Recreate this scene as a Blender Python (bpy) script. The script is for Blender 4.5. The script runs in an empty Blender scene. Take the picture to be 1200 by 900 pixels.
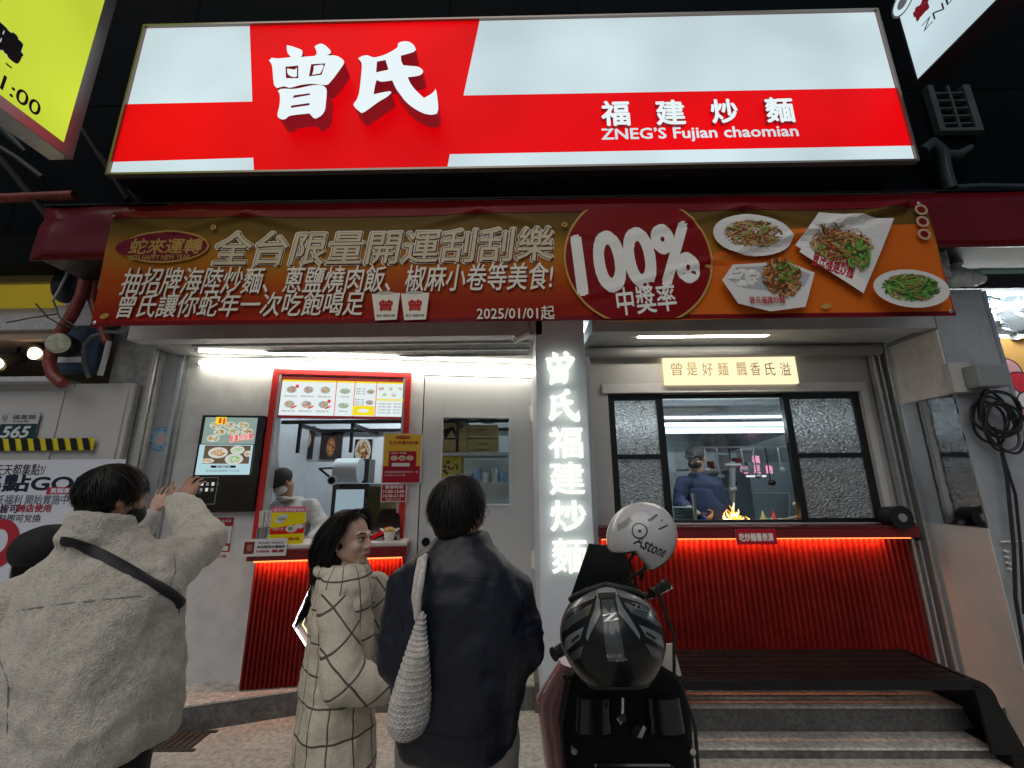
import bpy, bmesh, math, random
from mathutils.bvhtree import BVHTree
from mathutils import Vector, Matrix, noise
R = math.radians
random.seed(7)
S = bpy.context.scene
COL = S.collection
V = Vector
# ---------------------------------------------------------------- camera, world, sun, exposure
PITCH, YAW, ROLL, FPX, EYE = R(13.4), R(-0.8), R(0.4), 490.0, V((0, 0, 1.6))
_F = V((math.sin(YAW)*math.cos(PITCH), math.cos(YAW)*math.cos(PITCH), math.sin(PITCH)))
_R0 = V((math.cos(YAW), -math.sin(YAW), 0)); _U0 = _R0.cross(_F)
_R = _R0*math.cos(ROLL) - _U0*math.sin(ROLL); _U = _U0*math.cos(ROLL) + _R0*math.sin(ROLL)
cam = bpy.data.cameras.new('camera'); camo = bpy.data.objects.new('camera', cam); COL.objects.link(camo)
cam.sensor_width = 36; cam.lens = 36*FPX/1200; cam.clip_start = 0.05; cam.clip_end = 500
camo.matrix_world = Matrix(((_R.x, _U.x, -_F.x, EYE.x), (_R.y, _U.y, -_F.y, EYE.y), (_R.z, _U.z, -_F.z, EYE.z), (0, 0, 0, 1)))
S.camera = camo
w = bpy.data.worlds.new('World'); S.world = w; w.use_nodes = True
nt = w.node_tree; bg = nt.nodes['Background']
sky = nt.nodes.new('ShaderNodeTexSky'); sky.sky_type = 'NISHITA'; sky.sun_disc = False
sky.sun_elevation = R(58); sky.sun_rotation = R(200)
nt.links.new(sky.outputs[0], bg.inputs[0]); bg.inputs[1].default_value = 0.028
sun = bpy.data.lights.new('street_glow', 'SUN'); sun.energy = 1.25; sun.angle = R(60); sun.color = (1, 0.93, 0.84)
suno = bpy.data.objects.new('street_glow', sun); COL.objects.link(suno)
suno.rotation_euler = (R(38), 0, R(-20))
S.view_settings.view_transform = 'Standard'; S.view_settings.look = 'None'
S.view_settings.exposure = 0; S.view_settings.gamma = 1
S.cycles.use_denoising = True; S.cycles.max_bounces = 8; S.cycles.transparent_max_bounces = 16
S.cycles.sample_clamp_indirect = 4; S.cycles.caustics_reflective = False; S.cycles.caustics_refractive = False

def ray(px, py): return _F*FPX + _R*(px-600) - _U*(py-450)
def J(px, py, d):                                   # point along a pixel's ray at a real depth d
    return EYE + ray(px, py)*(d/FPX)
def Gz(px, py, z):                                  # point on a level surface of height z
    r = ray(px, py); return EYE + r*((z-EYE.z)/r.z)

# ---------------------------------------------------------------- planes
class PL:
    def __init__(s, o, ang=0.0):
        s.o = V(o); s.u = V((math.cos(ang), math.sin(ang), 0)); s.n = V((math.sin(ang), -math.cos(ang), 0)); s.wr = None; s.wrk = None
    def w(s, px, py, d=0):
        r = ray(px, py); o = s.o + s.n*d
        return EYE + r*((o-EYE).dot(s.n)/r.dot(s.n))
    def uv(s, px, py, d=0):
        p = s.w(px, py, d) - s.o; return (p.dot(s.u), p.z)
    def at(s, u, v, d=0):
        if s.wr: d += s.wr(u, v)
        return s.o + s.u*u + s.n*d + V((0, 0, v))
SIGN, FAS, BAN, PIL, RIG = [PL((0, y, 0)) for y in (2.5, 2.65, 2.58, 2.95, 3.43)]
UPW = PL((0, 3.0, 0)); LEF = PL((0.2, 3.95, 0), R(9))

# ---------------------------------------------------------------- materials
MC = {}
def M(name, col=(.5, .5, .5), rough=.6, metal=0, n=0, ns=8, bump=0, bs=40, emit=0, ecol=None, coat=0, trans=0, alpha=1, spec=.5, ior=1.45, stretch=None, n2=0, sheen=0, bdist=.01, sss=0):
    if name in MC: return MC[name]
    m = bpy.data.materials.new(name); MC[name] = m; m.use_nodes = True
    t = m.node_tree; b = t.nodes['Principled BSDF']; L = t.links
    b.inputs['Base Color'].default_value = (*col, 1); b.inputs['Roughness'].default_value = rough
    b.inputs['Metallic'].default_value = metal; b.inputs['IOR'].default_value = ior
    b.inputs['Specular IOR Level'].default_value = spec
    b.inputs['Coat Weight'].default_value = coat; b.inputs['Coat Roughness'].default_value = .06
    b.inputs['Transmission Weight'].default_value = trans; b.inputs['Alpha'].default_value = alpha
    b.inputs['Sheen Weight'].default_value = sheen
    if sss: b.inputs['Subsurface Weight'].default_value = sss; b.inputs['Subsurface Radius'].default_value = (.012, .004, .002); b.inputs['Subsurface Scale'].default_value = 1
    if emit:
        b.inputs['Emission Color'].default_value = (*(ecol or col), 1); b.inputs['Emission Strength'].default_value = emit
    if n or bump or n2:
        tc = t.nodes.new('ShaderNodeTexCoord'); mp = t.nodes.new('ShaderNodeMapping'); L.new(tc.outputs['Object'], mp.inputs[0])
        if stretch: mp.inputs['Scale'].default_value = stretch
    if n:
        nz = t.nodes.new('ShaderNodeTexNoise'); nz.inputs['Scale'].default_value = ns; nz.inputs['Detail'].default_value = 6; nz.inputs['Roughness'].default_value = .65
        L.new(mp.outputs[0], nz.inputs[0])
        cr = t.nodes.new('ShaderNodeValToRGB'); cr.color_ramp.elements[0].position = .3; cr.color_ramp.elements[1].position = .7
        cr.color_ramp.elements[0].color = (*[c*(1-n) for c in col], 1); cr.color_ramp.elements[1].color = (*[min(1, c*(1+n*.6)) for c in col], 1)
        L.new(nz.outputs[0], cr.inputs[0]); L.new(cr.outputs[0], b.inputs['Base Color'])
        mr = t.nodes.new('ShaderNodeMapRange'); mr.inputs[3].default_value = max(.02, rough*.75); mr.inputs[4].default_value = min(1, rough*1.25)
        L.new(nz.outputs[0], mr.inputs[0]); L.new(mr.outputs[0], b.inputs['Roughness'])
        if n2:
            n3 = t.nodes.new('ShaderNodeTexNoise'); n3.inputs['Scale'].default_value = ns*7; n3.inputs['Detail'].default_value = 8
            L.new(mp.outputs[0], n3.inputs[0])
            mx = t.nodes.new('ShaderNodeMix'); mx.data_type = 'RGBA'; mx.blend_type = 'MULTIPLY'; mx.inputs[0].default_value = 1
            c2 = t.nodes.new('ShaderNodeValToRGB'); c2.color_ramp.elements[0].position = .35; c2.color_ramp.elements[1].position = .6
            c2.color_ramp.elements[0].color = (1-n2,)*3+(1,)
            L.new(n3.outputs[0], c2.inputs[0]); L.new(cr.outputs[0], mx.inputs[6]); L.new(c2.outputs[0], mx.inputs[7]); L.new(mx.outputs[2], b.inputs['Base Color'])
    if bump:
        nb = t.nodes.new('ShaderNodeTexNoise'); nb.inputs['Scale'].default_value = bs; nb.inputs['Detail'].default_value = 4
        L.new(mp.outputs[0], nb.inputs[0])
        bu = t.nodes.new('ShaderNodeBump'); bu.inputs['Strength'].default_value = bump; bu.inputs['Distance'].default_value = bdist
        L.new(nb.outputs[0], bu.inputs['Height']); L.new(bu.outputs[0], b.inputs['Normal'])
    return m
def E(col, s=1.0):                                   # a lit, backlit surface
    k = 'lit_%02x%02x%02x_%g' % (*[int(c*255) for c in col], s)
    return M(k, tuple(c*.04 for c in col), .6, emit=s, ecol=col, spec=.08)
def PRT(col, rough=.55): return M('print_%02x%02x%02x' % tuple(int(c*255) for c in col), col, rough, spec=.12)

def tag(o, label=None, cat=None, group=None, kind=None):
    if label: o['label'] = label
    if cat: o['category'] = cat
    if group: o['group'] = group
    if kind: o['kind'] = kind
    return o
def T(name, loc, label, cat, group=None):
    o = bpy.data.objects.new(name, None); COL.objects.link(o); o.location = loc; o.empty_display_size = .1
    return tag(o, label, cat, group)
def origin(p):
    o = V((0, 0, 0))
    while p is not None: o += p.location; p = p.parent
    return o

# ---------------------------------------------------------------- mesh accumulator
class MB:
    def __init__(s): s.v = []; s.f = []; s.m = []
    def add(s, vs, fs, mi=0):
        b = len(s.v); s.v += [V(p) for p in vs]; s.f += [tuple(i+b for i in f) for f in fs]; s.m += [mi]*len(fs); return s
    def box8(s, a, mi=0):
        return s.add(a, [(0, 3, 2, 1), (4, 5, 6, 7), (0, 1, 5, 4), (1, 2, 6, 5), (2, 3, 7, 6), (3, 0, 4, 7)], mi)
    def box(s, x0, x1, y0, y1, z0, z1, mi=0):
        return s.box8([(x0, y0, z0), (x1, y0, z0), (x1, y1, z0), (x0, y1, z0), (x0, y0, z1), (x1, y0, z1), (x1, y1, z1), (x0, y1, z1)], mi)
    def pbox(s, P, u0, u1, v0, v1, d0, d1, mi=0):     # d counts towards the street
        if u1 < u0: u0, u1 = u1, u0
        if v1 < v0: v0, v1 = v1, v0
        return s.box8([P.at(u0, v0, d1), P.at(u1, v0, d1), P.at(u1, v0, d0), P.at(u0, v0, d0), P.at(u0, v1, d1), P.at(u1, v1, d1), P.at(u1, v1, d0), P.at(u0, v1, d0)], mi)
    def quad(s, *p, mi=0): return s.add(p, [tuple(range(len(p)))], mi)
    def prism(s, pts, vec, mi=0):
        n = len(pts); vec = V(vec)
        return s.add([V(p) for p in pts]+[V(p)+vec for p in pts], [tuple(range(n))[::-1], tuple(range(n, 2*n))]+[(i, (i+1) % n, n+(i+1) % n, n+i) for i in range(n)], mi)
    def tube(s, path, r, seg=10, mi=0, cap=True):
        path = [V(p) for p in path]; n = len(path); rs = r if isinstance(r, (list, tuple)) else [r]*n
        up = V((0, 0, 1)); vs = []; px = None
        for i, p in enumerate(path):
            t = (path[min(i+1, n-1)]-path[max(i-1, 0)]).normalized()
            if px is None: px = t.orthogonal().normalized()
            px = (px-t*px.dot(t)).normalized(); py = t.cross(px)
            vs += [p+(px*math.cos(a)+py*math.sin(a))*rs[i] for a in [2*math.pi*k/seg for k in range(seg)]]
        fs = [(i*seg+k, i*seg+(k+1) % seg, (i+1)*seg+(k+1) % seg, (i+1)*seg+k) for i in range(n-1) for k in range(seg)]
        if cap: fs += [tuple(range(seg))[::-1], tuple(range((n-1)*seg, n*seg))]
        return s.add(vs, fs, mi)
    def sph(s, c, r, fr=None, mi=0, nu=16, nv=10):
        if not isinstance(r, (tuple, list)): r = (r, r, r)
        fr = fr or (V((1, 0, 0)), V((0, 1, 0)), V((0, 0, 1))); c = V(c); vs = []; fs = []
        for j in range(1, nv):
            th = math.pi*j/nv
            for i in range(nu):
                a = 2*math.pi*i/nu
                vs.append(c+fr[0]*(r[0]*math.sin(th)*math.cos(a))+fr[1]*(r[1]*math.sin(th)*math.sin(a))+fr[2]*(r[2]*math.cos(th)))
        t = len(vs); vs += [c+fr[2]*r[2], c-fr[2]*r[2]]
        for j in range(nv-2):
            for i in range(nu): fs.append((j*nu+i, (j+1)*nu+i, (j+1)*nu+(i+1) % nu, j*nu+(i+1) % nu))
        for i in range(nu): fs += [(t, i, (i+1) % nu), (t+1, (nv-2)*nu+(i+1) % nu, (nv-2)*nu+i)]
        return s.add(vs, fs, mi)
    def cone(s, p0, r0, p1, r1, mi=0, seg=14):        # tapered capsule
        p0, p1 = V(p0), V(p1); d = (p1-p0).normalized(); path = []; rs = []
        for k in range(5): a = math.pi/2*k/4.3; path.append(p0-d*r0*math.cos(a)); rs.append(max(.0008, r0*math.sin(a)))
        for k in range(5): a = math.pi/2*(1-k/4.3)+.0; path.append(p1+d*r1*math.cos(max(a, 0))); rs.append(max(.0008, r1*math.sin(max(a, 0.0))))
        path = [p for p in path]
        return s.tube(path[:5]+path[5:6]+path[6:], rs, seg, mi) if False else s._cap(p0, r0, p1, r1, d, seg, mi)
    def _cap(s, p0, r0, p1, r1, d, seg, mi):
        path = []; rs = []
        for k in range(5): a = math.pi/2*k/4; path.append(p0-d*(r0*math.cos(a))); rs.append(max(.0006, r0*math.sin(a)))
        for k in range(5): a = math.pi/2*k/4; path.append(p1+d*(r1*math.sin(a))); rs.append(max(.0006, r1*math.cos(a)))
        return s.tube(path, rs, seg, mi)
    def loft(s, rings, seg=24, mi=0, ex=2.3):         # rings: (centre, half width vector, half depth vector)
        vs = []; n = len(rings)
        for c, a, b in rings:
            for k in range(seg):
                t = 2*math.pi*k/seg; ct, st = math.cos(t), math.sin(t)
                vs.append(V(c)+V(a)*(abs(ct)**(2/ex)*(1 if ct >= 0 else -1))+V(b)*(abs(st)**(2/ex)*(1 if st >= 0 else -1)))
        fs = [(i*seg+k, i*seg+(k+1) % seg, (i+1)*seg+(k+1) % seg, (i+1)*seg+k) for i in range(n-1) for k in range(seg)]
        fs += [tuple(range(seg))[::-1], tuple(range((n-1)*seg, n*seg))]
        return s.add(vs, fs, mi)
    def build(s, name, mats, parent=None, loc=None, bevel=0, smooth=False, bseg=2):
        me = bpy.data.meshes.new(name)
        org = V(loc) if loc is not None else origin(parent)
        if parent is None and loc is None and s.v:
            org = V((sum(p.x for p in s.v)/len(s.v), sum(p.y for p in s.v)/len(s.v), min(p.z for p in s.v)))
        me.from_pydata([p-org for p in s.v], [], s.f)
        if not isinstance(mats, (list, tuple)): mats = [mats]
        for m in mats: me.materials.append(m)
        me.polygons.foreach_set('material_index', s.m)
        if smooth: me.polygons.foreach_set('use_smooth', [True]*len(s.f))
        me.update()
        bm = bmesh.new(); bm.from_mesh(me); bmesh.ops.recalc_face_normals(bm, faces=bm.faces); bm.to_mesh(me); bm.free()
        if smooth:
            try: me.set_sharp_from_angle(angle=R(42))
            except Exception: pass
        o = bpy.data.objects.new(name, me); COL.objects.link(o)
        if parent is None: o.location = org
        else:
            o.parent = parent; o.location = org-origin(parent)
        if bevel:
            b = o.modifiers.new('bevel', 'BEVEL'); b.width = bevel; b.segments = bseg; b.limit_method = 'ANGLE'; b.angle_limit = R(40)
        return o

# ---------------------------------------------------------------- lettering
TXC = {}
def glyphs(s, off=0.0, shear=0.0, ext=0.0):           # weight comes from shifted copies of the letter faces
    k = (s, off, shear, ext)
    if k in TXC: return TXC[k]
    cu = bpy.data.curves.new('t', 'FONT'); cu.body = s; cu.shear = shear; cu.extrude = ext; cu.resolution_u = 5 if len(s) <= 5 else 2
    o = bpy.data.objects.new('t', cu); me = bpy.data.meshes.new_from_object(o)
    v0 = [v.co.copy() for v in me.vertices]; f0 = [tuple(p.vertices) for p in me.polygons]
    bpy.data.objects.remove(o); bpy.data.meshes.remove(me); bpy.data.curves.remove(cu)
    vs, fs = list(v0), list(f0)
    if off:
        n = 6 if off < .05 else 10
        for i in range(n):
            a = 2*math.pi*i/n+.3; b = len(vs); dz = (.0035 if ext else .000025)*(i+1)
            vs += [V((p.x+off*math.cos(a), p.y+off*math.sin(a), p.z+(dz if not ext or p.z > 0 else -dz))) for p in v0]; fs += [tuple(q+b for q in f) for f in f0]
    x0 = min(v.x for v in vs); x1 = max(v.x for v in vs); y0 = min(v.y for v in vs); y1 = max(v.y for v in vs)
    vs = [((v.x-x0)/(x1-x0), (v.y-y0)/(y1-y0), v.z) for v in vs]
    TXC[k] = (vs, fs); return TXC[k]

class Print:                                          # flat print on a surface: everything ends in ONE mesh
    def __init__(s, P, d, step=.0005, pxd=None):
        s.P = P; s.d = d; s.k = 0; s.step = step; s.mb = MB(); s.mats = []
    def mi(s, m):
        if m not in s.mats: s.mats.append(m)
        return s.mats.index(m)
    def lay(s): s.k += 1; return s.d+s.k*s.step
    def uv(s, px, py): return s.P.uv(px, py, s.d)
    def rect(s, a, b, m, nx=1, nz=1):                 # a, b: pixel corners top-left, bottom-right
        u0, v1 = s.uv(*a); u1, v0 = s.uv(*b); return s.urect(u0, v0, u1, v1, m, nx, nz)
    def urect(s, u0, v0, u1, v1, m, nx=1, nz=1):
        d = s.lay(); g = []
        for j in range(nz+1):
            for i in range(nx+1): g.append(s.P.at(u0+(u1-u0)*i/nx, v0+(v1-v0)*j/nz, d))
        s.mb.add(g, [(j*(nx+1)+i, j*(nx+1)+i+1, (j+1)*(nx+1)+i+1, (j+1)*(nx+1)+i) for j in range(nz) for i in range(nx)], s.mi(m)); return s
    def poly(s, pts, m, uv=False):
        d = s.lay(); s.mb.add([s.P.at(*(p if uv else s.uv(*p)), d) for p in pts], [tuple(range(len(pts)))], s.mi(m)); return s
    def ell(s, c, rx, ry, m, n=28, rings=1, rot=0, uv=False):
        d = s.lay(); cu, cv = c if uv else s.uv(*c); g = [s.P.at(cu, cv, d)]; fs = []
        for r in range(1, rings+1):
            for k in range(n):
                a = 2*math.pi*k/n; x, y = rx*r/rings*math.cos(a), ry*r/rings*math.sin(a)
                g.append(s.P.at(cu+x*math.cos(rot)-y*math.sin(rot), cv+x*math.sin(rot)+y*math.cos(rot), d))
        for k in range(n): fs.append((0, 1+k, 1+(k+1) % n))
        for r in range(rings-1):
            for k in range(n): fs.append((1+r*n+k, 1+(r+1)*n+k, 1+(r+1)*n+(k+1) % n, 1+r*n+(k+1) % n))
        s.mb.add(g, fs, s.mi(m)); return s
    def text(s, t, a, b, m, off=0, shear=0, rot=0, fr=None):       # fitted between pixel corners
        u0, v1 = s.uv(*a); u1, v0 = s.uv(*b); return s.utext(t, u0, v0, u1, v1, m, off, shear, rot)
    def utext(s, t, u0, v0, u1, v1, m, off=0, shear=0, rot=0):
        vs, fs = glyphs(t, off, shear); d = s.lay(); cu, cv = (u0+u1)/2, (v0+v1)/2; cr, sr = math.cos(rot), math.sin(rot); g = []
        for x, y, z in vs:
            x = (x-.5)*(u1-u0); y = (y-.5)*(v1-v0); g.append(s.P.at(cu+x*cr-y*sr, cv+x*sr+y*cr, d+z))
        s.mb.add(g, fs, s.mi(m)); return s
    def bits(s, c, rx, ry, cols, n=60, ln=.35, th=.06, uv=False, lit=None, rot=0):   # strands and scraps of a printed dish
        cu, cv = c if uv else s.uv(*c); rnd = random.Random(int(abs(cu*977+cv*331)*10) + n)
        d0 = s.lay()
        for i in range(n):
            a = rnd.random()*6.283; q = math.sqrt(rnd.random())*.86; x, y = q*rx*math.cos(a), q*ry*math.sin(a)
            t = rnd.random()*3.14; L = ln*rx*(.5+rnd.random()); W = th*rx*(.6+rnd.random()); k = rnd.uniform(-.6, .6)
            pts = [(-L/2, -W/2), (0, -W/2+k*L*.3), (L/2, -W/2), (L/2, W/2), (0, W/2+k*L*.3), (-L/2, W/2)]
            g = []
            for px, py in pts:
                X = x+px*math.cos(t)-py*math.sin(t); Y = y+(px*math.sin(t)+py*math.cos(t))*ry/rx
                q2 = math.hypot(X/rx, Y/ry)
                if q2 > .95: X, Y = X*.95/q2, Y*.95/q2
                g.append(s.P.at(cu+X*math.cos(rot)-Y*math.sin(rot), cv+X*math.sin(rot)+Y*math.cos(rot), d0+i*.00004))
            s.mb.add(g, [(0, 1, 4, 5), (1, 2, 3, 4)], s.mi(rnd.choice(cols)))
        s.d += .00004*n; return s
    def build(s, name, parent=None):
        P = s.P
        if P.wrk:                                     # cut the flat print into small pieces, then lay it on the rippled sheet
            bm = bmesh.new(); bv = [bm.verts.new(((p-P.o).dot(P.u), (p-P.o).dot(P.n), p.z)) for p in s.mb.v]
            for f, mi in zip(s.mb.f, s.mb.m):
                try: q = bm.faces.new([bv[i] for i in f]); q.material_index = mi
                except ValueError: pass
            us = [v.co.x for v in bm.verts]; zs = [v.co.z for v in bm.verts]
            for ax, lo, hi, st in ((0, min(us), max(us), .055), (2, min(zs), max(zs), .04)):
                x = lo+st
                while x < hi:
                    co = V((0, 0, 0)); co[ax] = x; no = V((0, 0, 0)); no[ax] = 1
                    bmesh.ops.bisect_plane(bm, geom=bm.verts[:]+bm.edges[:]+bm.faces[:], dist=1e-6, plane_co=co, plane_no=no); x += st
            bm.verts.index_update()
            s.mb.v = [P.o+P.u*v.co.x+P.n*(v.co.y+P.wrk(v.co.x, v.co.z))+V((0, 0, v.co.z)) for v in bm.verts]
            s.mb.f = [tuple(v.index for v in f.verts) for f in bm.faces]; s.mb.m = [f.material_index for f in bm.faces]; bm.free()
        return s.mb.build(name, s.mats, parent)

# ---------------------------------------------------------------- soft bodies grown as one surface
def soften(o, vox, it=4, disp=0, dscale=.15, disp2=0, d2=.05):
    r = o.modifiers.new('remesh', 'REMESH'); r.mode = 'VOXEL'; r.voxel_size = vox; r.use_smooth_shade = True
    sm = o.modifiers.new('smooth', 'SMOOTH'); sm.factor = .5; sm.iterations = it
    for dd, sc in ((disp, dscale), (disp2, d2)):
        if dd:
            tx = bpy.data.textures.new('folds', 'CLOUDS'); tx.noise_scale = sc; tx.noise_depth = 2
            d = o.modifiers.new('folds', 'DISPLACE'); d.texture = tx; d.strength = dd; d.mid_level = .5; d.texture_coords = 'LOCAL'
    return o
# ================================================================ SETTING
concrete = M('concrete_floor', (.34, .31, .27), .55, n=.35, ns=3.2, bump=.35, bs=60, n2=.45)
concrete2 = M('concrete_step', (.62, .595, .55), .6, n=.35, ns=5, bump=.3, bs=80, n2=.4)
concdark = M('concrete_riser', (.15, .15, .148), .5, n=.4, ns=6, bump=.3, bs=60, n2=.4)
darkwall = M('dark_cladding', (.004, .005, .0055), .7, spec=.06, n=.5, ns=2, bump=.1, bs=30)
blackm = M('black_metal', (.008, .008, .009), .4, spec=.2, n=.3, ns=9)
greywall = M('grey_composite', (.48, .49, .50), .42, n=.05, ns=2, bump=.02, bs=8)
whitewall = M('warm_white_composite', (.60, .61, .62), .42, n=.10, ns=1.3, n2=.12)
alum = M('aluminium', (.55, .56, .57), .3, metal=.8, n=.12, ns=20)
steel = M('stainless_steel', (.55, .58, .60), .22, metal=1, n=.15, ns=5, stretch=(1, 1, 14))
roughconc = M('rough_concrete', (.30, .31, .31), .8, n=.45, ns=9, bump=.6, bs=70, n2=.4)
redlac = M('dark_red_lacquer', (.16, .008, .012), .3, n=.15, ns=5)
redcorr = M('red_corrugated', (.19, .012, .010), .36, n=.3, ns=2.5, n2=.2, spec=.3)
redfab = M('red_tarpaulin', (.30, .006, .012), .38, n=.35, ns=3, bump=.25, bs=5)
whiteplas = M('white_plastic', (.75, .75, .73), .4)
rubber = M('black_rubber', (.012, .012, .012), .6)

g = MB(); g.box(-9, 9, -6, 9, -.3, 0)
tag(g.build('sidewalk', M('pavement_concrete', (.60, .57, .51), .6, n=.22, ns=4.5, bump=.5, bs=120, n2=.35, spec=.3), loc=(0, 0, 0)), kind='structure')
# steps of the right shop
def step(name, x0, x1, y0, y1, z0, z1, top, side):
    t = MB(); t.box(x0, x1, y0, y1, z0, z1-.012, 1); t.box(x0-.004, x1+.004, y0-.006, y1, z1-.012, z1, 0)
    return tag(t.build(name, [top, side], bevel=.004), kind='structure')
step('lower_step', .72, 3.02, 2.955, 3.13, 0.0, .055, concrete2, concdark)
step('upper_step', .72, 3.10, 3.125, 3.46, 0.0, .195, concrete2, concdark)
f = MB(); f.box(.1, 3.54, 3.46, 7.2, 0, .19); tag(f.build('kitchen_floor', M('kitchen_tile', (.12, .11, .10), .3, n=.2, ns=5)), kind='structure')
LF = 1.6-1.436
cz = LF
a_, b_, c_, d_ = Gz(140, 838, cz), Gz(362, 806, cz), LEF.at(.2, 0, 0), LEF.at(-3.6, 0, 0)
b2 = V((.22, 3.50, 0))
t = MB(); t.prism([(a_.x, a_.y, 0), (b_.x, b_.y, 0), (b2.x, b2.y, 0), (c_.x, c_.y+.1, 0), (d_.x, d_.y+.1, 0)], (0, 0, cz-.012), 1)
t.prism([(a_.x, a_.y-.006, cz-.012), (b_.x, b_.y-.006, cz-.012), (b2.x, b2.y-.006, cz-.012), (c_.x, c_.y+.1, cz-.012), (d_.x, d_.y+.1, cz-.012)], (0, 0, .012), 0)
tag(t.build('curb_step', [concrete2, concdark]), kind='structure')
f = MB(); f.prism([LEF.at(-2.9, 0, -.11), LEF.at(.3, 0, -.11), (.3, 7, 0), (-3, 7, 0)], (0, 0, LF)); tag(f.build('counter_room_floor', M('kitchen_tile')), kind='structure')

# upper building wall with panel joints
t = MB()
for i in range(9):
    x0 = -5.4+i*1.2
    for z0, z1 in ((3.62, 4.9), (4.902, 6.3), (6.302, 8.2)):
        t.box(x0+.0012, x0+1.1988, 3.0, 3.06, z0, z1)
t.box(-5.4, 5.4, 3.06, 3.3, 3.62, 8.2)
tag(t.build('upper_wall', M('dark_cladding_blue', (.003, .0055, .008), .8, spec=.04, n=.5, ns=1.3, bump=.08, bs=20), bevel=.004, bseg=1), kind='structure')
# canopy slab between fascia and lintel
t = MB(); t.box(-3.05, 3.08, 2.75, 3.3, 3.0, 3.2); t.box(-3.05, 3.56, 3.3, 7.2, 3.0, 3.2); tag(t.build('canopy_slab', roughconc), kind='structure')

# lintel and soffit over both shopfronts (left half, right half)
t = MB(); zl = 2.676
t.box(-2.95, .19, 2.95, 3.06, zl, 3.0, 0)
t.box(-2.95, .19, 3.06, 4.3, zl+.02, zl+.16, 1)
for k in range(3): t.box(-2.6, .1, 3.14+k*.17, 3.16+k*.17, zl+.005, zl+.02, 0)
tag(t.build('left_lintel', [M('lintel_grey', (.42, .44, .45), .5, n=.2, ns=3, bump=.1), roughconc], bevel=.004), kind='structure')
t = MB(); t.box(.56, 3.094, 2.951, 3.06, zl+.02, 3.0, 0); t.box(.56, 3.085, 3.06, 3.62, zl+.04, zl+.15, 0)
tag(t.build('right_lintel', M('lintel_grey'), bevel=.004), kind='structure')

# pillar with the neon characters
u0 = PIL.uv(627, 382)[0]; u1 = PIL.uv(684, 384)[0]
PX0, PX1 = u0, u1
t = MB(); t.box(u0, u1, 2.95, 3.95, 0, 3.0)
pil = tag(t.build('center_pillar', M('pillar_grey', (.60, .65, .72), .38, n=.08, ns=2, bump=.03, bs=10), loc=((u0+u1)/2, 3.2, 0), bevel=.006), kind='structure')

# right-hand outer pillar and its reveals
t = MB(); t.box(3.10, 3.50, 2.95, 3.45, 0, 3.0)
tag(t.build('outer_pillar', M('outer_grey', (.33, .36, .40), .45, n=.15, ns=2, n2=.12), bevel=.006), kind='structure')
t = MB(); t.box(3.088, 3.099, 2.955, 3.24, 1.30, 2.19); rv = tag(t.build('mirror_panel', M('mirror_steel', (.62, .64, .66), .07, metal=1, bump=.25, bs=2.2, bdist=.02)), kind='structure')
t = MB(); t.box(3.086, 3.099, 2.955, 3.43, 2.20, 2.68); tag(t.build('reveal_panel', M('worn_beige_panel', (.70, .67, .65), .5, n=.15, ns=4, n2=.12)), kind='structure')
t = MB(); t.box(3.09, 3.099, 2.955, 3.43, 0, 1.29); tag(t.build('reveal_base_panel', M('beige_panel', (.56, .55, .53), .6, n=.1, ns=4)), kind='structure')

# side walls, backs of the rooms
t = MB(); t.box(3.545, 3.60, 3.46, 7.2, 0, 3.0); tag(t.build('kitchen_side_wall', M('kitchen_steel_wall', (.50, .55, .58), .35, metal=.3, n=.3, ns=3)), kind='structure')
t = MB(); t.box(.2, 3.545, 6.2, 6.3, 0, 3.0); tag(t.build('kitchen_back_wall', M('kitchen_steel_wall')), kind='structure')
t = MB(); t.box(.2, .26, 3.99, 6.2, 0, 3.0); tag(t.build('party_wall', M('shop_wall_pale', (.80, .85, .90), .5, n=.06)), kind='structure')
t = MB(); t.box(-3.0, .2, 5.6, 5.7, 0, 3.0); tag(t.build('counter_room_back_wall', M('shop_wall_pale')), kind='structure')
t = MB(); t.box(-2.9, -2.8, 3.7, 5.6, 0, 3.0); tag(t.build('counter_room_side_wall', M('shop_wall_pale')), kind='structure')

# ================================================================ MAIN SIGN
zs0 = SIGN.uv(600, 196)[1]; zs1 = SIGN.uv(600, 22)[1]
sx0 = (SIGN.uv(172, 32)[0]+SIGN.uv(125, 205)[0])/2; sx1 = (SIGN.uv(1027, 12)[0]+SIGN.uv(1073, 187)[0])/2
zs0 = (SIGN.uv(125, 205)[1]+SIGN.uv(1073, 187)[1]+zs0)/3; zs1 = (SIGN.uv(172, 32)[1]+SIGN.uv(1027, 12)[1]+zs1)/3
sg = T('lightbox_sign', ((sx0+sx1)/2, 2.7, zs0), 'wide red and white lit shop sign with large raised white characters above the banner', 'sign')
t = MB(); t.pbox(SIGN, sx0, sx1, zs0, zs1, -.36, -.012); t.build('box', M('sign_box_black', (.018, .014, .016), .4, spec=.2, n=.3, ns=3), sg, bevel=.006)
t = MB()
for a in ((sx0-.012, sx1+.012, zs1-.004, zs1+.012), (sx0-.012, sx1+.012, zs0-.012, zs0+.004), (sx0-.012, sx0+.004, zs0+.004, zs1-.004), (sx1-.004, sx1+.012, zs0+.004, zs1-.004)):
    t.pbox(SIGN, *a, -.03, .012)
t.build('edge_frame', M('frame_metal_dark', (.25, .22, .2), .35, metal=.7), sg)
RED = (.78, .0012, .004); WHT = (.62, .76, .80)
p = Print(SIGN, -.008)
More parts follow.
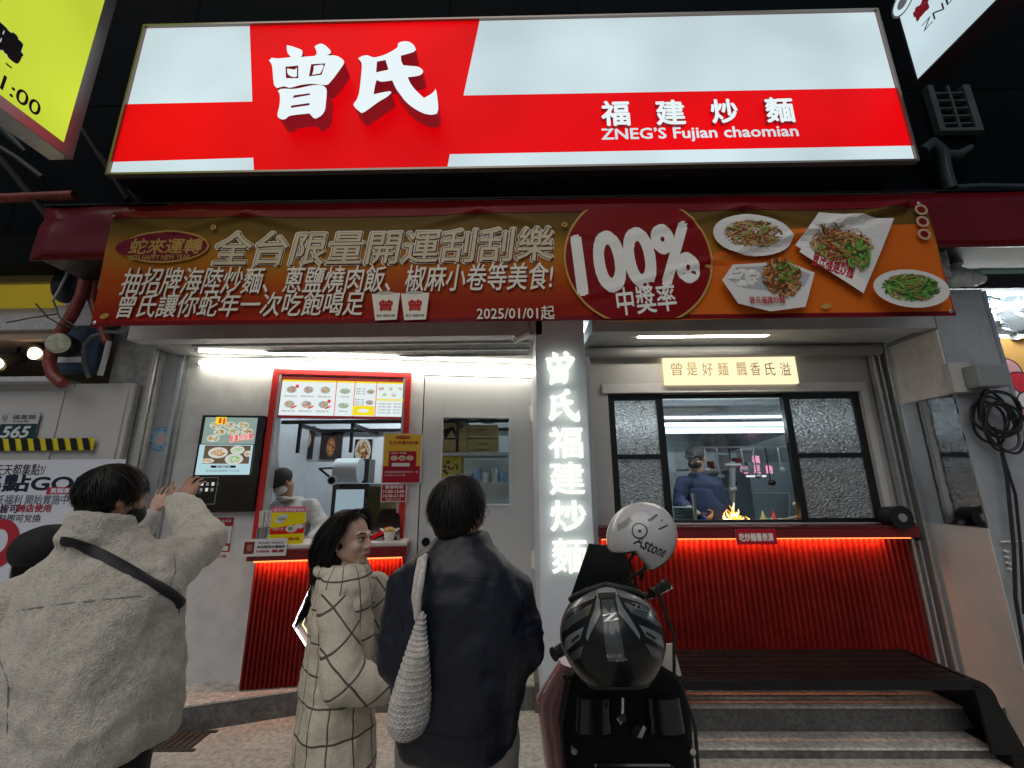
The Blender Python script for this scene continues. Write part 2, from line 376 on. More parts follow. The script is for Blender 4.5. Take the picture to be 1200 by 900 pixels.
def lit_panel(name, col, s):                          # backlit acrylic with tubes behind it
    m = E(col, s); tt = m.node_tree; b = tt.nodes['Principled BSDF']
    tc = tt.nodes.new('ShaderNodeTexCoord'); wv = tt.nodes.new('ShaderNodeTexNoise'); wv.inputs['Scale'].default_value = 1.1; wv.inputs['Detail'].default_value = 1.5
    mr = tt.nodes.new('ShaderNodeMapRange'); mr.inputs[1].default_value = .3; mr.inputs[2].default_value = .7; mr.inputs[3].default_value = s*.80; mr.inputs[4].default_value = s*1.07
    tt.links.new(tc.outputs['Object'], wv.inputs[0]); tt.links.new(wv.outputs[0], mr.inputs[0]); tt.links.new(mr.outputs[0], b.inputs['Emission Strength'])
    return m
red_l = lit_panel('r', RED, 1.0); wht_l = lit_panel('w', WHT, 1.0)
p.urect(sx0, zs0, sx1, zs1, red_l)
U = lambda x, y: SIGN.uv(x, y)
def cl(x, y, eu=None, ev=None):
    u, v = U(x, y); return (u if eu is None else eu, v if ev is None else ev)
e = .006
p.poly([cl(172, 32, sx0+e, zs1-e), cl(292, 29, None, zs1-e), cl(295, 118), cl(150, 121, sx0+e)], wht_l, uv=True)
p.poly([cl(131, 189, sx0+e), cl(296, 184), cl(297, 200, None, zs0+e), (sx0+e, zs0+e)], wht_l, uv=True)
p.poly([cl(562, 22, None, zs1-e), (sx1-e, zs1-e), cl(1050, 102, sx1-e), cl(543, 111)], wht_l, uv=True)
p.poly([cl(527, 180), cl(1067, 170, sx1-e), (sx1-e, zs0+e), cl(524, 196, None, zs0+e)], wht_l, uv=True)
p.text('ZNEG\u2019S Fujian chaomian', (704, 151), (937, 164), E(WHT, 1.0), off=.022)
face = p.build('sign_face', sg)

ZENG = [[(182,118),(215,126),(262,143),(273,152),(272,178),(262,188),(345,182),(358,166),(345,126),(373,111),(400,115),(438,150),(440,166),(416,178),(470,180),(505,198),(518,218),(505,245),(428,345),(404,352),(330,345),(262,352),(200,368),(168,360),(125,370),(108,350),(98,250),(92,228),(78,208),(95,192),(130,196),(207,189),(186,160)],
        [(175,245),(250,238),(250,312),(178,312)], [(325,230),(408,225),(386,292),(312,302)],
        [(130,385),(150,374),(230,374),(330,354),(385,353),(412,370),(416,400),(410,470),(405,500),(385,530),(352,549),(338,543),(315,518),(200,532),(172,552),(145,550),(128,530),(140,470),(142,410)],
        [(225,412),(318,400),(318,410),(216,428)], [(210,472),(315,457),(315,470),(205,486)],
        [(184,255),(228,262),(242,250),(242,300),(225,306),(190,290)], [(340,240),(392,232),(398,244),(378,284),(330,292),(338,268)]]
SHI = [[(600,195),(625,182),(655,178),(690,190),(745,178),(800,152),(830,130),(833,108),(860,97),(895,98),(925,118),(938,145),(925,158),(850,180),(852,210),(864,236),(905,240),(950,245),(978,265),(975,285),(950,298),(890,306),(905,340),(935,380),(985,428),(1030,402),(1054,375),(1060,400),(1069,490),(1060,520),(1030,526),(985,518),(930,490),(880,450),(845,405),(820,370),(800,325),(735,332),(708,322),(700,350),(690,406),(785,388),(795,396),(770,420),(720,450),(640,508),(620,516),(590,492),(573,465),(590,440),(605,400),(618,290),(620,225)],
       [(710,215),(760,205),(778,262),(705,278)]]
def curve_glyph(loops, fn, ext, name, mats, parent, plane, d, bev=0):
    cu = bpy.data.curves.new('t', 'CURVE'); cu.dimensions = '2D'; cu.fill_mode = 'BOTH'; cu.extrude = ext/2; cu.resolution_u = 3
    cu.bevel_depth = bev; cu.bevel_resolution = 1; cu.offset = -bev
    for lp in loops:
        sp = cu.splines.new('BEZIER'); pts = [fn(*q) for q in lp]; sp.bezier_points.add(len(pts)-1)
        n = len(pts)
        for i, q in enumerate(pts):
            b = sp.bezier_points[i]; b.co = (q[0], q[1], 0); a, c = V(pts[i-1]), V(pts[(i+1) % n]); qq = V(q)
            t1, t2 = (qq-a), (c-qq); sm = t1.length and t2.length and t1.normalized().dot(t2.normalized()) > .55
            tan = (c-a).normalized() if sm else None
            b.handle_left_type = b.handle_right_type = 'FREE'
            hl = qq-(tan if sm else t1.normalized())*t1.length*.33; hr = qq+(tan if sm else t2.normalized())*t2.length*.33
            b.handle_left = (hl.x, hl.y, 0); b.handle_right = (hr.x, hr.y, 0)
        sp.use_cyclic_u = True
    o = bpy.data.objects.new('t', cu); me = bpy.data.meshes.new_from_object(o)
    t = MB(); vs = [plane.at(v.co.x, v.co.y, d+v.co.z) for v in me.vertices]
    fr, sd = [], []
    for q in me.polygons: (fr if q.normal.z > .7 else sd).append(tuple(q.vertices))
    t.v = vs; t.f = fr+sd; t.m = [0]*len(fr)+[1]*len(sd)
    bpy.data.objects.remove(o); bpy.data.meshes.remove(me); bpy.data.curves.remove(cu)
    return t.build(name, mats, parent)
zf = lambda x, y: SIGN.uv(300+x/5, 30+y/5, .10)
chw = E((.80, .90, .93), 1.0); chs = M('letter_side', (.30, .02, .035), .35, emit=.10, ecol=(.9, .05, .09))  # red bounce from the lit face is put into the side colour and glow
curve_glyph(ZENG, zf, .11, 'character', [chw, chs], sg, SIGN, .05)
curve_glyph(SHI, zf, .11, 'character', [chw, chs], sg, SIGN, .05)
def txt3(t, P, a, b, name, mats, parent, ext=.02, d=.0, off=.02, uvb=None, shear=0):
    vs, fs = glyphs(t, off, shear, .5)
    if uvb: u0, v0, u1, v1 = uvb
    else: (u0, v1), (u1, v0) = P.uv(*a, d), P.uv(*b, d)
    q = MB(); q.v = [P.at(u0+x*(u1-u0), v0+y*(v1-v0), d+z*ext) for x, y, z in vs]
    fr, sd = [], []
    for f_ in fs: (fr if all(vs[i][2] > .4 for i in f_) else sd).append(f_)
    q.f = fr+sd; q.m = [0]*len(fr)+[1]*len(sd)
    return q.build(name, mats, parent)
for ch, x0, x1, y0, y1 in (('福', 703, 739, 120, 149), ('建', 766, 804, 119, 148), ('炒', 830, 866, 118, 146), ('麵', 893, 932, 116, 145)):
    txt3(ch, SIGN, (x0, y0), (x1, y1), 'character', [chw, chs], sg, .025, .012, .03)
# wires holding the sign
for x in (-1.9, -1.2, -.1, .9, 2.0):
    pass
for x in (-2.0, -.6, .8, 2.1):
    for z in (zs0+.1, zs1-.2): t = MB(); t.box(x, x+.04, 2.86, 2.999, z, z+.04); t.build('bracket', blackm, sg)

# perpendicular blade signs
def blade(name, label, X, y0, z0, y1, z1, facing, bcol, lcol, border, bw, texts):
    th = .16; r = T(name, (X, (y0+y1)/2, z0), label, 'sign')
    P = PL((X, 0, 0), R(90)*(1 if facing > 0 else -1))     # plane running along Y
    sgn = 1 if P.u.y > 0 else -1
    ua, ub = sorted((y0*sgn, y1*sgn))
    t = MB(); t.pbox(P, ua, ub, z0, z1, -th, -.004); t.build('box', bcol, r, bevel=.006)
    q = Print(P, 0); q.urect(ua, z0, ub, z1, border); q.urect(ua+bw, z0+bw, ub-bw, z1-bw, lcol)
    texts(q, P); q.build('sign_face', r); return r, P
ink = PRT((.015, .015, .02)); 
def ytx(q, P):
    ua, ub = P.uv(20, 118)[0], P.uv(47, 130)[0]; v0, v1 = P.uv(46, 139)[1], P.uv(47, 121)[1]
    q.utext('11:00', ub-(ub-ua)*2.35, v0, ub, v1, ink, .01)
    q.utext('\u4e00 n -', P.uv(-60, 20)[0], P.uv(12, 84)[1], P.uv(12, 84)[0], P.uv(12, 73)[1], ink)
    u1 = P.uv(25, 70)[0]; v0, v1 = P.uv(20, 77)[1], P.uv(20, 42)[1]
    q.utext('鴉', u1-(v1-v0)*1.1, v0, u1, v1, E((.5, .56, .5), .9), .10); q.utext('鴉', u1-(v1-v0)*1.1, v0, u1, v1, ink, .05)
blade('blade_sign', 'lit yellow projecting sign with black opening hours at upper left', -3.08, .9, 3.81, 2.42, 6.2, 1, alum, lit_panel('y', (.62, .74, .05), .95), M('frame_metal', (.42, .36, .36), .35, metal=.5), .075, ytx)
def wtx(q, P):
    f = lambda x, y: P.uv(x, y)
    (ua, va), (ub, vb) = f(1073, 26), f(1089, 3)
    vv0, vv1 = f(1074, 27)[1], f(1074, 8)[1]
    q.utext('曾', ua, vv0, ua+(vv1-vv0)*1.0, vv1, PRT((.45, .01, .03)), .05)
    s0 = f(1082, 37); h = f(1084, 22)[1]-f(1084, 34)[1]
    q.utext('ZNEG\u2019S', s0[0], s0[1]-h*.1, s0[0]+h*5.4, s0[1]+h*.75, PRT((.05, .05, .07)))
    c = f(1058, 3); q.ell((c[0], c[1]), h*1.3, h*1.3, PRT((.35, .37, .4)), uv=True); q.ell((c[0], c[1]), h*1.1, h*1.1, E(WHT, .95), uv=True); q.ell((c[0], c[1]), h*.6, h*.6, PRT((.35, .37, .4)), uv=True)
blade('blade_sign', 'lit white projecting sign with red character at upper right', 2.86, .9, 4.36, 2.44, 6.6, -1, M('sign_box_black'), lit_panel('w2', (.58, .72, .78), .95), M('sign_box_black'), .012, wtx)

# ================================================================ RED FASCIA AND BANNER
zf0, zf1 = 3.17, 3.60
t = MB(); fas = T('canopy_fascia', (0, 2.65, zf0), 'glossy dark red fabric canopy fascia running behind the printed banner', 'awning')
ul, ur = FAS.uv(45, 275)[0], 4.6
nx, nz = 90, 5
def fw_(u, v):
    b = 0
    if u < -2.2: b += .035*math.exp(-((v-3.53)/.05)**2)*math.sin((u+3.2)*9)+.03*math.exp(-((u+2.42)/.12)**2)*(v-3.2)
    return b+.012*noise.noise(V((u*1.7, v*3, 1)))
FAS.wr = fw_
gr = [FAS.at(ul+(ur-ul)*i/nx, zf0+(zf1-zf0)*j/nz, 0) for j in range(nz+1) for i in range(nx+1)]
t.add(gr, [(j*(nx+1)+i, j*(nx+1)+i+1, (j+1)*(nx+1)+i+1, (j+1)*(nx+1)+i) for j in range(nz) for i in range(nx)])
o = t.build('fabric', M('red_vinyl', (.13, .002, .005), .3, spec=.35, n=.25, ns=2.5, bump=.12, bs=4), fas, smooth=True)
o.modifiers.new('thick', 'SOLIDIFY').thickness = .012
FAS.wr = None
t = MB(); t.box(ul+.02, ur, 2.67, 3.0, 3.2, 3.60); t.box(-2.55, 3.0, 2.64, 2.66, zf1+.005, zf1+.02, 1); t.box(ul, ur, 2.63, 3.0, 3.61, 3.62, 0); t.build('box', [blackm, alum], fas)

bu0 = (BAN.uv(133, 255)[0]+BAN.uv(103, 383)[0])/2; bu1 = (BAN.uv(1085, 245)[0]+BAN.uv(1120, 366)[0])/2
bv0 = (BAN.uv(103, 383)[1]+BAN.uv(1120, 366)[1]+BAN.uv(600, 380)[1])/3; bv1 = (BAN.uv(140, 246)[1]+BAN.uv(1080, 240)[1])/2+.005
def wr(u, v):
    s = (u-bu0)/(bu1-bu0); h = (v-bv0)/(bv1-bv0)
    d = .010*math.sin(u*2.1+.6)*(h+.2)+.005*noise.noise(V((u*2.2, v*3.0, 0)))
    for cx, sg_ in ((bu0+.02, 1), (bu0+.95, 1), (bu0+.95, -1), (bu1-.12, -1), (bu1-1.25, 1), (bu1-1.25, -1), (bu0+2.6, 1), (bu0+2.6, -1)):
        dx = (u-cx)*sg_
        if dx > 0:
            ridge = bv1-.02-dx*.30
            amp = .018*math.exp(-dx*3) if cx != bu1-.12 else .035*math.exp(-dx*1.1)
            d += amp*math.exp(-((v-ridge)/.028)**2)-amp*.7*math.exp(-((v-ridge+.05)/.03)**2)
    if s < .035 and h < .75: d -= .03*(1-s/.035)*(.75-h)
    return d
BAN.wr = wr
m = M('banner_print_shade', (.5, .2, .05), .5, spec=.12, bump=.1, bs=9); tt = m.node_tree; b = tt.nodes['Principled BSDF']
tc = tt.nodes.new('ShaderNodeTexCoord'); sp = tt.nodes.new('ShaderNodeSeparateXYZ'); tt.links.new(tc.outputs['Object'], sp.inputs[0])
nz_ = tt.nodes.new('ShaderNodeTexNoise'); nz_.inputs['Scale'].default_value = 1.6; tt.links.new(tc.outputs['Object'], nz_.inputs[0])
ad = tt.nodes.new('ShaderNodeMath'); ad.operation = 'MULTIPLY_ADD'; ad.inputs[1].default_value = .25; tt.links.new(nz_.outputs[0], ad.inputs[0]); tt.links.new(sp.outputs[2], ad.inputs[2])
mr = tt.nodes.new('ShaderNodeMapRange'); mr.inputs[1].default_value = .12; mr.inputs[2].default_value = (bv1-bv0)+.12; tt.links.new(ad.outputs[0], mr.inputs[0])
cr = tt.nodes.new('ShaderNodeValToRGB'); el = cr.color_ramp.elements
el[0].position = 0; el[0].color = (.26, .012, .008, 1); el[1].position = 1; el[1].color = (.13, .075, .022, 1)  # printed gold to red, plus the top half's shade put into the colour
for ps, c in ((.16, (.36, .03, .008)), (.38, (.55, .10, .010)), (.60, (.56, .24, .025)), (.8, (.22, .125, .025))):
    x = el.new(ps); x.color = (*c, 1)
tt.links.new(mr.outputs[0], cr.inputs[0]); tt.links.new(cr.outputs[0], b.inputs['Base Color'])
ban = T('promo_banner', ((bu0+bu1)/2, 2.58, bv0), 'long printed vinyl banner with gold lettering, red circle and food photos', 'banner')
tr = tt.nodes.new('ShaderNodeBsdfTranslucent'); ms = tt.nodes.new('ShaderNodeMixShader'); ms.inputs[0].default_value = .35
tt.links.new(cr.outputs[0], tr.inputs[0]); tt.links.new(b.outputs[0], ms.inputs[1]); tt.links.new(tr.outputs[0], ms.inputs[2]); tt.links.new(ms.outputs[0], tt.nodes['Material Output'].inputs[0])
t = MB(); nx, nz = 260, 44
gr = [BAN.at(bu0+(bu1-bu0)*i/nx, bv0+(bv1-bv0)*j/nz, 0) for j in range(nz+1) for i in range(nx+1)]
t.add(gr, [(j*(nx+1)+i, j*(nx+1)+i+1, (j+1)*(nx+1)+i+1, (j+1)*(nx+1)+i) for j in range(nz) for i in range(nx)])
t.build('sheet', m, ban, smooth=True)
BAN.wr = None; BAN.wrk = wr
p = Print(BAN, .0025, .0007)
dkred = PRT((.20, .008, .008), .4); gold = PRT((.45, .28, .08), .4); cream = PRT((.76, .72, .64), .5); brn = PRT((.10, .03, .015)); wht = PRT((.78, .78, .76), .4)
orange = PRT((.62, .20, .02), .4)
# edge bands and the orange field behind the dishes
p.poly([(140, 258), (1082, 250), (1086, 262), (137, 268)][:0] or [(833, 300), (900, 268), (1088, 262), (1098, 300), (1112, 345), (1117, 366), (700, 378), (790, 372)], PRT((.60, .13, .012), .4))
p.urect(bu0, bv1-.055, bu1, bv1, PRT((.16, .008, .015), .4), 120, 2); p.urect(bu0, bv0, bu1, bv0+.03, PRT((.15, .006, .012), .4), 120, 1)
sh = PRT((.10, .012, .01))
def row(txt, x0, y0, x1, y1, k=1.0, m=cream, off=.011, shr=.18, out=None, xo=None):
    n = len(txt)
    if out: p.text(txt, (x0-1.5, y0-1.5), (x1+1.5, y1+1.5), out, off+.045, shr)
    p.text(txt, (x0+1, y0+1.1), (x1+1, y1+1.1), sh, off, shr)
    p.text(txt, (x0, y0), (x1, y1), m, off, shr)
tg = PRT((.58, .50, .36), .4)
row('全台限量開運刮刮樂', 256, 272, 650, 307, m=tg, off=.015, shr=.12, out=cream)
p.text('全台限量開運刮刮樂', (256, 272), (650, 307), brn, .033, .12); p.text('全台限量開運刮刮樂', (256.5, 272.5), (649.5, 306.5), tg, .012, .12)
row('抽招牌海陸炒麵、蔥鹽燒肉飯、椒麻小卷等美食!', 148, 315, 649, 340)
row('曾氏讓你蛇年一次吃飽喝足', 144, 345, 425, 370)
row('2025/01/01起', 559, 360, 650, 375, off=.01, shr=0)
# year emblem
c = (196, 291); ru = BAN.uv(246, 291)[0]-BAN.uv(196, 291)[0]; rv = BAN.uv(196, 277)[1]-BAN.uv(196, 303)[1]
cu_, cv_ = BAN.uv(*c); p.ell((cu_, cv_), ru*1.02, rv*.72, gold, uv=True, rings=3); p.ell((cu_, cv_), ru*.98, rv*.64, PRT((.17, .01, .03)), uv=True, rings=3)
p.ell((cu_-ru*.2, cv_), ru*.95, rv*.5, PRT((.17, .01, .03)), uv=True, rings=2)
p.text('蛇來運轉', (157, 282), (238, 299), gold, .02, .1); p.text('2025 HAPPY NEW YEAR', (155, 301), (225, 306), gold, .02)
# circle
cc = BAN.uv(748, 319); rr = (BAN.uv(833, 318)[0]-BAN.uv(663, 318)[0])/2
ccv = (bv0+bv1)/2+.01
def clipell(r, m):
    d = p.lay(); n = 72; g = []; rings = 8; fs = []
    for k in range(n):
        a = 2*math.pi*k/n
        for q in range(rings+1):
            x, y = r*q/rings*math.cos(a), r*q/rings*math.sin(a)*1.0
            vv = min(max(ccv+y, bv0+.002), bv1-.05)
            g.append(BAN.at(cc[0]+x, vv, d))
    for k in range(n):
        for q in range(rings): fs.append((k*(rings+1)+q, k*(rings+1)+q+1, ((k+1) % n)*(rings+1)+q+1, ((k+1) % n)*(rings+1)+q))
    p.mb.add(g, fs, p.mi(m))
clipell(rr*1.03, gold); clipell(rr, PRT((.19, .004, .006), .4))
p.text('100%', (668, 270), (820, 340), wht, .045, .06, rot=.12)
p.text('中獎率', (720, 336), (793, 368), wht, .015, .06, rot=.09)
# loose petals and coins
for q in ((124, 371, 8), (822, 372, 0), (966, 360, 7)):
    if q[2]: p.ell(q[:2], .035, .018, gold, n=9, rot=.2)
for q in ((252, 268), (661, 266)): p.ell(q, .02, .02, gold, n=14); p.ell(q, .009, .009, brn, n=8)
for yy in (248, 262, 277): p.ell((1076+(yy-248)*.1, yy), .042, .042, PRT((.5, .34, .22))); p.ell((1076+(yy-248)*.1, yy), .026, .026, PRT((.16, .008, .015))); 
# two paper cups beside the second line
for x0 in (437, 471):
    p.poly([(x0, 346), (x0+33, 345), (x0+29, 376), (x0+4, 377)], cream); p.ell((x0+16, 345), .06, .012, PRT((.45, .43, .38)))
    p.text('曾', (x0+9, 353), (x0+24, 366), PRT((.45, .02, .02)), .03); p.text('曾氏 福建炒麵', (x0+6, 370), (x0+27, 373), ink)
noodle = [PRT(c, .4) for c in ((.34, .15, .05), (.50, .28, .10), (.22, .08, .03), (.12, .05, .02), (.55, .36, .16), (.30, .05, .02))]
green = [PRT(c, .4) for c in ((.06, .20, .03), (.12, .32, .05), (.03, .10, .02), (.22, .40, .10), (.30, .18, .06))]
plate = PRT((.68, .68, .68), .35); pl2 = PRT((.40, .41, .44), .35)
def U2(x, y): return BAN.uv(x, y)
def prx(x0, x1, y): return (U2(x1, y)[0]-U2(x0, y)[0])/2
p.ell((880, 277), prx(834, 927, 277), prx(834, 927, 277)*.60, plate, rings=3, rot=-.05); p.bits((880, 276), prx(843, 915, 277), prx(843, 915, 277)*.55, noodle+green[3:4], 160, .5, .05)
p.poly([(930, 289), (957, 251), (1044, 258), (1008, 346)], plate); p.poly([(934, 297), (1008, 346), (1012, 332), (940, 290)], wht)
p.text('曾氏福建炒麵', (948, 302), (1000, 322), PRT((.4, .03, .04)), .03, rot=-.42)
p.bits((982, 288), prx(945, 1022, 285), prx(945, 1022, 285)*.72, noodle+[green[3]], 220, .5, .04, rot=-.2); p.bits((1000, 300), prx(985, 1018, 290), .13, green, 60, .5, .12)
p.poly([(843, 331), (856, 313), (918, 309), (951, 322), (940, 362), (900, 367), (862, 358)], plate); p.poly([(850, 330), (860, 316), (917, 313), (946, 324), (939, 338), (905, 344), (868, 340)], pl2)
p.bits((870, 328), .12, .07, [wht, plate], 40, .5, .2); p.bits((913, 328), prx(890, 940, 328), .15, noodle[:4], 150, .35, .09); p.bits((917, 321), prx(900, 934, 321), .09, green, 60, .25, .08)
p.text('曾氏福建炒麵', (875, 350), (917, 358), PRT((.4, .03, .04)), .02)
p.ell((1062, 341), prx(1019, 1105, 341), prx(1019, 1105, 341)*.56, plate, rings=3, rot=-.05); p.bits((1061, 340), prx(1027, 1097, 341), prx(1027, 1097, 341)*.52, green, 170, .6, .07)
p.build('print', ban)
for u, v in ((bu0+.03, bv0+.03), (bu0+.02, bv1-.03), (bu0+.95, bv1-.03), (bu1-1.25, bv1-.03), (bu1-.03, bv0+.03), (bu1-.05, bv1-.03)):
    a = BAN.at(u, v, .006+wr(u, v)); t = MB(); t.sph(a, (.014, .006, .014), nu=10, nv=6); t.build('grommet', alum, ban)
BAN.wr = None

# neon characters on the pillar
nm = T('neon_lettering', (PX0, 2.9, 1.2), 'column of six white halo-lit characters down the grey center pillar', 'sign')
halo = E((.92, .95, .80), 2.6); nf = E((1.0, 1.0, .96), 1.0); ns_ = E((.95, 1, .85), 1.2)
for ch, x0, x1, y0, y1 in (('曾', 639, 675, 412, 450), ('氏', 642, 680, 456, 494), ('福', 642, 684, 500, 537), ('建', 643, 686, 541, 580), ('炒', 644, 688, 586, 623), ('麵', 646, 689, 631, 672)):
    if ch in '曾氏':
        lp = ZENG[:6] if ch == '曾' else SHI
        ax0, ax1, ay0, ay1 = (78, 518, 111, 552) if ch == '曾' else (573, 1069, 97, 526)
        (u0, v1), (u1, v0) = PIL.uv(x0, y0, .05), PIL.uv(x1, y1, .05)
        fn = lambda x, y: (u0+(x-ax0)/(ax1-ax0)*(u1-u0), v1-(y-ay0)/(ay1-ay0)*(v1-v0))
        c = curve_glyph(lp, fn, .03, 'neon_character', [nf, ns_], nm, PIL, .045)
    else:
        c = txt3(ch, PIL, (x0, y0), (x1, y1), 'neon_character', [nf, ns_], nm, .03, .045, .014 if ch == '麵' else .026)
    (u0, v1), (u1, v0) = PIL.uv(x0, y0, .0), PIL.uv(x1, y1, .0)
    la = bpy.data.lights.new('halo', 'AREA'); la.shape = 'RECTANGLE'; la.size = (u1-u0)*.9; la.size_y = (v1-v0)*.9; la.energy = .04; la.color = (1, 1, .84)
    lo = bpy.data.objects.new('halo_light', la); COL.objects.link(lo); lo.parent = nm
    lo.location = PIL.at((u0+u1)/2, (v0+v1)/2, .029)-V(nm.location); lo.rotation_euler = (R(90), 0, 0)
# ================================================================ LEFT SHOPFRONT (slightly angled facade)
P = LEF
def uvr(P, a, b, d=0):
    (u0, v1), (u1, v0) = P.uv(*a, d), P.uv(*b, d); return (u0, u1, v0, v1)
lf = T('counter_facade', LEF.at(-1.4, LF, 0), 'pale composite facade with service window left of the lettered pillar', 'shop front')
U0 = LEF.uv(226, 412)[0]; ztop = zl+.018
wu0, wu1 = LEF.uv(319, 470)[0], LEF.uv(481, 470)[0]; wz1 = LEF.uv(400, 435)[1]; wz0 = LEF.uv(400, 640)[1]
wu0 = (LEF.uv(321, 433)[0]+LEF.uv(303, 590)[0])/2; wu1 = (LEF.uv(482, 439)[0]+LEF.uv(475, 600)[0])/2
du0, du1 = LEF.uv(492, 560)[0], LEF.uv(624, 440)[0]; dz1 = LEF.uv(560, 441)[1]
t = MB()
t.pbox(P, U0, wu0, LF, ztop, -.08, 0); t.pbox(P, wu0, wu1, wz1, ztop, -.08, 0); t.pbox(P, wu0, wu1, LF, wz0, -.08, 0)
t.pbox(P, wu1, du0, LF, ztop, -.08, 0); t.pbox(P, du0, du1, dz1, ztop, -.08, 0); t.pbox(P, du1, -.005, LF, ztop, -.08, 0)
t.build('wall', whitewall, lf)
# door leaf with window
dl = T('service_door', LEF.at((du0+du1)/2, LF, 0), 'pale flush door with square glazed pane between menu window and pillar', 'door')
gx0, gx1, gz0, gz1 = LEF.uv(518, 540)[0], LEF.uv(597, 540)[0], LEF.uv(557, 591)[1], LEF.uv(557, 490)[1]
t = MB(); t.pbox(P, du0-.0, du0+.03, LF, dz1-.03, -.078, -.055); t.pbox(P, du1-.03, du1, LF, dz1-.03, -.078, -.055); t.pbox(P, du0, du1, dz1-.03, dz1, -.078, -.055); t.build('gap_shade', blackm, dl)  # black strips behind the leaf stand in for the shade in the door gap
t = MB(); e = .009
t.pbox(P, du0+e, gx0, LF+.01, dz1-e, -.05, -.006); t.pbox(P, gx1, du1-e, LF+.01, dz1-e, -.05, -.006); t.pbox(P, gx0, gx1, LF+.01, gz0, -.05, -.006); t.pbox(P, gx0, gx1, gz1, dz1-e, -.05, -.006)
t.build('leaf', M('door_grey', (.52, .53, .54), .4, n=.06, ns=1.5), dl, bevel=.003)
t = MB(); b_ = .018
for a in ((gx0-b_, gx1+b_, gz1, gz1+b_), (gx0-b_, gx1+b_, gz0-b_, gz0), (gx0-b_, gx0, gz0, gz1), (gx1, gx1+b_, gz0, gz1)): t.pbox(P, *a, -.004, .008)
t.build('glazing_bead', whitewall, dl, bevel=.002)
clear = M('clear_glass', (.9, .95, .95), .02, trans=1, ior=1.15, spec=.4)
t = MB(); t.pbox(P, gx0, gx1, gz0, gz1, -.03, -.026); t.build('pane', clear, dl)
for zz in (dz1-.35, .95):
    t = MB(); t.tube([P.at(du1-.01, zz-.08, .014), P.at(du1-.01, zz+.08, .014)], .014, 12); t.pbox(P, du1-.045, du1+.03, zz-.07, zz+.07, .0, .006); t.build('hinge', whiteplas, dl, smooth=True)
t = MB(); q_ = LEF.w(495, 635); uu, vv = LEF.uv(499, 635); t.tube([P.at(uu, vv, -.006), P.at(uu, vv, .012)], .035, 20); t.build('finger_hole', blackm, dl)
# channels at the left jamb
ch = T('shutter_rail', LEF.at(U0, LF, 0), 'aluminium roller shutter rail at the left end of the pale facade', 'rail', 'roller shutter rails')
t = MB()
for k, (a, b, d0, d1) in enumerate(((U0-.075, U0-.045, -.05, .02), (U0-.045, U0-.03, -.05, .05), (U0-.03, U0, -.05, .02))): t.pbox(P, a, b, LF, ztop, d0, d1)
t.build('channel', alum, ch, bevel=.002)
t = MB(); t.pbox(P, U0-.44, U0-.076, LF, 2.95, -.05, .012)
tag(t.build('jamb_panel', M('jamb_grey', (.40, .43, .47), .4, n=.08, ns=3), bevel=.003), 'plain grey jamb panel bearing the round blue sticker', 'panel')
# LED tubes along the top
def tube_light(name, label, a, b, r, s, cat='light', col=(1, .93, .78), group=None):
    t_ = T(name, (V(a)+V(b))/2, label, cat, group)
    t = MB(); t.tube([a, b], r, 10); t.build('tube', E(col, s), t_, smooth=True)
    d = (V(b)-V(a)).normalized()
    for q, s2 in ((V(a), -1), (V(b), 1)): t = MB(); t.tube([q+d*s2*.001, q+d*s2*.03], r*1.15, 10); t.build('end_cap', whiteplas, t_, smooth=True)
    return t_
tube_light('led_tube', 'long warm LED tube along the head of the pale facade', P.at(U0+.1, ztop-.06, .05), P.at(-.08, ztop-.06, .05), .016, 21)
tube_light('led_tube', 'LED tube in the soffit just in front of the upper one', P.at(U0+.2, ztop-.012, .26), P.at(-.10, ztop-.012, .26), .013, 16)
# red window frame
fr = T('service_window', P.at((wu0+wu1)/2, wz0, 0), 'red framed open service window with menu lightbox in its head', 'window')
redm = M('red_frame', (.48, .02, .02), .35, n=.1); b_ = .05
t = MB()
for a in ((wu0-.0, wu1, wz1-b_, wz1), (wu0, wu0+b_, wz0, wz1-b_), (wu1-b_, wu1, wz0, wz1-b_)): t.pbox(P, *a, -.10, .03)
t.build('frame', redm, fr, bevel=.004)
t = MB(); t.pbox(P, wu0+b_+.001, wu0+b_+.02, wz0, wz1-b_-.002, -.09, .02); t.pbox(P, wu1-b_-.02, wu1-b_-.001, wz0, wz1-b_-.002, -.09, .02); t.build('track', alum, fr)
# menu lightbox
mb_ = T('menu_lightbox', P.at((wu0+wu1)/2, 2.2, -.05), 'backlit menu board with small dish pictures hung in the red window', 'menu board')
a = uvr(P, (327, 441), (477, 491), 0); MP = P
t = MB(); t.pbox(P, a[0], a[1], a[2], a[3], -.07, 0); t.build('box', redm, mb_, bevel=.003)
for x in (352, 452):
    u = P.uv(x, 445)[0]; t = MB(); t.pbox(P, u-.012, u+.012, a[3]+.001, wz1-b_-.001, -.05, -.03); t.build('hanger', alum, mb_)
q = Print(P, .002); LW = E((.78, .86, .86), .98); LY = E((.95, .75, .02), .95); lgy = E((.45, .5, .5), .8)
fo = [E(c, .8) for c in ((.75, .42, .12), (.55, .25, .06), (.85, .62, .3), (.4, .15, .05))]; fg = [E(c, .8) for c in ((.2, .5, .12), (.4, .65, .25), (.75, .8, .6))]
lr = E((.8, .06, .04), .9); li = PRT((.10, .14, .16)); q_li = E((.16, .22, .25), .7)
u0, u1, z0, z1 = a[0]+.035, a[1]-.035, a[2]+.018, a[3]-.028
q.urect(u0, z0, u1, z1, LW)
W = u1-u0; H = z1-z0
def F(x, y): return (u0+W*x, z1-H*y)
q.urect(u0, z1-H*.05, u1, z1, LY)
for x in (.435, .585, .765): q.urect(*F(x-.003, 1), *F(x+.003, 0), lr)
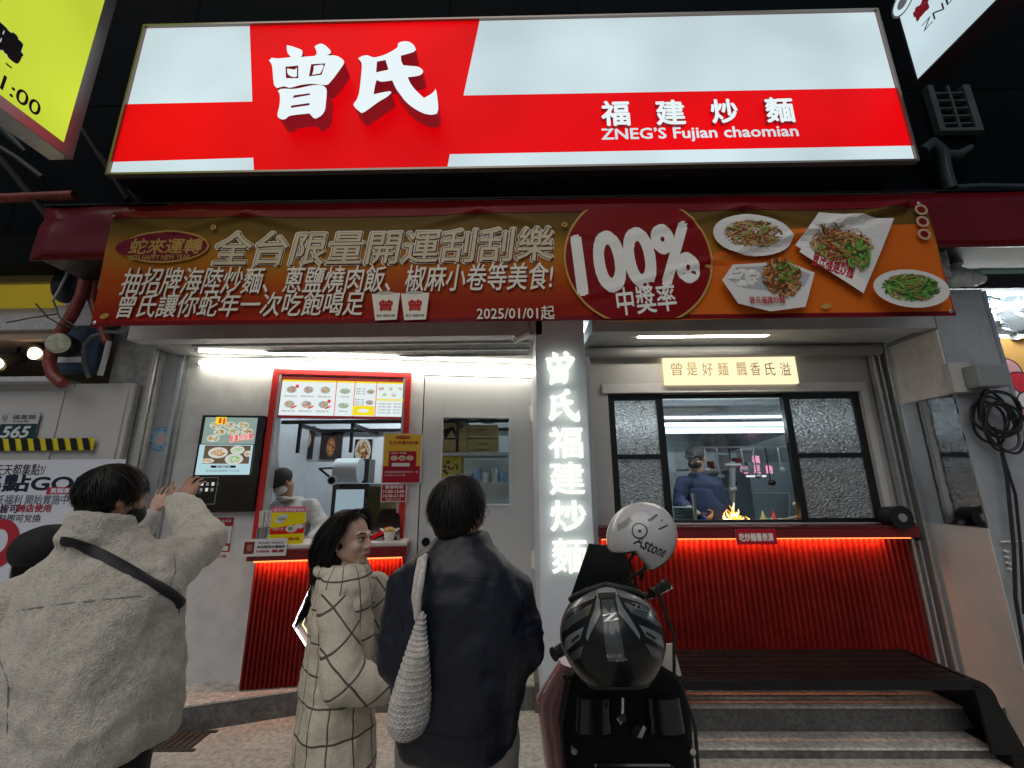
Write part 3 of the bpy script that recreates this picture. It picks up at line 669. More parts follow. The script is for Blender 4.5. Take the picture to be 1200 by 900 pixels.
for r_ in range(2):
    for c_ in range(3):
        x, y = F(.08+.135*c_, .28+.42*r_); q.ell((x, y), .042, .032, lgy, uv=True, n=16); q.bits((x, y), .038, .03, fo, 22, .6, .12, uv=True)
        q.utext('海陸炒麵 $95', x-.06, y-.07, x+.05, y-.052, q_li)
        if r_: q.ell((x+.04, y-.025), .03, .008, lr, uv=True, n=8, rot=.5)
        if (r_ == 0 and c_ == 0) or (r_ and c_ == 2): q.ell((x+.045, y+.03), .016, .016, lr, uv=True, n=12)
    x, y = F(.51, .3+.42*r_); q.ell((x, y), .045, .025, lgy, uv=True, n=16); q.bits((x, y), .04, .022, fg, 20, .5, .15, uv=True); q.utext('炒青菜 $40', x-.04, y-.06, x+.04, y-.044, q_li)
    x, y = F(.72, .3+.32*r_); q.ell((x, y), .035, .022, lgy, uv=True, n=14); q.bits((x, y), .03, .02, fo, 18, .5, .15, uv=True)
    for k in range(3): q.utext('椒麻小卷', *F(.60, .25+.07*k+.32*r_), *F(.675, .20+.07*k+.32*r_), q_li)
q.urect(*F(.588, .99), *F(.762, .72), LY); q.ell(F(.675, .86), .05, .016, LW, uv=True)
for k in range(5): x, y = F(.81+.075*(k % 3) + (.03 if k > 2 else 0), .22+.18*(k//3)); q.bits((x, y), .026, .018, fg if k % 2 else fo, 16, .6, .2, uv=True)
q.urect(*F(.768, .56), *F(.998, .52), LY)
for k in range(4): q.utext('小菜 飲料 湯品', *F(.79+.0*k, .68+.085*k), *F(.90, .63+.085*k), q_li); q.utext('$30 $25', *F(.92, .68+.085*k), *F(.98, .63+.085*k), q_li)
q.build('menu_face', mb_)
# counter with corrugated front
ct = T('service_counter', P.at((wu0+wu1)/2, LF, .1), 'red corrugated service counter below the menu window behind the woman', 'counter')
cu0 = (P.uv(303, 650, .2)[0]+P.uv(277, 790, .2)[0])/2; cu1 = P.uv(474, 660, .2)[0]
cz1 = P.uv(390, 637, .26)[1]
t = MB(); t.pbox(P, cu0-.03, cu1+.02, cz1-.03, cz1, -.35, .27); t.build('worktop', M('worktop_white', (.55, .5, .48), .3, n=.1), ct, bevel=.005)
t = MB(); t.pbox(P, cu0-.03, cu1+.02, cz1-.11, cz1-.031, 0, .275); t.build('fascia', redlac, ct, bevel=.004)
def corr(P, u0, u1, z0, z1, d, name, parent, pitch=.032, amp=.013, lean=0):
    t = MB(); n = int((u1-u0)/pitch)*8; pr = [-1, -1, -.7, .7, 1, 1, .7, -.7]; g = []
    for j in range(2):
        for i in range(n+1): g.append(P.at(u0+(u1-u0)*i/n, z0+(z1-z0)*j, d+amp*pr[i % 8]))
    t.add(g, [(i, i+1, n+2+i, n+1+i) for i in range(n)]); return t.build(name, redcorr, parent, smooth=True)
corr(P, cu0, cu1, LF+.01, cz1-.11, .20, 'corrugated_sheet', ct)
t = MB(); t.pbox(P, cu0, cu1, LF, cz1-.112, .0, .18); t.build('carcass', redlac, ct)
E_or = E((1, .22, .06), 14)
t = MB(); t.pbox(P, cu0+.02, cu1-.02, cz1-.122, cz1-.112, .235, .262); t.build('led_strip', E((1, .24, .07), 2.5), ct)
GLOW = []
def glow(P, u0, u1, z, d, e, parent):                 # the LED strip's own light, thrown down the corrugated sheet
    la = bpy.data.lights.new('strip_glow', 'AREA'); la.shape = 'RECTANGLE'; la.size = abs(u1-u0); la.size_y = .02; la.energy = e; la.color = (1, .30, .09); la.spread = R(170)
    lo = bpy.data.objects.new('strip_glow', la); COL.objects.link(lo); lo.parent = parent; lo.location = P.at((u0+u1)/2, z, d)-V(parent.location)
    lo.rotation_euler = (R(52), 0, math.atan2(P.u.y, P.u.x))
glow(P, cu0+.03, cu1-.03, cz1-.124, .245, 9, ct)
# kiosk screen
ks = T('ordering_screen', P.at(U0+.4, 1.3, .05), 'tall black ordering screen showing dishes beside the red window', 'screen')
a = uvr(P, (233, 486), (301, 600), .06); a = ((P.uv(234, 486, .06)[0]+P.uv(222, 597, .06)[0])/2, (P.uv(308, 487, .06)[0]+P.uv(299, 600, .06)[0])/2, a[2], a[3])
t = MB(); t.pbox(P, a[0], a[1], a[2], a[3], 0, .06); t.build('bezel', M('gloss_black', (.008, .008, .009), .12, coat=.5), ks, bevel=.008)
q = Print(P, .0615); u0, u1, z0, z1 = a[0]+.03, a[1]-.055, a[2]+.03, a[3]-.02; W = u1-u0; H = z1-z0
q.urect(*F(0, .30), *F(1, 0), E((.35, .48, .42), .7)); 
for k in range(7):
    x, y = F(.22+.26*(k % 3)+.1*(k//3 % 2), .09+.075*(k//3)); q.ell((x, y), .05, .03, E((.7, .78, .7), .8), uv=True, n=16); q.bits((x, y), .045, .026, fo+fg[:1], 30, .6, .13, uv=True)
q.urect(*F(.22, .08), *F(.42, 0), LY); q.urect(*F(.28, .07), *F(.33, .01), lr); q.urect(*F(.36, .08), *F(.40, .01), lr)
q.utext('開運刮刮樂', *F(.52, .27), *F(.98, .19), E((.9, .85, .85), .9), .12, rot=.15); q.utext('開運刮刮樂', *F(.52, .27), *F(.98, .19), lr, .02, rot=.15)
q.urect(*F(0, .64), *F(1, .31), E((.50, .74, .80), .85)); q.urect(*F(.10, .52), *F(.96, .32), E((.20, .14, .08), .6))
for x, y, rx, ry, m_ in ((.36, .40, .075, .045, fo), (.72, .37, .055, .035, fg), (.68, .47, .07, .045, fg), (.93, .41, .03, .025, fo), (.2, .49, .05, .02, fo)):
    x, y = F(x, y); q.ell((x, y), rx, ry, E((.75, .75, .72), .8), uv=True, n=20); q.bits((x, y), rx*.8, ry*.7, m_, 30, .6, .14, uv=True)
q.urect(*F(.28, .565), *F(.74, .54), PRT((.02, .02, .02))); q.utext('曾氏福建炒麵', *F(.38, .563), *F(.64, .542), LW); q.utext('結帳請點選螢幕下方按鈕', *F(.2, .61), *F(.82, .585), q_li)
wl = E((.8, .8, .8), .8)
for i in range(4):
    for j in range(2): q.urect(*F(.05+.10*i, .755+.06*j), *F(.10+.10*i, .72+.06*j), wl if (i+j) % 2 else E((.3, .3, .3), .6))
for z_ in (.67, .95): q.urect(*F(.0, z_), *F(.46, z_-.003), E((.3, .3, .3), .6))
q.urect(*F(.455, .95), *F(.46, .67), E((.3, .3, .3), .6)); q.urect(*F(.02, .84), *F(.1, .825), wl)
q.build('display', ks)
# papers on the facade
def poster(name, label, P, a, b, d, fn, th=.003, cat='poster'):
    (u0, v1), (u1, v0) = P.uv(*a, d), P.uv(*b, d)
    r = T(name, P.at((u0+u1)/2, v0, d), label, cat)
    t = MB(); t.pbox(P, u0, u1, v0, v1, d, d+th); t.build('card', PRT((.62, .62, .62)), r)
    q = Print(P, d+th); fn(q, u0, v0, u1-u0, v1-v0, lambda x, y: (u0+(u1-u0)*x, v1-(v1-v0)*y)); q.build('print', r); return r
redp = PRT((.35, .015, .03)); wp = PRT((.62, .62, .64)); yel = PRT((.75, .62, .01)); pink = PRT((.75, .10, .22))
def f_qr(q, u, v, w_, h, G):
    q.urect(*G(.03, .82), *G(.97, .02), redp); q.utext('掃碼點餐 免排隊', *G(.2, .14), *G(.9, .06), wp)
    q.urect(*G(.55, .62), *G(.95, .22), wp)
    for k in range(3): q.urect(*G(.08+.3*k, .79), *G(.32+.3*k, .68), wp)
    q.utext('曾氏福建炒麵', *G(.1, .95), *G(.9, .87), redp)
poster('notice_card', 'red notice with white squares taped below the ordering screen', P, (236, 606), (269, 656), .0, f_qr)
def f_lab(q, u, v, w_, h, G):
    q.urect(*G(.08, .85), *G(.30, .15), PRT((.16, .04, .03))); q.ell(G(.2, .5), w_*.06, h*.2, PRT((.35, .14, .12)), uv=True)
    q.utext('曾氏現炒 新鮮直送', *G(.38, .3), *G(.92, .18), q.P and ink); q.utext('本店使用台灣豬肉', *G(.36, .55), *G(.96, .38), ink, .02); q.utext('100% 國產', *G(.36, .8), *G(.96, .63), redp, .03)
poster('origin_label', 'small white label with dark photo at the left counter corner', P, (283, 632), (335, 651), .28, f_lab, cat='label')
def f_hr(q, u, v, w_, h, G):
    q.urect(*G(.03, .99), *G(.97, .01), PRT((.62, .40, .05))); q.urect(*G(.03, .99), *G(.97, .66), redp)
    q.ell(G(.5, .08), w_*.2, h*.035, redp, uv=True); q.utext('蛇來運轉', *G(.36, .1), *G(.64, .06), gold)
    q.utext('全台限量刮刮樂', *G(.14, .22), *G(.9, .15), redp, .02); q.urect(*G(.16, .7), *G(.86, .36), redp)
    for k in range(3): q.ell(G(.3+.2*k, .5), w_*.09, h*.05, PRT((.6, .5, .4)), uv=True); q.bits(G(.3+.2*k, .5), w_*.07, h*.04, noodle, 16, .5, .15, uv=True)
    q.utext('100% 中獎', *G(.2, .42), *G(.6, .38), wp, .02); q.urect(*G(.25, .67), *G(.7, .6), wp)
    q.utext('活動期間消費滿百即可刮一張', *G(.08, .80), *G(.92, .76), wp); q.utext('詳情請洽店內人員', *G(.08, .86), *G(.6, .83), wp)
poster('promo_poster', 'gold and red promotion poster on the right edge of window', P, (450, 508), (493, 566), .04, f_hr)
def f_hours(q, u, v, w_, h, G):
    q.urect(*G(.04, .96), *G(.96, .04), redp); q.utext('營業時間', *G(.15, .28), *G(.85, .08), wp, .02)
    q.utext('11:00-15:00', *G(.1, .52), *G(.9, .34), wp, .03); q.utext('16:30-21:30', *G(.1, .75), *G(.9, .58), wp, .03); q.utext('每週三公休', *G(.2, .93), *G(.8, .8), wp)
poster('hours_card', 'small red opening-hours card just below the gold poster', P, (447, 567), (476, 588), .045, f_hours, cat='card')
# round blue sticker
st = T('round_sticker', P.at(U0-.26, 1.9, 0), 'round pale blue sticker on the grey jamb', 'sticker')
q = Print(P, .0135); c = q.uv(188, 514); q.ell(c, .098, .098, PRT((.10, .24, .45)), uv=True, n=36); q.ell(c, .092, .092, PRT((.28, .48, .66)), uv=True, n=36)
q.ell(c, .055, .055, PRT((.40, .55, .68)), uv=True); q.ell((c[0]+.005, c[1]-.01), .03, .038, PRT((.60, .42, .42)), uv=True); q.ell((c[0]+.01, c[1]+.02), .022, .02, PRT((.62, .45, .44)), uv=True)
for k in range(10):
    a_ = .6+k*.62; q.utext('食', c[0]+.074*math.cos(a_)-.009, c[1]+.074*math.sin(a_)-.009, c[0]+.074*math.cos(a_)+.009, c[1]+.074*math.sin(a_)+.009, PRT((.06, .14, .34)) if k % 3 else wp, .02, rot=a_-1.57)
q.build('print', st)
# neon diamond lamp standing in front of the counter
nd = T('neon_diamond', P.at(P.uv(366, 722, .4)[0], LF, .4), 'white neon hexagon lamp half hidden behind the woman', 'neon sign')
c = [P.w(x, y, .34) for x, y in ((366, 684), (344, 733), (364, 765), (400, 765), (412, 733), (396, 684))]
t = MB(); t.tube(c+[c[0]], .007, 8, cap=False); t.build('outer_tube', E((1, .86, .88), 5), nd, smooth=True)
cc_ = sum(c, V())/6; t = MB(); t.tube([cc_+(p_-cc_)*.72 for p_ in c]+[cc_+(c[0]-cc_)*.72], .005, 8, cap=False); t.build('inner_tube', E((.9, .8, .4), 2.0), nd, smooth=True)
t = MB(); t.prism([p_+P.n*-.02 for p_ in c], P.n*-.006); t.build('back_plate', M('smoked_acrylic', (.25, .20, .2), .2), nd)
# things on the counter
hd = T('chopstick_holder', P.at(P.uv(309, 630, .15)[0], cz1, .15), 'steel canister of paper wrapped chopsticks at the left window corner', 'holder')
hc = P.w(309, 634, .15); hc.z = cz1
t = MB(); hr_ = .055; t.tube([hc, hc+V((0, 0, .12))], hr_, 24); t.build('canister', steel, hd, smooth=True)
cw = M('chopstick_wrap', (.62, .58, .56), .6, n=.35, ns=60)
for k in range(16):
    a_ = k*2.4; r_ = hr_*.8*math.sqrt((k+.5)/16); p_ = hc+V((r_*math.cos(a_), r_*math.sin(a_), .122)); t = MB(); t.tube([p_, p_+V((.004*math.cos(a_), 0, .12+.012*random.random()))], .011, 6); t.build('chopstick_packet', cw, hd)
def f_fly(q, u, v, w_, h, G):
    q.urect(*G(0, 1), *G(1, 0), yel); q.urect(*G(0, .15), *G(1, 0), pink); q.utext('曾氏外帶專屬優惠', *G(.05, .13), *G(.95, .04), wp, .02)
    q.poly([G(0, .58), G(1, .46), G(1, .72), G(0, .74)], PRT((.6, .02, .01)), uv=True)
    q.ell(G(.3, .32), w_*.2, h*.1, wp, uv=True, rot=.5); q.bits(G(.3, .32), w_*.15, h*.07, green, 20, .5, .15, uv=True)
    q.ell(G(.62, .6), w_*.17, h*.09, wp, uv=True); q.bits(G(.62, .6), w_*.12, h*.06, green+noodle[:2], 20, .5, .15, uv=True); q.ell(G(.85, .53), w_*.14, h*.06, wp, uv=True)
    q.utext('加購只要', *G(.08, .63), *G(.4, .56), wp); q.utext('套餐升級', *G(.5, .9), *G(.9, .82), redp, .02); q.ell(G(.3, .88), w_*.2, h*.05, wp, uv=True)
poster('flyer_stand', 'yellow and pink flyer standing on the counter', P, (320, 594), (355, 637), .21, f_fly, .006, 'flyer')
# small snack display at the right end
sd = T('snack_display', P.at(wu1-.2, cz1, .1), 'black display box with red flashes at the right counter end', 'display box')
a = uvr(P, (437, 597), (472, 633), .1)
t = MB(); t.prism([P.at(a[0], cz1, .14), P.at(a[1]-.02, cz1, .14), P.at(a[1]-.05, a[3], .0), P.at(a[0]+.05, a[3], .0)], P.n*-.12); t.build('body', M('gloss_black'), sd)
q = Print(P, .15); q.P = P; t = MB(); t.prism([P.at(a[0]+.0, cz1+.03, .143), P.at(a[0]+.13, cz1+.11, .118), P.at(a[0]+.13, cz1+.06, .13), P.at(a[0], cz1, .143)], P.n*.003); t.build('red_flash', PRT((.6, .01, .01)), sd)
cp = T('noodle_cup', P.w(456, 633, .2), 'small white paper cup heaped with noodles at right counter end', 'cup')
cb = P.w(456, 633, .2); cb.z = cz1
t = MB(); t.tube([cb, cb+V((0, 0, .075))], [.034, .046], 20); t.build('cup', PRT((.72, .70, .68)), cp, smooth=True)
t = MB(); t.sph(cb+V((0, 0, .08)), (.048, .048, .03), nu=14, nv=8); t.build('noodles', M('snack_noodle', (.55, .30, .10), .5, n=.6, ns=60), cp, smooth=True)
for s_ in (-1, 1): t = MB(); t.cone(cb+V((s_*.05, 0, .08)), .012, cb+V((s_*.075, 0, .095)), .006); t.build('spoon_tip', PRT((.7, .68, .62)), cp, smooth=True)

# ================================================================ ROOM BEHIND THE SERVICE WINDOW
def pic(label, a, b, Y, kind):
    Q = PL((0, Y, 0)); (u0, v1), (u1, v0) = Q.uv(*a), Q.uv(*b); r = T('food_photo', Q.at((u0+u1)/2, v0), label, 'picture', 'dark food photos on the back wall')
    t = MB(); t.pbox(Q, u0, u1, v0, v1, 0, .02); t.build('board', M('gloss_black'), r)
    q = Print(Q, .022); q.urect(u0+.01, v0+.01, u1-.01, v1-.01, PRT((.04, .03, .03), .3)); c = ((u0+u1)/2, (v0+v1)/2+kind[2]); rx = (u1-u0)*kind[0]; q.ell(c, rx, rx*kind[1], PRT(kind[3]), uv=True); q.bits(c, rx*.85, rx*kind[1]*.85, noodle, 60, .5, .12, uv=True); q.build('print', r)
pic('dark food photo with a round pan, leftmost on back wall', (337, 500), (366, 538), 5.58, (.42, 1.1, .03, (.5, .4, .3)))
pic('dark food photo of meat skewers, middle one on the back wall', (378, 505), (400, 538), 5.58, (.2, 2.2, -.03, (.3, .1, .05)))
pic('pale edged food photo of noodles, right one on back wall', (417, 515), (435, 543), 5.58, (.46, 1.6, 0, (.6, .58, .5)))
Q = PL((0, 4.9, 0))
def inbox(name, label, cat, a, b, Y, dep, m, extra=None, bev=.004):
    Q = PL((0, Y, 0)); (u0, v1), (u1, v0) = Q.uv(*a), Q.uv(*b); r = T(name, Q.at((u0+u1)/2, v0), label, cat)
    t = MB(); t.box(u0, u1, Y, Y+dep, v0, v1); t.build('body', m, r, bevel=bev)
    if extra: extra(r, Q, u0, u1, v0, v1)
    return r
def e_cup(r, Q, u0, u1, v0, v1):
    t = MB(); t.tube([((u0+u1)/2-.12, 4.5, (v0+v1)/2), ((u0+u1)/2+.13, 4.5, (v0+v1)/2)], .13, 24); t.build('roll', M('pale_roll', (.6, .68, .72), .35), r, smooth=True)
inbox('paper_dispenser', 'grey white roll dispenser above the dark cooler', 'dispenser', (395, 538), (431, 566), 4.6, .2, M('gloss_black'), e_cup)
def e_fr(r, Q, u0, u1, v0, v1):
    t = MB(); t.pbox(Q, u0+.05, u1-.05, v0+.3, v1-.06, .0, .012); t.build('glass_door', E((.45, .6, .68), .55), r)
    t = MB()
    for k in range(4): t.tube([Q.at(u0+.1+.07*k, v0+.32, .02), Q.at(u0+.1+.07*k, v0+.5+.03*(k % 2), .02)], .025, 10)
    t.build('bottle', PRT((.4, .45, .45)), r)
inbox('drink_cooler', 'dark drinks cooler with lit glass door inside the shop', 'cooler', (390, 567), (425, 680), 4.6, .5, M('gloss_black'), e_fr)
inbox('yellow_partition', 'olive yellow cardboard cartons stacked at the right inside', 'carton', (424, 570), (474, 690), 5.0, .3, M('cardboard_yellow', (.48, .40, .16), .7, n=.15))
def e_tank(r, Q, u0, u1, v0, v1): pass
inbox('white_cabinet', 'white cabinet on the left wall behind the server', 'cabinet', (315, 515), (336, 560), 5.2, .3, M('cabinet_white', (.5, .54, .55), .4, n=.05))
fan_c = J(391, 563, 4.2); r = T('wall_lamp', fan_c, 'small round chrome lamp head left of the roll dispenser', 'lamp')
t = MB(); t.tube([fan_c, fan_c+V((0, -.05, 0))], .045, 20); t.build('head', alum, r, smooth=True); t = MB(); t.tube([fan_c+V((0, -.051, 0)), fan_c+V((0, -.056, 0))], .035, 20); t.build('lens', blackm, r)
t = MB(); t.tube([fan_c+V((0, 0, 0)), fan_c+V((-.2, .1, .12)), fan_c+V((-.28, 1.4, .2))], .012, 8); t.build('arm', blackm, r)
# ceiling of plastic bags and an overhead rack
r = T('storage_rack', (-1.2, 5.0, 2.2), 'overhead dark rack with plastic bags below the ceiling inside', 'rack')
t = MB(); t.box(-2.7, 0, 4.7, 4.74, 2.28, 2.32); t.box(-2.7, 0, 5.5, 5.54, 2.28, 2.32)
for k in range(5): t.box(-2.5+k*.6, -2.46+k*.6, 4.7, 5.54, 2.24, 2.28); t.box(-2.5+k*.6, -2.47+k*.6, 4.7, 4.73, 1.95, 2.28)
t.build('frame', blackm, r)
t = MB()
for k in range(7): t.sph((-1.2+k*.17, 4.8+.1*(k % 2), 2.36), (.16, .2, .07), nu=12, nv=8)
t.build('plastic_bag', M('clear_bag', (.55, .62, .68), .25, n=.5, ns=20, bump=.6, bs=14), r, smooth=True)
tube_light('ceiling_tube', 'cool ceiling tube inside the counter room', V((-2.3, 4.5, 2.85)), V((-.3, 4.6, 2.85)), .02, 80, col=(.85, .95, 1))
def box_label(r, Q, u0, u1, v0, v1):
    q = Print(Q, .001); q.utext('外帶餐盒', u0+(u1-u0)*.3, v0+(v1-v0)*.55, u0+(u1-u0)*.7, v0+(v1-v0)*.7, ink); q.urect(u0+(u1-u0)*.3, v0+(v1-v0)*.2, u0+(u1-u0)*.7, v0+(v1-v0)*.24, ink); q.build('print', r)
card = M('cardboard_yellow')
inbox('carton', 'large tan carton on shelf, left one seen through door pane', 'carton', (512, 494), (547, 530), 4.9, .4, card, lambda r, Q, u0, u1, v0, v1: (lambda q: (q.poly([(u0+.1, v0+.15), (u0+.26, v0+.15), (u0+.2, v1-.06), (u0+.08, v1-.1)], ink, uv=True), q.poly([(u0+.12, v0+.17), (u0+.23, v0+.17), (u0+.18, v1-.1)], card, uv=True), q.build('print', r)))(Print(Q, .001)))
inbox('carton', 'smaller tan carton, upper of the two stacked beside the large one', 'carton', (548, 498), (583, 513), 4.9, .3, card, box_label, 0)
inbox('carton', 'smaller tan carton, lower of the two stacked beside the large one', 'carton', (548, 514.5), (583, 530), 4.9, .3, card, box_label, 0)
Q = PL((0, 4.88, 0)); r = T('wire_shelf', Q.w(555, 533), 'grey wire shelf carrying the cartons behind the door pane', 'shelf'); (u0, v1), (u1, v0) = Q.uv(505, 530.5), Q.uv(600, 534)
t = MB(); t.box(u0, u1, 4.86, 4.87, v0, v1); t.box(u0, u1, 5.3, 5.31, v0, v1)
for k in range(24): t.box(u0+(u1-u0)*k/24, u0+(u1-u0)*k/24+.006, 4.87, 5.3, v1-.012, v1-.004)
t.build('wire_deck', alum, r)
def e_y(r, Q, u0, u1, v0, v1):
    q = Print(Q, .001); q.bits(((u0+u1)/2, v0+(v1-v0)*.5), (u1-u0)*.4, (v1-v0)*.35, [PRT((.12, .06, .02)), PRT((.6, .5, .2))], 40, .4, .2, uv=True); q.build('print', r)
inbox('noodle_carton', 'bright yellow printed carton under the shelf behind door pane', 'carton', (515, 535), (540, 561), 4.9, .25, M('bright_yellow_card', (.62, .50, .03), .5), e_y)
def kit(r, Q, u0, u1, v0, v1):
    for k in range(5):
        t = MB(); x = u0+(u1-u0)*(.15+.17*k); t.tube([(x, 4.75, v1), (x, 4.75, v1+.10+.05*(k % 2))], .045, 14); t.build('jar', [steel, PRT((.25, .35, .5)), whiteplas][k % 3], r, smooth=True)
inbox('prep_table', 'steel prep table with jars behind the door pane', 'table', (540, 565), (600, 620), 4.7, .5, steel, kit)
# ================================================================ RIGHT SHOPFRONT
P = RIG
rf = T('kitchen_facade', (1.9, 3.43, .2), 'grey facade panel around the wide kitchen window', 'shop front')
ru0 = PX1+.001; ru1 = 2.99
rz1 = zl+.038
ow = (P.uv(712, 463)[0], P.uv(1009, 458)[0]); ow = ((P.uv(711, 463)[0]+P.uv(722, 600)[0])/2, (P.uv(1009, 458)[0]+P.uv(1036, 607)[0])/2)
oz1 = (P.uv(712, 462)[1]+P.uv(1009, 458)[1])/2; oz0 = P.uv(900, 613)[1]
t = MB(); t.pbox(P, ru0, ow[0], .2, rz1, -.08, 0); t.pbox(P, ow[1], ru1, .2, rz1, -.08, 0); t.pbox(P, ow[0], ow[1], oz1, rz1, -.08, 0); t.pbox(P, ow[0], ow[1], .2, oz0, -.08, 0)
t.build('wall', M('taupe_composite', (.40, .40, .40), .42, n=.06, ns=2), rf)
t = MB(); b_ = .05
for a in ((ow[0]-b_, ow[1]+b_, oz1, oz1+b_+.03), (ow[1], ow[1]+b_, oz0, oz1)): t.pbox(P, *a, .001, .02)
t.build('casing', M('casing_grey', (.52, .52, .53), .4, n=.06), rf, bevel=.004)
# shutter roller under the soffit
r = T('shutter_roller', (1.8, 3.3, 2.62), 'grey roller shutter drum under the right soffit', 'shutter'); t = MB(); t.tube([(ru0+.03, 3.36, rz1-.055), (3.0, 3.36, rz1-.055)], .048, 18); t.build('drum', M('roller_grey', (.25, .25, .25), .5, n=.3, ns=12, stretch=(.2, 1, 1)), r, smooth=True)
# strip light in the soffit
r = T('soffit_light', (1.2, 3.05, 2.7), 'warm strip light recessed in the soffit over the kitchen window', 'light')
t = MB(); t.box(.95, 1.95, 3.075, 3.13, rz1-.008, rz1+.001); t.build('diffuser', E((1, .92, .78), 32), r)
# left jamb strip beside pillar, right rail
t = MB(); t.pbox(P, ru0, ru0+.10, .2, rz1, .005, .10); tag(t.build('jamb_strip', M('jamb_grey'), bevel=.003), 'grey folded jamb strip between the pillar and frosted panes', 'panel')
cr_ = T('shutter_rail', (3.02, 3.43, .2), 'aluminium roller shutter rail at the right end of the kitchen facade', 'rail', 'roller shutter rails')
t = MB()
for a, b, d0, d1 in ((2.935, 2.955, 0.021, .07), (2.955, 2.985, .021, .03), (2.985, 3.0, .0, .07), (3.0, 3.03, 0, .02), (3.03, 3.055, 0, .09)): t.pbox(P, a, b, .2, rz1-.001, d0, d1)
t.build('channel', alum, cr_, bevel=.002)
# windows
fb = M('window_frame_black', (.01, .011, .012), .3)
def frosted():
    m = M('frosted_glass', (.78, .84, .88), .28, trans=.62, ior=1.3, spec=.8, n=.1); t = m.node_tree; b = t.nodes['Principled BSDF']; L = t.links
    tc = t.nodes.new('ShaderNodeTexCoord'); mp = t.nodes.new('ShaderNodeMapping'); mp.inputs['Scale'].default_value = (1, 1, 1.5); L.new(tc.outputs['Object'], mp.inputs[0])
    vo = t.nodes.new('ShaderNodeTexVoronoi'); vo.feature = 'SMOOTH_F1'; vo.inputs['Scale'].default_value = 48; vo.inputs['Smoothness'].default_value = .6; L.new(mp.outputs[0], vo.inputs[0])
    nz = t.nodes.new('ShaderNodeTexNoise'); nz.inputs['Scale'].default_value = 45; L.new(mp.outputs[0], nz.inputs[0])
    mx = t.nodes.new('ShaderNodeMath'); mx.operation = 'ADD'; L.new(vo.outputs[0], mx.inputs[0]); L.new(nz.outputs[0], mx.inputs[1])
    bu = t.nodes.new('ShaderNodeBump'); bu.inputs['Strength'].default_value = 1; bu.inputs['Distance'].default_value = .03; L.new(mx.outputs[0], bu.inputs['Height']); L.new(bu.outputs[0], b.inputs['Normal'])
    return m
frost = frosted()
kw = T('kitchen_window', P.at((ow[0]+ow[1])/2, oz0, 0), 'wide black framed kitchen window with frosted side sashes above the long red counter', 'window')
def sash(label, u0, u1, z0, z1, d, fw, mull, gm, group=None):
    r = bpy.data.objects.new('sash', None); COL.objects.link(r); r.parent = kw; r.location = P.at((u0+u1)/2, z0, d)-V(kw.location); r['label'] = label; t = MB()
    t.pbox(P, u0, u0+fw, z0, z1, d-.035, d); t.pbox(P, u1-fw, u1, z0, z1, d-.035, d); t.pbox(P, u0+fw, u1-fw, z1-fw, z1, d-.035, d); t.pbox(P, u0+fw, u1-fw, z0, z0+fw*.6, d-.035, d)
    if mull: zm = mull; t.pbox(P, u0+fw, u1-fw, zm-fw*.35, zm+fw*.35, d-.033, d-.002)
    t.build('frame', fb, r, bevel=.003)
    segs = [(z0+fw*.6, mull-fw*.35), (mull+fw*.35, z1-fw)] if mull else [(z0+fw*.6, z1-fw)]
    for a, b in segs: q = MB(); q.pbox(P, u0+fw, u1-fw, a, b, d-.022, d-.016); q.build('pane', gm, r)
    return r
uL = (P.uv(779, 470)[0]+P.uv(789, 610)[0])/2; uR = (P.uv(921, 470)[0]+P.uv(945, 600)[0])/2
zm = (P.uv(745, 535)[1]+P.uv(985, 533)[1])/2
sash('black sash of two frosted panes next to the pillar', ow[0], uL, oz0, oz1, -.02, .055, zm, frost)
sash('black sash of two frosted panes at the right end', uR-.02, ow[1], oz0, oz1, -.02, .055, zm, frost)
sash('clear middle kitchen window showing the cook', uL-.03, uR+.03, oz0, oz1, -.06, .035, None, clear)
# lit plaque
pq = T('lit_plaque', (1.6, 3.4, 2.3), 'cream lit plaque above the kitchen window', 'sign'); a = uvr(P, (777, 416), (937, 449), .06)
t = MB(); t.pbox(P, a[0], a[1], a[2], a[3], .02, .06); t.build('box', E((1, .84, .52), 1.15), pq, bevel=.006)
t = MB(); t.pbox(P, a[0]+.03, a[1]-.03, a[2]+.03, a[3]-.03, .001, .02); t.build('back_light', E((1, .75, .4), 6), pq)
q = Print(P, .061); 
for c_, x0 in zip('曾是好麵飄香氏溢', (786, 804, 822, 840, 862, 878, 895, 913)): q.text(c_, (x0, 425), (x0+14, 440), PRT((.28, .18, .08)), .0)
q.build('lettering', pq)
# counter
kc = T('kitchen_counter', (1.9, 3.3, .2), 'long red corrugated counter under the kitchen window', 'counter')
ku0, ku1 = ru0+.102, 2.93; kz1 = P.uv(900, 616, .13)[1]
t = MB(); t.pbox(P, ku0, ku1, kz1-.018, kz1, .001, .16); t.build('worktop', M('worktop_dark_red', (.10, .012, .014), .25, n=.2), kc, bevel=.004)
t = MB(); t.pbox(P, ku0, ku1, kz1-.085, kz1-.019, .001, .155); t.build('fascia', redlac, kc, bevel=.003)
corr(P, ku0, ku1, .20, kz1-.087, .045, 'corrugated_sheet', kc, .042, .015)
t = MB(); t.pbox(P, ku0+.02, ku1-.03, kz1-.098, kz1-.0875, .085, .11); t.build('led_strip', E((1, .22, .06), 2.5), kc)
glow(P, ku0+.03, ku1-.22, kz1-.1, .092, 15, kc)
def f_tag(q, u, v, w_, h, G):
    q.urect(*G(0, 1), *G(1, 0), PRT((.42, .015, .03))); q.utext('吃炒麵看表演', *G(.08, .8), *G(.92, .25), PRT((.8, .75, .72)), .035)
poster('counter_tag', 'small red tag hanging on the kitchen counter edge', P, (861, 620), (911, 638), .165, f_tag, cat='tag')
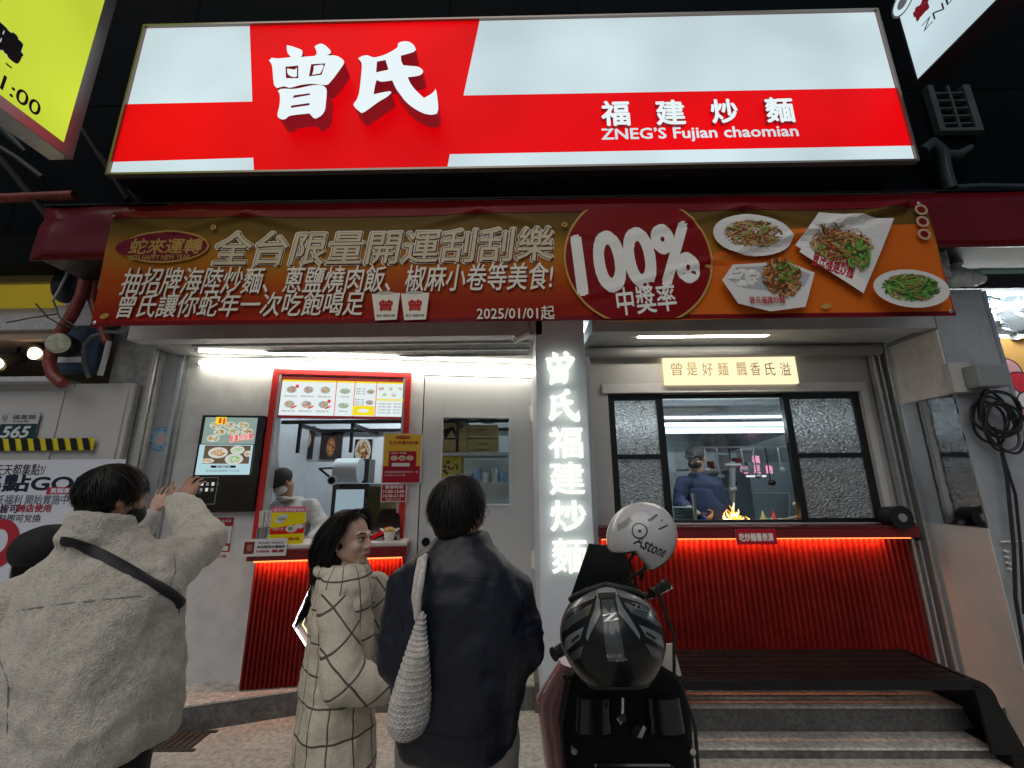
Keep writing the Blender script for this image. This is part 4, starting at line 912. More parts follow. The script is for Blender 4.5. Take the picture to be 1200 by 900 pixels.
# black round fitting at the counter's right end
c = P.w(1050, 606, .14); r = T('round_fitting', c, 'black round clamp lamp at the right end of the sill', 'lamp')
t = MB(); t.tube([c+V((0, .08, 0)), c+V((0, -.05, 0))], [.07, .085], 22); t.build('shell', fb, r, smooth=True); t = MB(); t.tube([c+V((0, -.051, 0)), c+V((0, -.06, 0))], .03, 14); t.build('bulb', alum, r, smooth=True)
t = MB(); t.tube([c+V((.05, .03, -.02)), c+V((.12, .03, -.05)), c+V((.16, .03, -.16))], .03, 8); t.build('arm', fb, r, smooth=True)

# security spot under the lintel, left of the pillar
c = P0 = PIL.w(612, 394, .05); r = T('spot_lamp', c, 'small white spot lamp under the lintel left of the pillar', 'lamp')
d_ = V((-.8, -.35, -.5)).normalized(); t = MB(); t.tube([c+d_*-.05, c+d_*.07], .028, 18); t.build('barrel', whiteplas, r, smooth=True); t = MB(); t.tube([c+d_*.0705, c+d_*.072], .02, 16); t.build('lens', blackm, r)
t = MB(); t.tube([c+d_*-.04, c+V((.06, .0, .06)), c+V((.055, 0, .14))], .009, 8); t.build('bracket', alum, r, smooth=True)

# ================================================================ KITCHEN BEHIND THE GLASS
hd_ = T('extraction_hood', (2.0, 4.3, 2.0), 'large brushed steel extraction hood across the kitchen ceiling', 'hood')
kh = M('hood_steel', (.55, .60, .64), .25, metal=1, n=.25, ns=3, stretch=(.3, 1, 8))
t = MB(); t.box(.4, 3.1, 4.05, 4.55, 2.55, 2.9)
t.tube([(.4, 4.15, 2.33), (3.5, 4.15, 2.33)], .17, 26); t.build('duct', kh, hd_, smooth=True)
t = MB(); t.box8([(1.0, 4.3, 2.08), (2.75, 4.3, 2.08), (2.75, 5.5, 1.98), (1.0, 5.5, 1.98), (1.0, 4.3, 2.20), (2.75, 4.3, 2.20), (2.6, 5.5, 2.35), (1.2, 5.5, 2.35)])
t.build('canopy', kh, hd_, bevel=.005)
tube_light('kitchen_tube', 'bright tube lamp on the underside of the kitchen duct', V((.7, 4.02, 2.14)), V((3.4, 4.02, 2.14)), .018, 40, col=(.9, .97, 1))
tube_light('kitchen_ceiling_tube', 'cool ceiling tube in front of the kitchen duct', V((.5, 3.75, 2.93)), V((2.6, 3.75, 2.93)), .03, 50, col=(.85, .95, 1))
tube_light('rear_kitchen_tube', 'cool tube lamp above the rear shelves of kitchen', V((1.2, 5.6, 2.6)), V((2.8, 5.6, 2.6)), .02, 60, col=(.85, .95, 1))
r = T('plate_rack', (1.3, 5.7, 1.4), 'steel wall shelves with pans behind the cook', 'shelf')
t = MB()
for z in (1.5, 1.75, 2.0): t.box(2.2, 3.1, 5.6, 6.0, z, z+.02)
t.box(2.2, 2.23, 5.6, 6.0, .2, 2.3); t.box(3.07, 3.1, 5.6, 6.0, .2, 2.3); t.build('frame', alum, r)
for k in range(9): t = MB(); x = 2.28+.09*k; z = (1.52, 1.77)[k % 2]; t.tube([(x, 5.7, z), (x, 5.7, z+.1+.04*(k % 3))], .05+.01*(k % 3), 14); t.build('pot', [steel, whiteplas, PRT((.05, .06, .07)), PRT((.3, .05, .05))][k % 4], r, smooth=True)
Q = PL((0, 5.2, 0)); r = T('steel_fridge', Q.w(905, 600), 'dark steel cabinet behind the flames', 'fridge'); (u0, v1), (u1, v0) = Q.uv(876, 541), Q.uv(935, 640)
t = MB(); t.box(u0, 3.5, 5.2, 5.9, .2, v1); t.build('body', M('dark_steel', (.25, .30, .33), .3, metal=.8, n=.2, ns=3), r, bevel=.01)
t = MB(); t.tube([Q.w(882, 578, .03), Q.w(925, 578, .03)], .008, 8); t.tube([Q.w(925, 578, .03), Q.w(925, 620, .03)], .008, 8); t.build('handle', alum, r)
r = T('pink_neon', Q.w(886, 545, .3), 'small pink neon characters hanging over the kitchen cabinet', 'neon sign')
q = Print(Q, .3); pn = E((.95, .35, .55), 1.1); q.text('福', (880, 534), (891, 543), pn, .03)
for x in (869, 884, 898): q.text('吃足飽'[(x-869)//14], (x-2, 545), (x+8, 555), pn, .035)
q.rect((874, 557), (898, 559), E((.9, .9, .95), 1)); q.text('Z', (924, 527), (930, 545), pn, .1); q.build('lettering', r)
Q = PL((0, 4.1, 0))
st_ = T('wok_range', (1.9, 4.1, .2), 'steel wok range with pans behind the window sill', 'stove')
t = MB(); t.box(1.35, 3.05, 3.75, 4.35, .2, 1.12); t.build('body', steel, st_, bevel=.01)
t = MB(); t.tube([(2.05, 4.0, 1.125), (2.05, 4.0, 1.16)], .2, 24); t.build('burner', blackm, st_)
def bowlmb(c, r0, h, n=24):
    t = MB(); g = []; fs = []; R_ = 7
    for k in range(R_):
        a = k/(R_-1)*math.pi/2
        for i in range(n): b = 2*math.pi*i/n; g.append(V(c)+V((r0*math.sin(a)*math.cos(b), r0*math.sin(a)*math.sin(b), h*(1-math.cos(a)))))
    fs = [(k*n+i, k*n+(i+1) % n, (k+1)*n+(i+1) % n, (k+1)*n+i) for k in range(R_-1) for i in range(n)]; t.add(g, fs); return t
wc = V((2.05, 4.0, 1.15)); wk = T('wok', wc, 'black wok with flames rising from it', 'wok'); o = bowlmb(wc, .2, .09).build('bowl', blackm, wk, smooth=True); o.modifiers.new('s', 'SOLIDIFY').thickness = .004
t = MB(); t.tube([wc+V((.18, -.05, .09)), wc+V((.42, -.14, .16))], .012, 8); t.build('handle', PRT((.45, .3, .18)), wk, smooth=True)
# flames
fl = T('wok_fire', wc+V((0, 0, .09)), 'orange flames flaring up from the wok', 'fire')
fm = M('flame', (1, .35, .05), .5); ft = fm.node_tree; fb_ = ft.nodes['Principled BSDF']
tc = ft.nodes.new('ShaderNodeTexCoord'); nz = ft.nodes.new('ShaderNodeTexNoise'); nz.inputs['Scale'].default_value = 16; cr = ft.nodes.new('ShaderNodeValToRGB')
cr.color_ramp.elements[0].color = (.85, .14, .01, 1); cr.color_ramp.elements[0].position = .35; cr.color_ramp.elements[1].color = (1, .85, .45, 1); cr.color_ramp.elements[1].position = .62; x = cr.color_ramp.elements.new(.48); x.color = (1, .40, .04, 1)
ft.links.new(tc.outputs['Object'], nz.inputs[0]); ft.links.new(nz.outputs[0], cr.inputs[0]); ft.links.new(cr.outputs[0], fb_.inputs['Emission Color']); fb_.inputs['Emission Strength'].default_value = 4; fb_.inputs['Base Color'].default_value = (0, 0, 0, 1)
rnd = random.Random(5)
for k in range(15):
    b0 = Q.w(854+k*1.55, 616, .1); h = (.045+.065*math.exp(-((k-5.5)/4)**2))*(.7+.6*rnd.random()); pts = []; rs = []
    for j in range(7):
        s_ = j/6; pts.append(b0+V((.02*math.sin(s_*5+k*1.7)-.02*s_, rnd.uniform(-.01, .01)+.04*math.sin(k*2.1), h*s_*1.5))); rs.append(max(.0015, .022*(1-s_)**.7*(.7+.5*math.sin(s_*3+.6))))
    t = MB(); t.tube(pts, rs, 8); t.build('flame_tongue', fm, fl, smooth=True)
r = T('stacked_plates', (1.1, 3.8, 1.15), 'pile of pale green melamine plates inside the window', 'plates'); base = Q.w(803, 613, .2)
t = MB()
for k in range(9): z = base.z-.02+.018*k; t.tube([(base.x, base.y, z), (base.x, base.y, z+.012)], [.08, .105-.003*(k % 3)], 26)
t.build('plate_stack', PRT((.42, .52, .50), .3), r, smooth=True)
r = T('plastic_bowl', Q.w(918, 612), 'pale green bowl on the range right of the flames', 'bowl'); bc = Q.w(918, 613); bowlmb(bc, .13, .035).build('bowl', PRT((.3, .5, .42), .3), r, smooth=True)
r = T('ladle', Q.w(935, 600), 'ladle resting with pale handle up right of the bowl', 'ladle'); t = MB(); t.tube([Q.w(930, 590), Q.w(945, 597), Q.w(960, 606)], [.018, .012, .008], 8); t.build('shaft', PRT((.6, .45, .3)), r, smooth=True)
r = T('utensil_rail', (2.6, 4.7, 1.95), 'rail of hanging ladles and strainers behind the cook', 'utensils')
t = MB(); t.tube([(2.0, 4.75, 1.98), (3.3, 4.75, 1.98)], .010, 8); t.build('rail', alum, r)
for k in range(9):
    x = 2.08+.135*k; L_ = .22+.07*(k*7 % 3); t = MB(); t.tube([(x, 4.75, 1.975), (x, 4.74, 1.975-L_)], .007, 6); t.sph((x, 4.72, 1.95-L_), (.035+.01*(k % 2), .02, .03)); t.build('utensil', [alum, steel, blackm][k % 3], r, smooth=True)
for lb, x_, z_, c_ in (('pale squeeze bottle standing beside the wok range', 2.35, 1.13, (.6, .5, .2)), ('red topped sauce bottle beside the wok range', 2.45, 1.13, (.5, .05, .03))):
    r2 = T('sauce_bottle', (x_, 4.25, z_), lb, 'bottle'); t = MB(); t.tube([(x_, 4.25, z_), (x_, 4.25, z_+.13), (x_, 4.25, z_+.15), (x_, 4.25, z_+.20)], [.032, .032, .016, .006], 14); t.build('bottle', PRT(c_, .3), r2, smooth=True)
r = T('spice_tray', (2.75, 4.2, 1.13), 'steel tray of small seasoning tubs right of the flames', 'tray'); t = MB(); t.box(2.5, 3.05, 4.05, 4.32, 1.121, 1.16); t.build('tray', steel, r, bevel=.004)
for k in range(8): t = MB(); x = 2.57+.13*(k % 4); y = 4.12+.13*(k//4); t.tube([(x, y, 1.161), (x, y, 1.24)], [.045, .052], 14); t.build('tub', [steel, PRT((.5, .1, .04)), PRT((.55, .5, .4)), PRT((.1, .25, .06))][k % 4], r, smooth=True)
r = T('gas_pipe', Q.w(860, 580), 'vertical steel stand with taps beside the cook', 'pipe'); t = MB(); t.tube([Q.w(858, 541, -.5), Q.w(858, 612, -.5)], .03, 10); t.tube([Q.w(850, 545, -.45), Q.w(868, 545, -.45)], .02, 8); t.tube([Q.w(855, 575, -.42), Q.w(862, 572, -.42)], .03, 8); t.build('pipe', alum, r, smooth=True)
r = T('drip_pole', Q.w(815, 590), 'slim upright steel rod standing in front of the cook', 'pole'); t = MB(); t.tube([Q.w(812, 578, .3), Q.w(816, 614, .3)], .016, 8); t.build('rod', PRT((.5, .45, .4)), r, smooth=True)

# ================================================================ BENCH
bz = 1.6-1.15; Y0, Y1 = 2.86, 3.34
bx1 = (Gz(1165, 797, bz)).x; bx0 = .80
bn = T('slatted_bench', ((bx0+bx1)/2, 3.1, 0), 'long black metal slatted bench below the red kitchen counter', 'bench')
bm_ = M('bench_black', (.008, .008, .009), .4, spec=.3, n=.3, ns=6)
t = MB(); t.box(bx0, bx1-.12, Y0, Y0+.035, bz-.055, bz-.001); t.box(bx0, bx1-.12, Y1-.03, Y1, bz-.045, bz-.001)
t.box(bx0, bx0+.04, Y0+.035, Y1-.03, bz-.045, bz-.02)
for x in (bx0+.3, (bx0+bx1)/2, bx1-.4): t.box(x, x+.04, Y0+.035, Y1-.03, bz-.045, bz-.02)
t.build('frame', bm_, bn, bevel=.003)
n = 5; sw = (Y1-Y0-.07)/n
for k in range(n): t = MB(); y = Y0+.038+k*sw; t.box(bx0, bx1-.14, y, y+sw-.018, bz-.018, bz); t.build('slat', bm_, bn, bevel=.003)
def leg(x, s):
    prof = []
    for k in range(9): a = math.pi/2*k/8; prof.append((x-s*.12+s*.12*math.sin(a), bz-.12+.12*math.cos(a)))
    prof += [(x+s*.10, .07)]
    inn = [(x+s*.10-s*.035, .07)]+[(x-s*.12+s*.09*math.sin(a), bz-.12+.085*math.cos(a)) for a in [math.pi/2*k/8 for k in range(8, -1, -1)]]
    t = MB(); t.prism([(p[0], Y0, p[1]) for p in prof+inn], (0, Y1-Y0, 0)); t.prism([(x-s*.12, Y0+.001, bz-.04), (x-s*.02, Y0+.001, bz-.05), (x+s*.075, Y0+.001, .07), (x-s*.10, Y0+.001, .07)], (0, .02, 0)); return t
for x, s in ((bx1, 1), (bx0, -1)): t = leg(x, s); t.box(min(x, x+s*.1), max(x, x+s*.1), Y0, Y1, .003, .07); t.build('leg', bm_, bn, bevel=.003)

# ================================================================ OUTER PILLAR FITTINGS AND RIGHT NEIGHBOUR
cb = T('cable_box', PIL.w(1160, 445), 'grey junction box with white plate on the outer pillar', 'junction box')
a = uvr(PIL, (1127, 428), (1165, 455), .08); t = MB(); t.pbox(PIL, a[0]-.06, a[0]+.09, a[2]-.02, a[3]+.03, .001, .05); t.build('back_plate', PRT((.45, .45, .44)), cb, bevel=.004)
t = MB(); t.pbox(PIL, a[0]+.02, a[1]+.04, a[2], a[3]-.01, .05, .15); t.build('box', M('box_grey', (.22, .24, .25), .4), cb, bevel=.012)
cl_ = T('cable_coil', PIL.w(1155, 500, .1), 'coils of black cable hanging from the junction box', 'cable'); rnd = random.Random(3)
blk = M('cable_black', (.012, .012, .014), .4)
for k in range(8):
    c = PIL.uv(1152+rnd.uniform(-4, 4), 490+rnd.uniform(-5, 16)); rx, rz = .11+rnd.uniform(-.02, .03), .12+rnd.uniform(-.02, .06); pts = [PIL.at(c[0]+rx*math.cos(a), c[1]+rz*math.sin(a), .05+.012*k+.01*math.sin(3*a+k)) for a in [2*math.pi*i/28 for i in range(29)]]
    t = MB(); t.tube(pts, .0085, 7, cap=False); t.build('loop', blk, cl_, smooth=True)
t = MB(); t.tube([PIL.w(x, y, .06) for x, y in ((1172, 520), (1180, 560), (1188, 640), (1190, 700), (1200, 760), (1215, 880))], .010, 8); t.tube([PIL.w(x, y, .05) for x, y in ((1165, 500), (1190, 580), (1196, 640), (1200, 720))], .008, 8); t.build('hanging_cable', blk, cl_, smooth=True)
r = T('corner_trim', (3.5, 2.95, 0), 'pale metal corner trim on the right edge of the outer pillar', 'trim'); t = MB(); t.box(3.488, 3.512, 2.94, 2.965, 0, 2.98); t.build('angle', alum, r)
r = T('wall_tap', PIL.w(1180, 637), 'small steel hook fitting low on the outer pillar', 'fitting')
t = MB(); t.tube([PIL.w(1173, 635, .02), PIL.w(1198, 634, .02)], .006, 8)
for k in range(4): t.tube([PIL.w(1176+k*1.5, 645+k*7, .01), PIL.w(1182+k*1.5, 647+k*7, .02)], .008, 6)
t.build('hook', whiteplas, r)
r = T('drain_pipe', PIL.w(1110, 300), 'pale plastic elbow pipe above the outer pillar', 'pipe')
t = MB(); t.tube([PIL.w(x, y, .02) for x, y in ((1128, 282), (1126, 300), (1117, 318), (1104, 328), (1090, 332))], .035, 14); t.build('pipe', whiteplas, r, smooth=True)
t = MB(); c = PIL.w(1122, 325, .05); t.sph(c, (.10, .07, .075)); t.sph(c+V((.12, .02, .0)), (.10, .06, .06)); o = t.build('tape_wrap', M('plastic_wrap', (.45, .5, .52), .25, bump=.8, bs=14), r, smooth=True); soften(o, .012, 2, .03, .05)
# neighbour on the right
Q = PL((0, 4.2, 0))
t = MB(); t.box(3.62, 6.5, 5.6, 5.7, 0, 3.5); tag(t.build('neighbor_back_wall', M('mint_paint', (.25, .42, .40), .5, n=.1)), kind='structure')
t = MB(); t.box(3.62, 3.70, 3.46, 5.6, 0, 3.5); tag(t.build('neighbor_side_wall', M('jamb_grey')), kind='structure')
r = T('mint_beam', (4.5, 3.3, 3.0), 'pale mint green beam over the neighboring shop at right', 'beam'); Q = PL((0, 3.3, 0)); a = uvr(Q, (1125, 290), (1290, 316)); t = MB(); t.box(3.64, 6, 3.3, 3.5, a[2], a[3]+.1); t.build('beam', M('mint_pale', (.38, .62, .58), .5, n=.08), r, bevel=.006)  # beam paint is a paler mint than the back wall
r = T('dark_header', (4.5, 3.3, 2.7), 'dark purple grey header band below the mint beam', 'beam'); a2 = uvr(Q, (1135, 317), (1290, 333)); t = MB(); t.box(3.64, 6, 3.35, 3.5, a2[2], a[2]-.002); t.build('band', PRT((.06, .05, .07)), r)
r = T('foil_curtain', (4.4, 3.6, 2.3), 'crumpled shiny plastic sheet inside the right neighboring shop', 'plastic sheet'); t = MB(); nx, nz = 40, 20; Q2 = PL((0, 3.75, 0)); a3 = uvr(Q2, (1145, 333), (1320, 398))
g = [Q2.at(3.74+2.3*i/nx, a3[2]-.0+(a2[2]+.15-a3[2])*j/nz, .05*math.sin(i*.9+j*.5)+.08*noise.noise(V((i*.25, j*.35, 0)))) for j in range(nz+1) for i in range(nx+1)]
t.add(g, [(j*(nx+1)+i, j*(nx+1)+i+1, (j+1)*(nx+1)+i+1, (j+1)*(nx+1)+i) for j in range(nz) for i in range(nx)]); t.build('sheet', M('foil', (.55, .6, .65), .16, metal=.85, bump=.3, bs=5), r, smooth=True)
Q = PL((0, 3.72, 0)); a = uvr(Q, (1158, 392), (1330, 620)); r = T('orange_poster', (4.4, 3.7, .6), 'large orange poster with rounded pink and red shapes at the right edge', 'poster')
t = MB(); t.box(3.72, 5.9, 3.72, 3.74, 0.3, a[3]); t.build('board', PRT((.62, .60, .6)), r); q = Print(Q, .002); q.urect(3.74, .35, 5.88, a[3]-.04, PRT((.68, .36, .10))); q.urect(3.74, .35, 5.88, Q.uv(1190, 508)[1], PRT((.08, .10, .28)))
for x, y, rx, ry, c in ((1181, 436, .12, .12, (.6, .3, .32)), (1196, 452, .14, .12, (.55, .03, .05)), (1184, 463, .08, .06, (.62, .5, .55)), (1198, 492, .13, .10, (.6, .28, .3)), (1206, 470, .1, .08, (.65, .6, .6))):
    q.ell((x, y), rx+.012, ry+.012, ink); q.ell((x, y), rx, ry, PRT(c))
q.build('print', r)
tube_light('neighbor_tube', 'cool tube lamp inside the right neighboring shop', V((3.9, 3.6, 3.15)), V((6.0, 3.6, 3.15)), .02, 90, col=(.9, 1, 1))
tube_light('neighbor_edge_light', 'white light strip above the mint beam at the right edge', FAS.w(1172, 281, -.3), FAS.w(1260, 279, -.3), .02, 8, col=(.9, 1, 1))
# window grille and pipe high on the right
Q = PL((0, 2.98, 0)); r = T('window_grille', Q.w(1110, 135), 'pale barred grille on the dark wall under the white blade sign', 'grille')
a = uvr(Q, (1080, 106), (1146, 158)); u0, u1, z0, z1 = a[0]+.0, a[1], a[2], a[3]; gm = M('grille_paint', (.07, .09, .095), .5, n=.2)
t = MB()
for b in ((u0, u0+.05, z0, z1), (u1-.06, u1, z0, z1), (u0+.05, u1-.06, z0, z0+.03)): t.pbox(Q, *b, 0, .05)
t.build('frame', gm, r)
for k in range(1, 6): t = MB(); z = z0+(z1-z0)*k/6; t.pbox(Q, u0+.05, u1-.06, z, z+.012, .01, .04); t.build('bar', gm, r)
t = MB(); t.pbox(Q, (u0+u1)/2-.01, (u0+u1)/2+.01, z0+.03, z1, .02, .045); t.build('mullion', gm, r)
r = T('dark_pipe', Q.w(1100, 190), 'dark hose pipe curving down beside the sign end at right', 'pipe'); pm = M('pipe_dark_teal', (.04, .06, .065), .3)
t = MB(); t.tube([Q.w(x, y, .08) for x, y in ((1080, 178), (1092, 168), (1103, 178), (1108, 205), (1114, 222))], .045, 12); t.tube([Q.w(x, y, .06) for x, y in ((1112, 221), (1150, 219), (1215, 220))], .028, 10); t.tube([Q.w(x, y, .06) for x, y in ((1105, 180), (1122, 183), (1138, 172))], [.03, .045, .02], 10); t.build('pipe', pm, r, smooth=True)
# ================================================================ LEFT NEIGHBOUR
N1 = PL((0, 3.36, 0)); N2 = PL((0, 3.255, 0)); N3 = PL((0, 3.45, 0))
x0, x1 = N1.uv(125, 455)[0], N1.uv(178, 455)[0]
t = MB(); t.box(x0, x1+.02, 3.36, 3.5, 0, 3.3); tag(t.build('concrete_column', M('cracked_concrete', (.42, .43, .43), .85, n=.18, ns=3, bump=.5, bs=60, n2=.25), bevel=.01), kind='structure')
XC0, XC1 = x0, x1
t = MB(); t.box(-9, x0-.002, 3.46, 3.52, 0, 2.18); tag(t.build('neighbor_low_wall', M('wall_dim', (.16, .16, .16), .6, n=.3)), kind='structure')
t = MB(); t.box(-9, x0+.1, 5.2, 5.3, 0, 3.4); tag(t.build('neighbor_back_wall', M('tan_wall', (.32, .25, .17), .6, n=.2, ns=3)), kind='structure')
t = MB(); t.box(-9, x0, 3.4, 5.2, 3.02, 3.1); tag(t.build('neighbor_ceiling', M('tan_ceiling', (.34, .30, .24), .6, n=.1)), kind='structure')
# conduit
r = T('grey_conduit', N1.w(187, 420), 'grey conduit running down the right edge of the concrete column', 'pipe'); t = MB()
ub = N1.uv(187, 412)[0]; t.tube([N1.at(ub, 0.0, .03), N1.at(ub, N1.uv(187, 400)[1], .03)], .022, 12); t.tube([N1.w(x, y, .05) for x, y in ((140, 388), (160, 394), (192, 402), (204, 398), (190, 386), (172, 382))], .018, 10); t.build('pipe', M('conduit_grey', (.42, .43, .44), .35, metal=.3), r, smooth=True)
for z in (1.5, 2.15): t = MB(); t.tube([N1.at(ub, z, .03), N1.at(ub, z+.03, .03)], .030, 12); t.build('clip', alum, r)
# meter cabinets
def cab(label, a, b, Y, dep, m, extra):
    Q = PL((0, Y, 0)); (u0, v1), (u1, v0) = Q.uv(*a), Q.uv(*b); r = T('meter_cabinet', Q.at((u0+u1)/2, v0), label, 'cabinet')
    t = MB(); t.box(u0, u1, Y, Y+dep, v0, v1); t.build('body', m, r, bevel=.006); extra(r, Q, u0, u1, v0, v1); return r
def e1(r, Q, u0, u1, v0, v1):
    t = MB(); t.pbox(Q, u0+.03, u1-.03, v0+.04, v1-.03, .001, .012); t.build('door', M('cabinet_beige', (.42, .40, .35), .45, n=.15, ns=4, n2=.2), r, bevel=.003)
def e2(r, Q, u0, u1, v0, v1):
    t = MB(); t.pbox(Q, u0+.03, u1-.05, v0+.04, v1-.05, .001, .010); t.build('door', M('cabinet_grey', (.28, .28, .28), .5, n=.2, ns=4, n2=.2), r, bevel=.003)
cab('beige steel meter cabinet beside the concrete column', (50, 450), (126, 600), 3.28, .07, M('cabinet_beige'), e1)
cab('grey steel meter cabinet carrying the house number plate', (-80, 452), (50.5, 600), 3.27, .08, M('cabinet_grey'), e2)
r = T('hazard_tape', N2.w(50, 520, .02), 'yellow and black hazard tape stuck across both meter cabinets', 'tape')
q = Print(N2, .016, .0008); yl = PRT((.62, .55, .03)); bk = PRT((.02, .02, .025))
ua, ub_ = N2.uv(-60, 521)[0], N2.uv(111, 527)[0]; za, zb = N2.uv(60, 528)[1], N2.uv(60, 514)[1]
q.urect(ua, za, ub_, zb, yl); n = 12; st_w = (ub_-ua)/n
for k in range(n): q.poly([(ua+k*st_w, zb), (ua+(k+.5)*st_w, zb), (min(ua+(k+.9)*st_w, ub_), za), (ua+(k+.4)*st_w, za)], bk, uv=True)
q.build('tape', r)
def f_hn(q, u, v, w_, h, G):
    q.urect(*G(0, .42), *G(1, 0), PRT((.45, .46, .47))); q.urect(*G(.04, 1), *G(1, .42), PRT((.015, .05, .07)))
    q.utext('福星路', *G(.3, .25), *G(.92, .08), PRT((.08, .1, .12)), .02); q.utext('Fuxing Rd.', *G(.35, .38), *G(.75, .28), ink); q.utext('565', *G(.12, .94), *G(.86, .50), PRT((.6, .63, .63)), .03, .18)
    q.utext('号', *G(.03, .35), *G(.2, .1), PRT((.2, .22, .24)))
poster('number_plate', 'blue and silver house number plate reading 565', N2, (3, 484), (40, 515), .012, f_hn, cat='plate')
def f_go(q, u, v, w_, h, G):
    wht2 = PRT((.62, .66, .74)); q.urect(u, v, u+w_, v+h, wht2)
    q.text('\\天天都集點!/', (-8, 544), (52, 557), ink, .01); q.text('集點GO!', (-26, 556), (92, 576), PRT((.02, .025, .05)), .03)
    q.rect((56, 571), (92, 579), PRT((.4, .04, .06))); q.text('買麵集點', (60, 572), (90, 578), wht2, .03)
    q.text('曾氏福利 開始實施中', (-12, 580), (79, 591), PRT((.1, .12, .2))); q.text('皆可', (2, 591), (21, 601), PRT((.06, .02, .06)), .02); q.text('跨店使用', (22, 591), (59, 600), PRT((.38, .02, .05)), .02)
    q.text('滿10點, 6點即可兌換', (-40, 603), (47, 612), ink)
    c = q.uv(-2, 637); q.ell(c, .155, .17, PRT((.40, .03, .05)), uv=True, n=40); q.ell((c[0], c[1]+.015), .07, .085, wht2, uv=True)
    q.poly([(-30, 700), (-20, 690), (22, 660), (30, 664), (-10, 715)], wht2); q.poly([(0, 700), (12, 690), (22, 668), (30, 664), (12, 710)], PRT((.40, .03, .05)))
PO = PL((0, 3.18, 0))
poster('loyalty_poster', 'large white loyalty points poster at the left edge below the cabinets', PO, (-90, 540), (95, 800), .0, f_go, .006)
# meters and pipes above the cabinets
r = T('gas_meter', N1.w(68, 404, .2), 'round glass faced meter with dark blue box beside the red pipe', 'meter'); c = N1.w(70, 403, .40); fd = (EYE-c).normalized(); fd = V((fd.x*.3, fd.y, fd.z*.2)).normalized()
t = MB(); t.tube([c+fd*-.10, c+fd*.02], [.085, .085], 26); t.build('housing', blackm, r, smooth=True, bevel=.01); t = MB(); t.tube([c+fd*.02, c+fd*.05], [.078, .058], 26); t.build('dial_glass', M('dial_face', (.5, .52, .42), .15, n=.5, ns=25), r, smooth=True)
a = uvr(N1, (90, 388), (128, 440), .0); t = MB(); t.pbox(N1, a[0], a[1], a[2], a[3], .02, .14); t.build('box', M('navy_paint', (.02, .045, .09), .4, n=.3), r, bevel=.01)
t = MB(); t.pbox(N1, *uvr(N1, (66, 418), (96, 424), .16), .14, .15); t.build('tag_plate', PRT((.5, .55, .58)), r)
rp = M('red_oxide_pipe', (.24, .045, .035), .45, n=.3, ns=6, n2=.3)
r = T('red_pipe', N1.w(80, 370), 'curved red painted pipe, thicker one passing beside the meter', 'pipe'); t = MB(); t.tube([N1.w(x, y, .26) for x, y in ((102, 290), (101, 318), (96, 345), (85, 368), (72, 388), (62, 405), (58, 425), (62, 440), (74, 450))], .040, 14); t.build('pipe', rp, r, smooth=True)
t = MB(); 
for k in range(2): p_ = N1.w(101, 305, .26); t.tube([p_+V((0, 0, .0)), p_+V((0, 0, .03))], .05, 12)
t.build('coupling', rp, r, smooth=True)
r = T('red_pipe', N1.w(112, 320), 'straight short red pipe close beside the banner edge', 'pipe'); t = MB(); t.tube([N1.w(x, y, .2) for x, y in ((115, 288), (113, 330), (108, 350), (118, 380), (126, 402))], .034, 12); t.build('pipe', rp, r, smooth=True)
r = T('electric_drum', N1.w(76, 335), 'dark round electrical housing with a white cable behind the red pipe', 'electrical box'); c = N1.w(78, 335, .08)
t = MB(); t.sph(c, (.09, .1, .16)); t.tube([c+V((0, 0, .12)), c+V((.02, 0, .3))], .11, 16); t.build('body', M('gloss_dark_blue', (.03, .035, .045), .25), r, smooth=True)
t = MB(); t.tube([N1.w(x, y, .24) for x, y in ((82, 298), (78, 322), (68, 342), (62, 352), (66, 362))], .009, 8); t.build('cable', PRT((.45, .48, .48)), r, smooth=True)
for k, pts in enumerate((((42, 356), (56, 372), (70, 380), (95, 388)), ((62, 352), (70, 372), (92, 384)), ((8, 378), (40, 372), (66, 368)))): t = MB(); t.tube([N1.w(x, y, .30) for x, y in pts], .006, 7); t.build('thin_cable', blk, r, smooth=True)
r = T('loop_cable', N1.w(100, 400, .3), 'grey cable looping over the dark blue box', 'cable'); t = MB(); t.tube([N1.w(x, y, .22) for x, y in ((150, 390), (128, 389), (108, 394), (98, 405), (98, 425), (104, 442))], .014, 8); t.build('cable', PRT((.16, .17, .17)), r, smooth=True)
t = MB(); t.tube([N1.w(x, y, .22) for x, y in ((128, 400), (122, 425), (117, 440))], .018, 8); t.build('conduit', PRT((.40, .42, .42)), r, smooth=True)
def hbeam(name, label, y0, y1, x1, Y, dep, m, cat='beam', tilt=0):
    Y += .2; Q = PL((0, Y, 0)); z1, z0 = Q.uv(40, y0)[1], Q.uv(40, y1)[1]; u1 = Q.uv(x1, (y0+y1)/2)[0]
    r = T(name, (u1-1, Y, z0), label, cat); t = MB(); t.box(-5.4, u1, Y, Y+dep, z0, z1); t.build('body', m, r, bevel=.005); return r
hbeam('cream_beam', 'cream metal strip, topmost of the beams at the left edge', 320, 331, 66, 3.15, .1, M('cream_paint', (.42, .38, .30), .45, n=.2))
hbeam('yellow_beam', 'bright yellow sign beam at the left edge under the cream strip', 333, 357, 57, 3.05, .15, lit_panel('yb', (.55, .40, .03), .38))
hbeam('white_beam', 'dirty white beam with thin cables under the yellow beam', 358, 386, 108, 3.12, .25, M('white_beam_paint', (.52, .53, .56), .5, n=.15, n2=.2, ns=5))
hbeam('wood_strip', 'pinkish wood batten below the white beam at left', 387, 398, 92, 3.16, .2, M('wood_batten', (.42, .30, .22), .6, n=.25, ns=9, stretch=(.2, 1, 6)))
hbeam('white_ledge', 'thin whitish ledge on top of the meter cabinets', 441, 447, 62, 2.95, .3, M('white_beam_paint'))
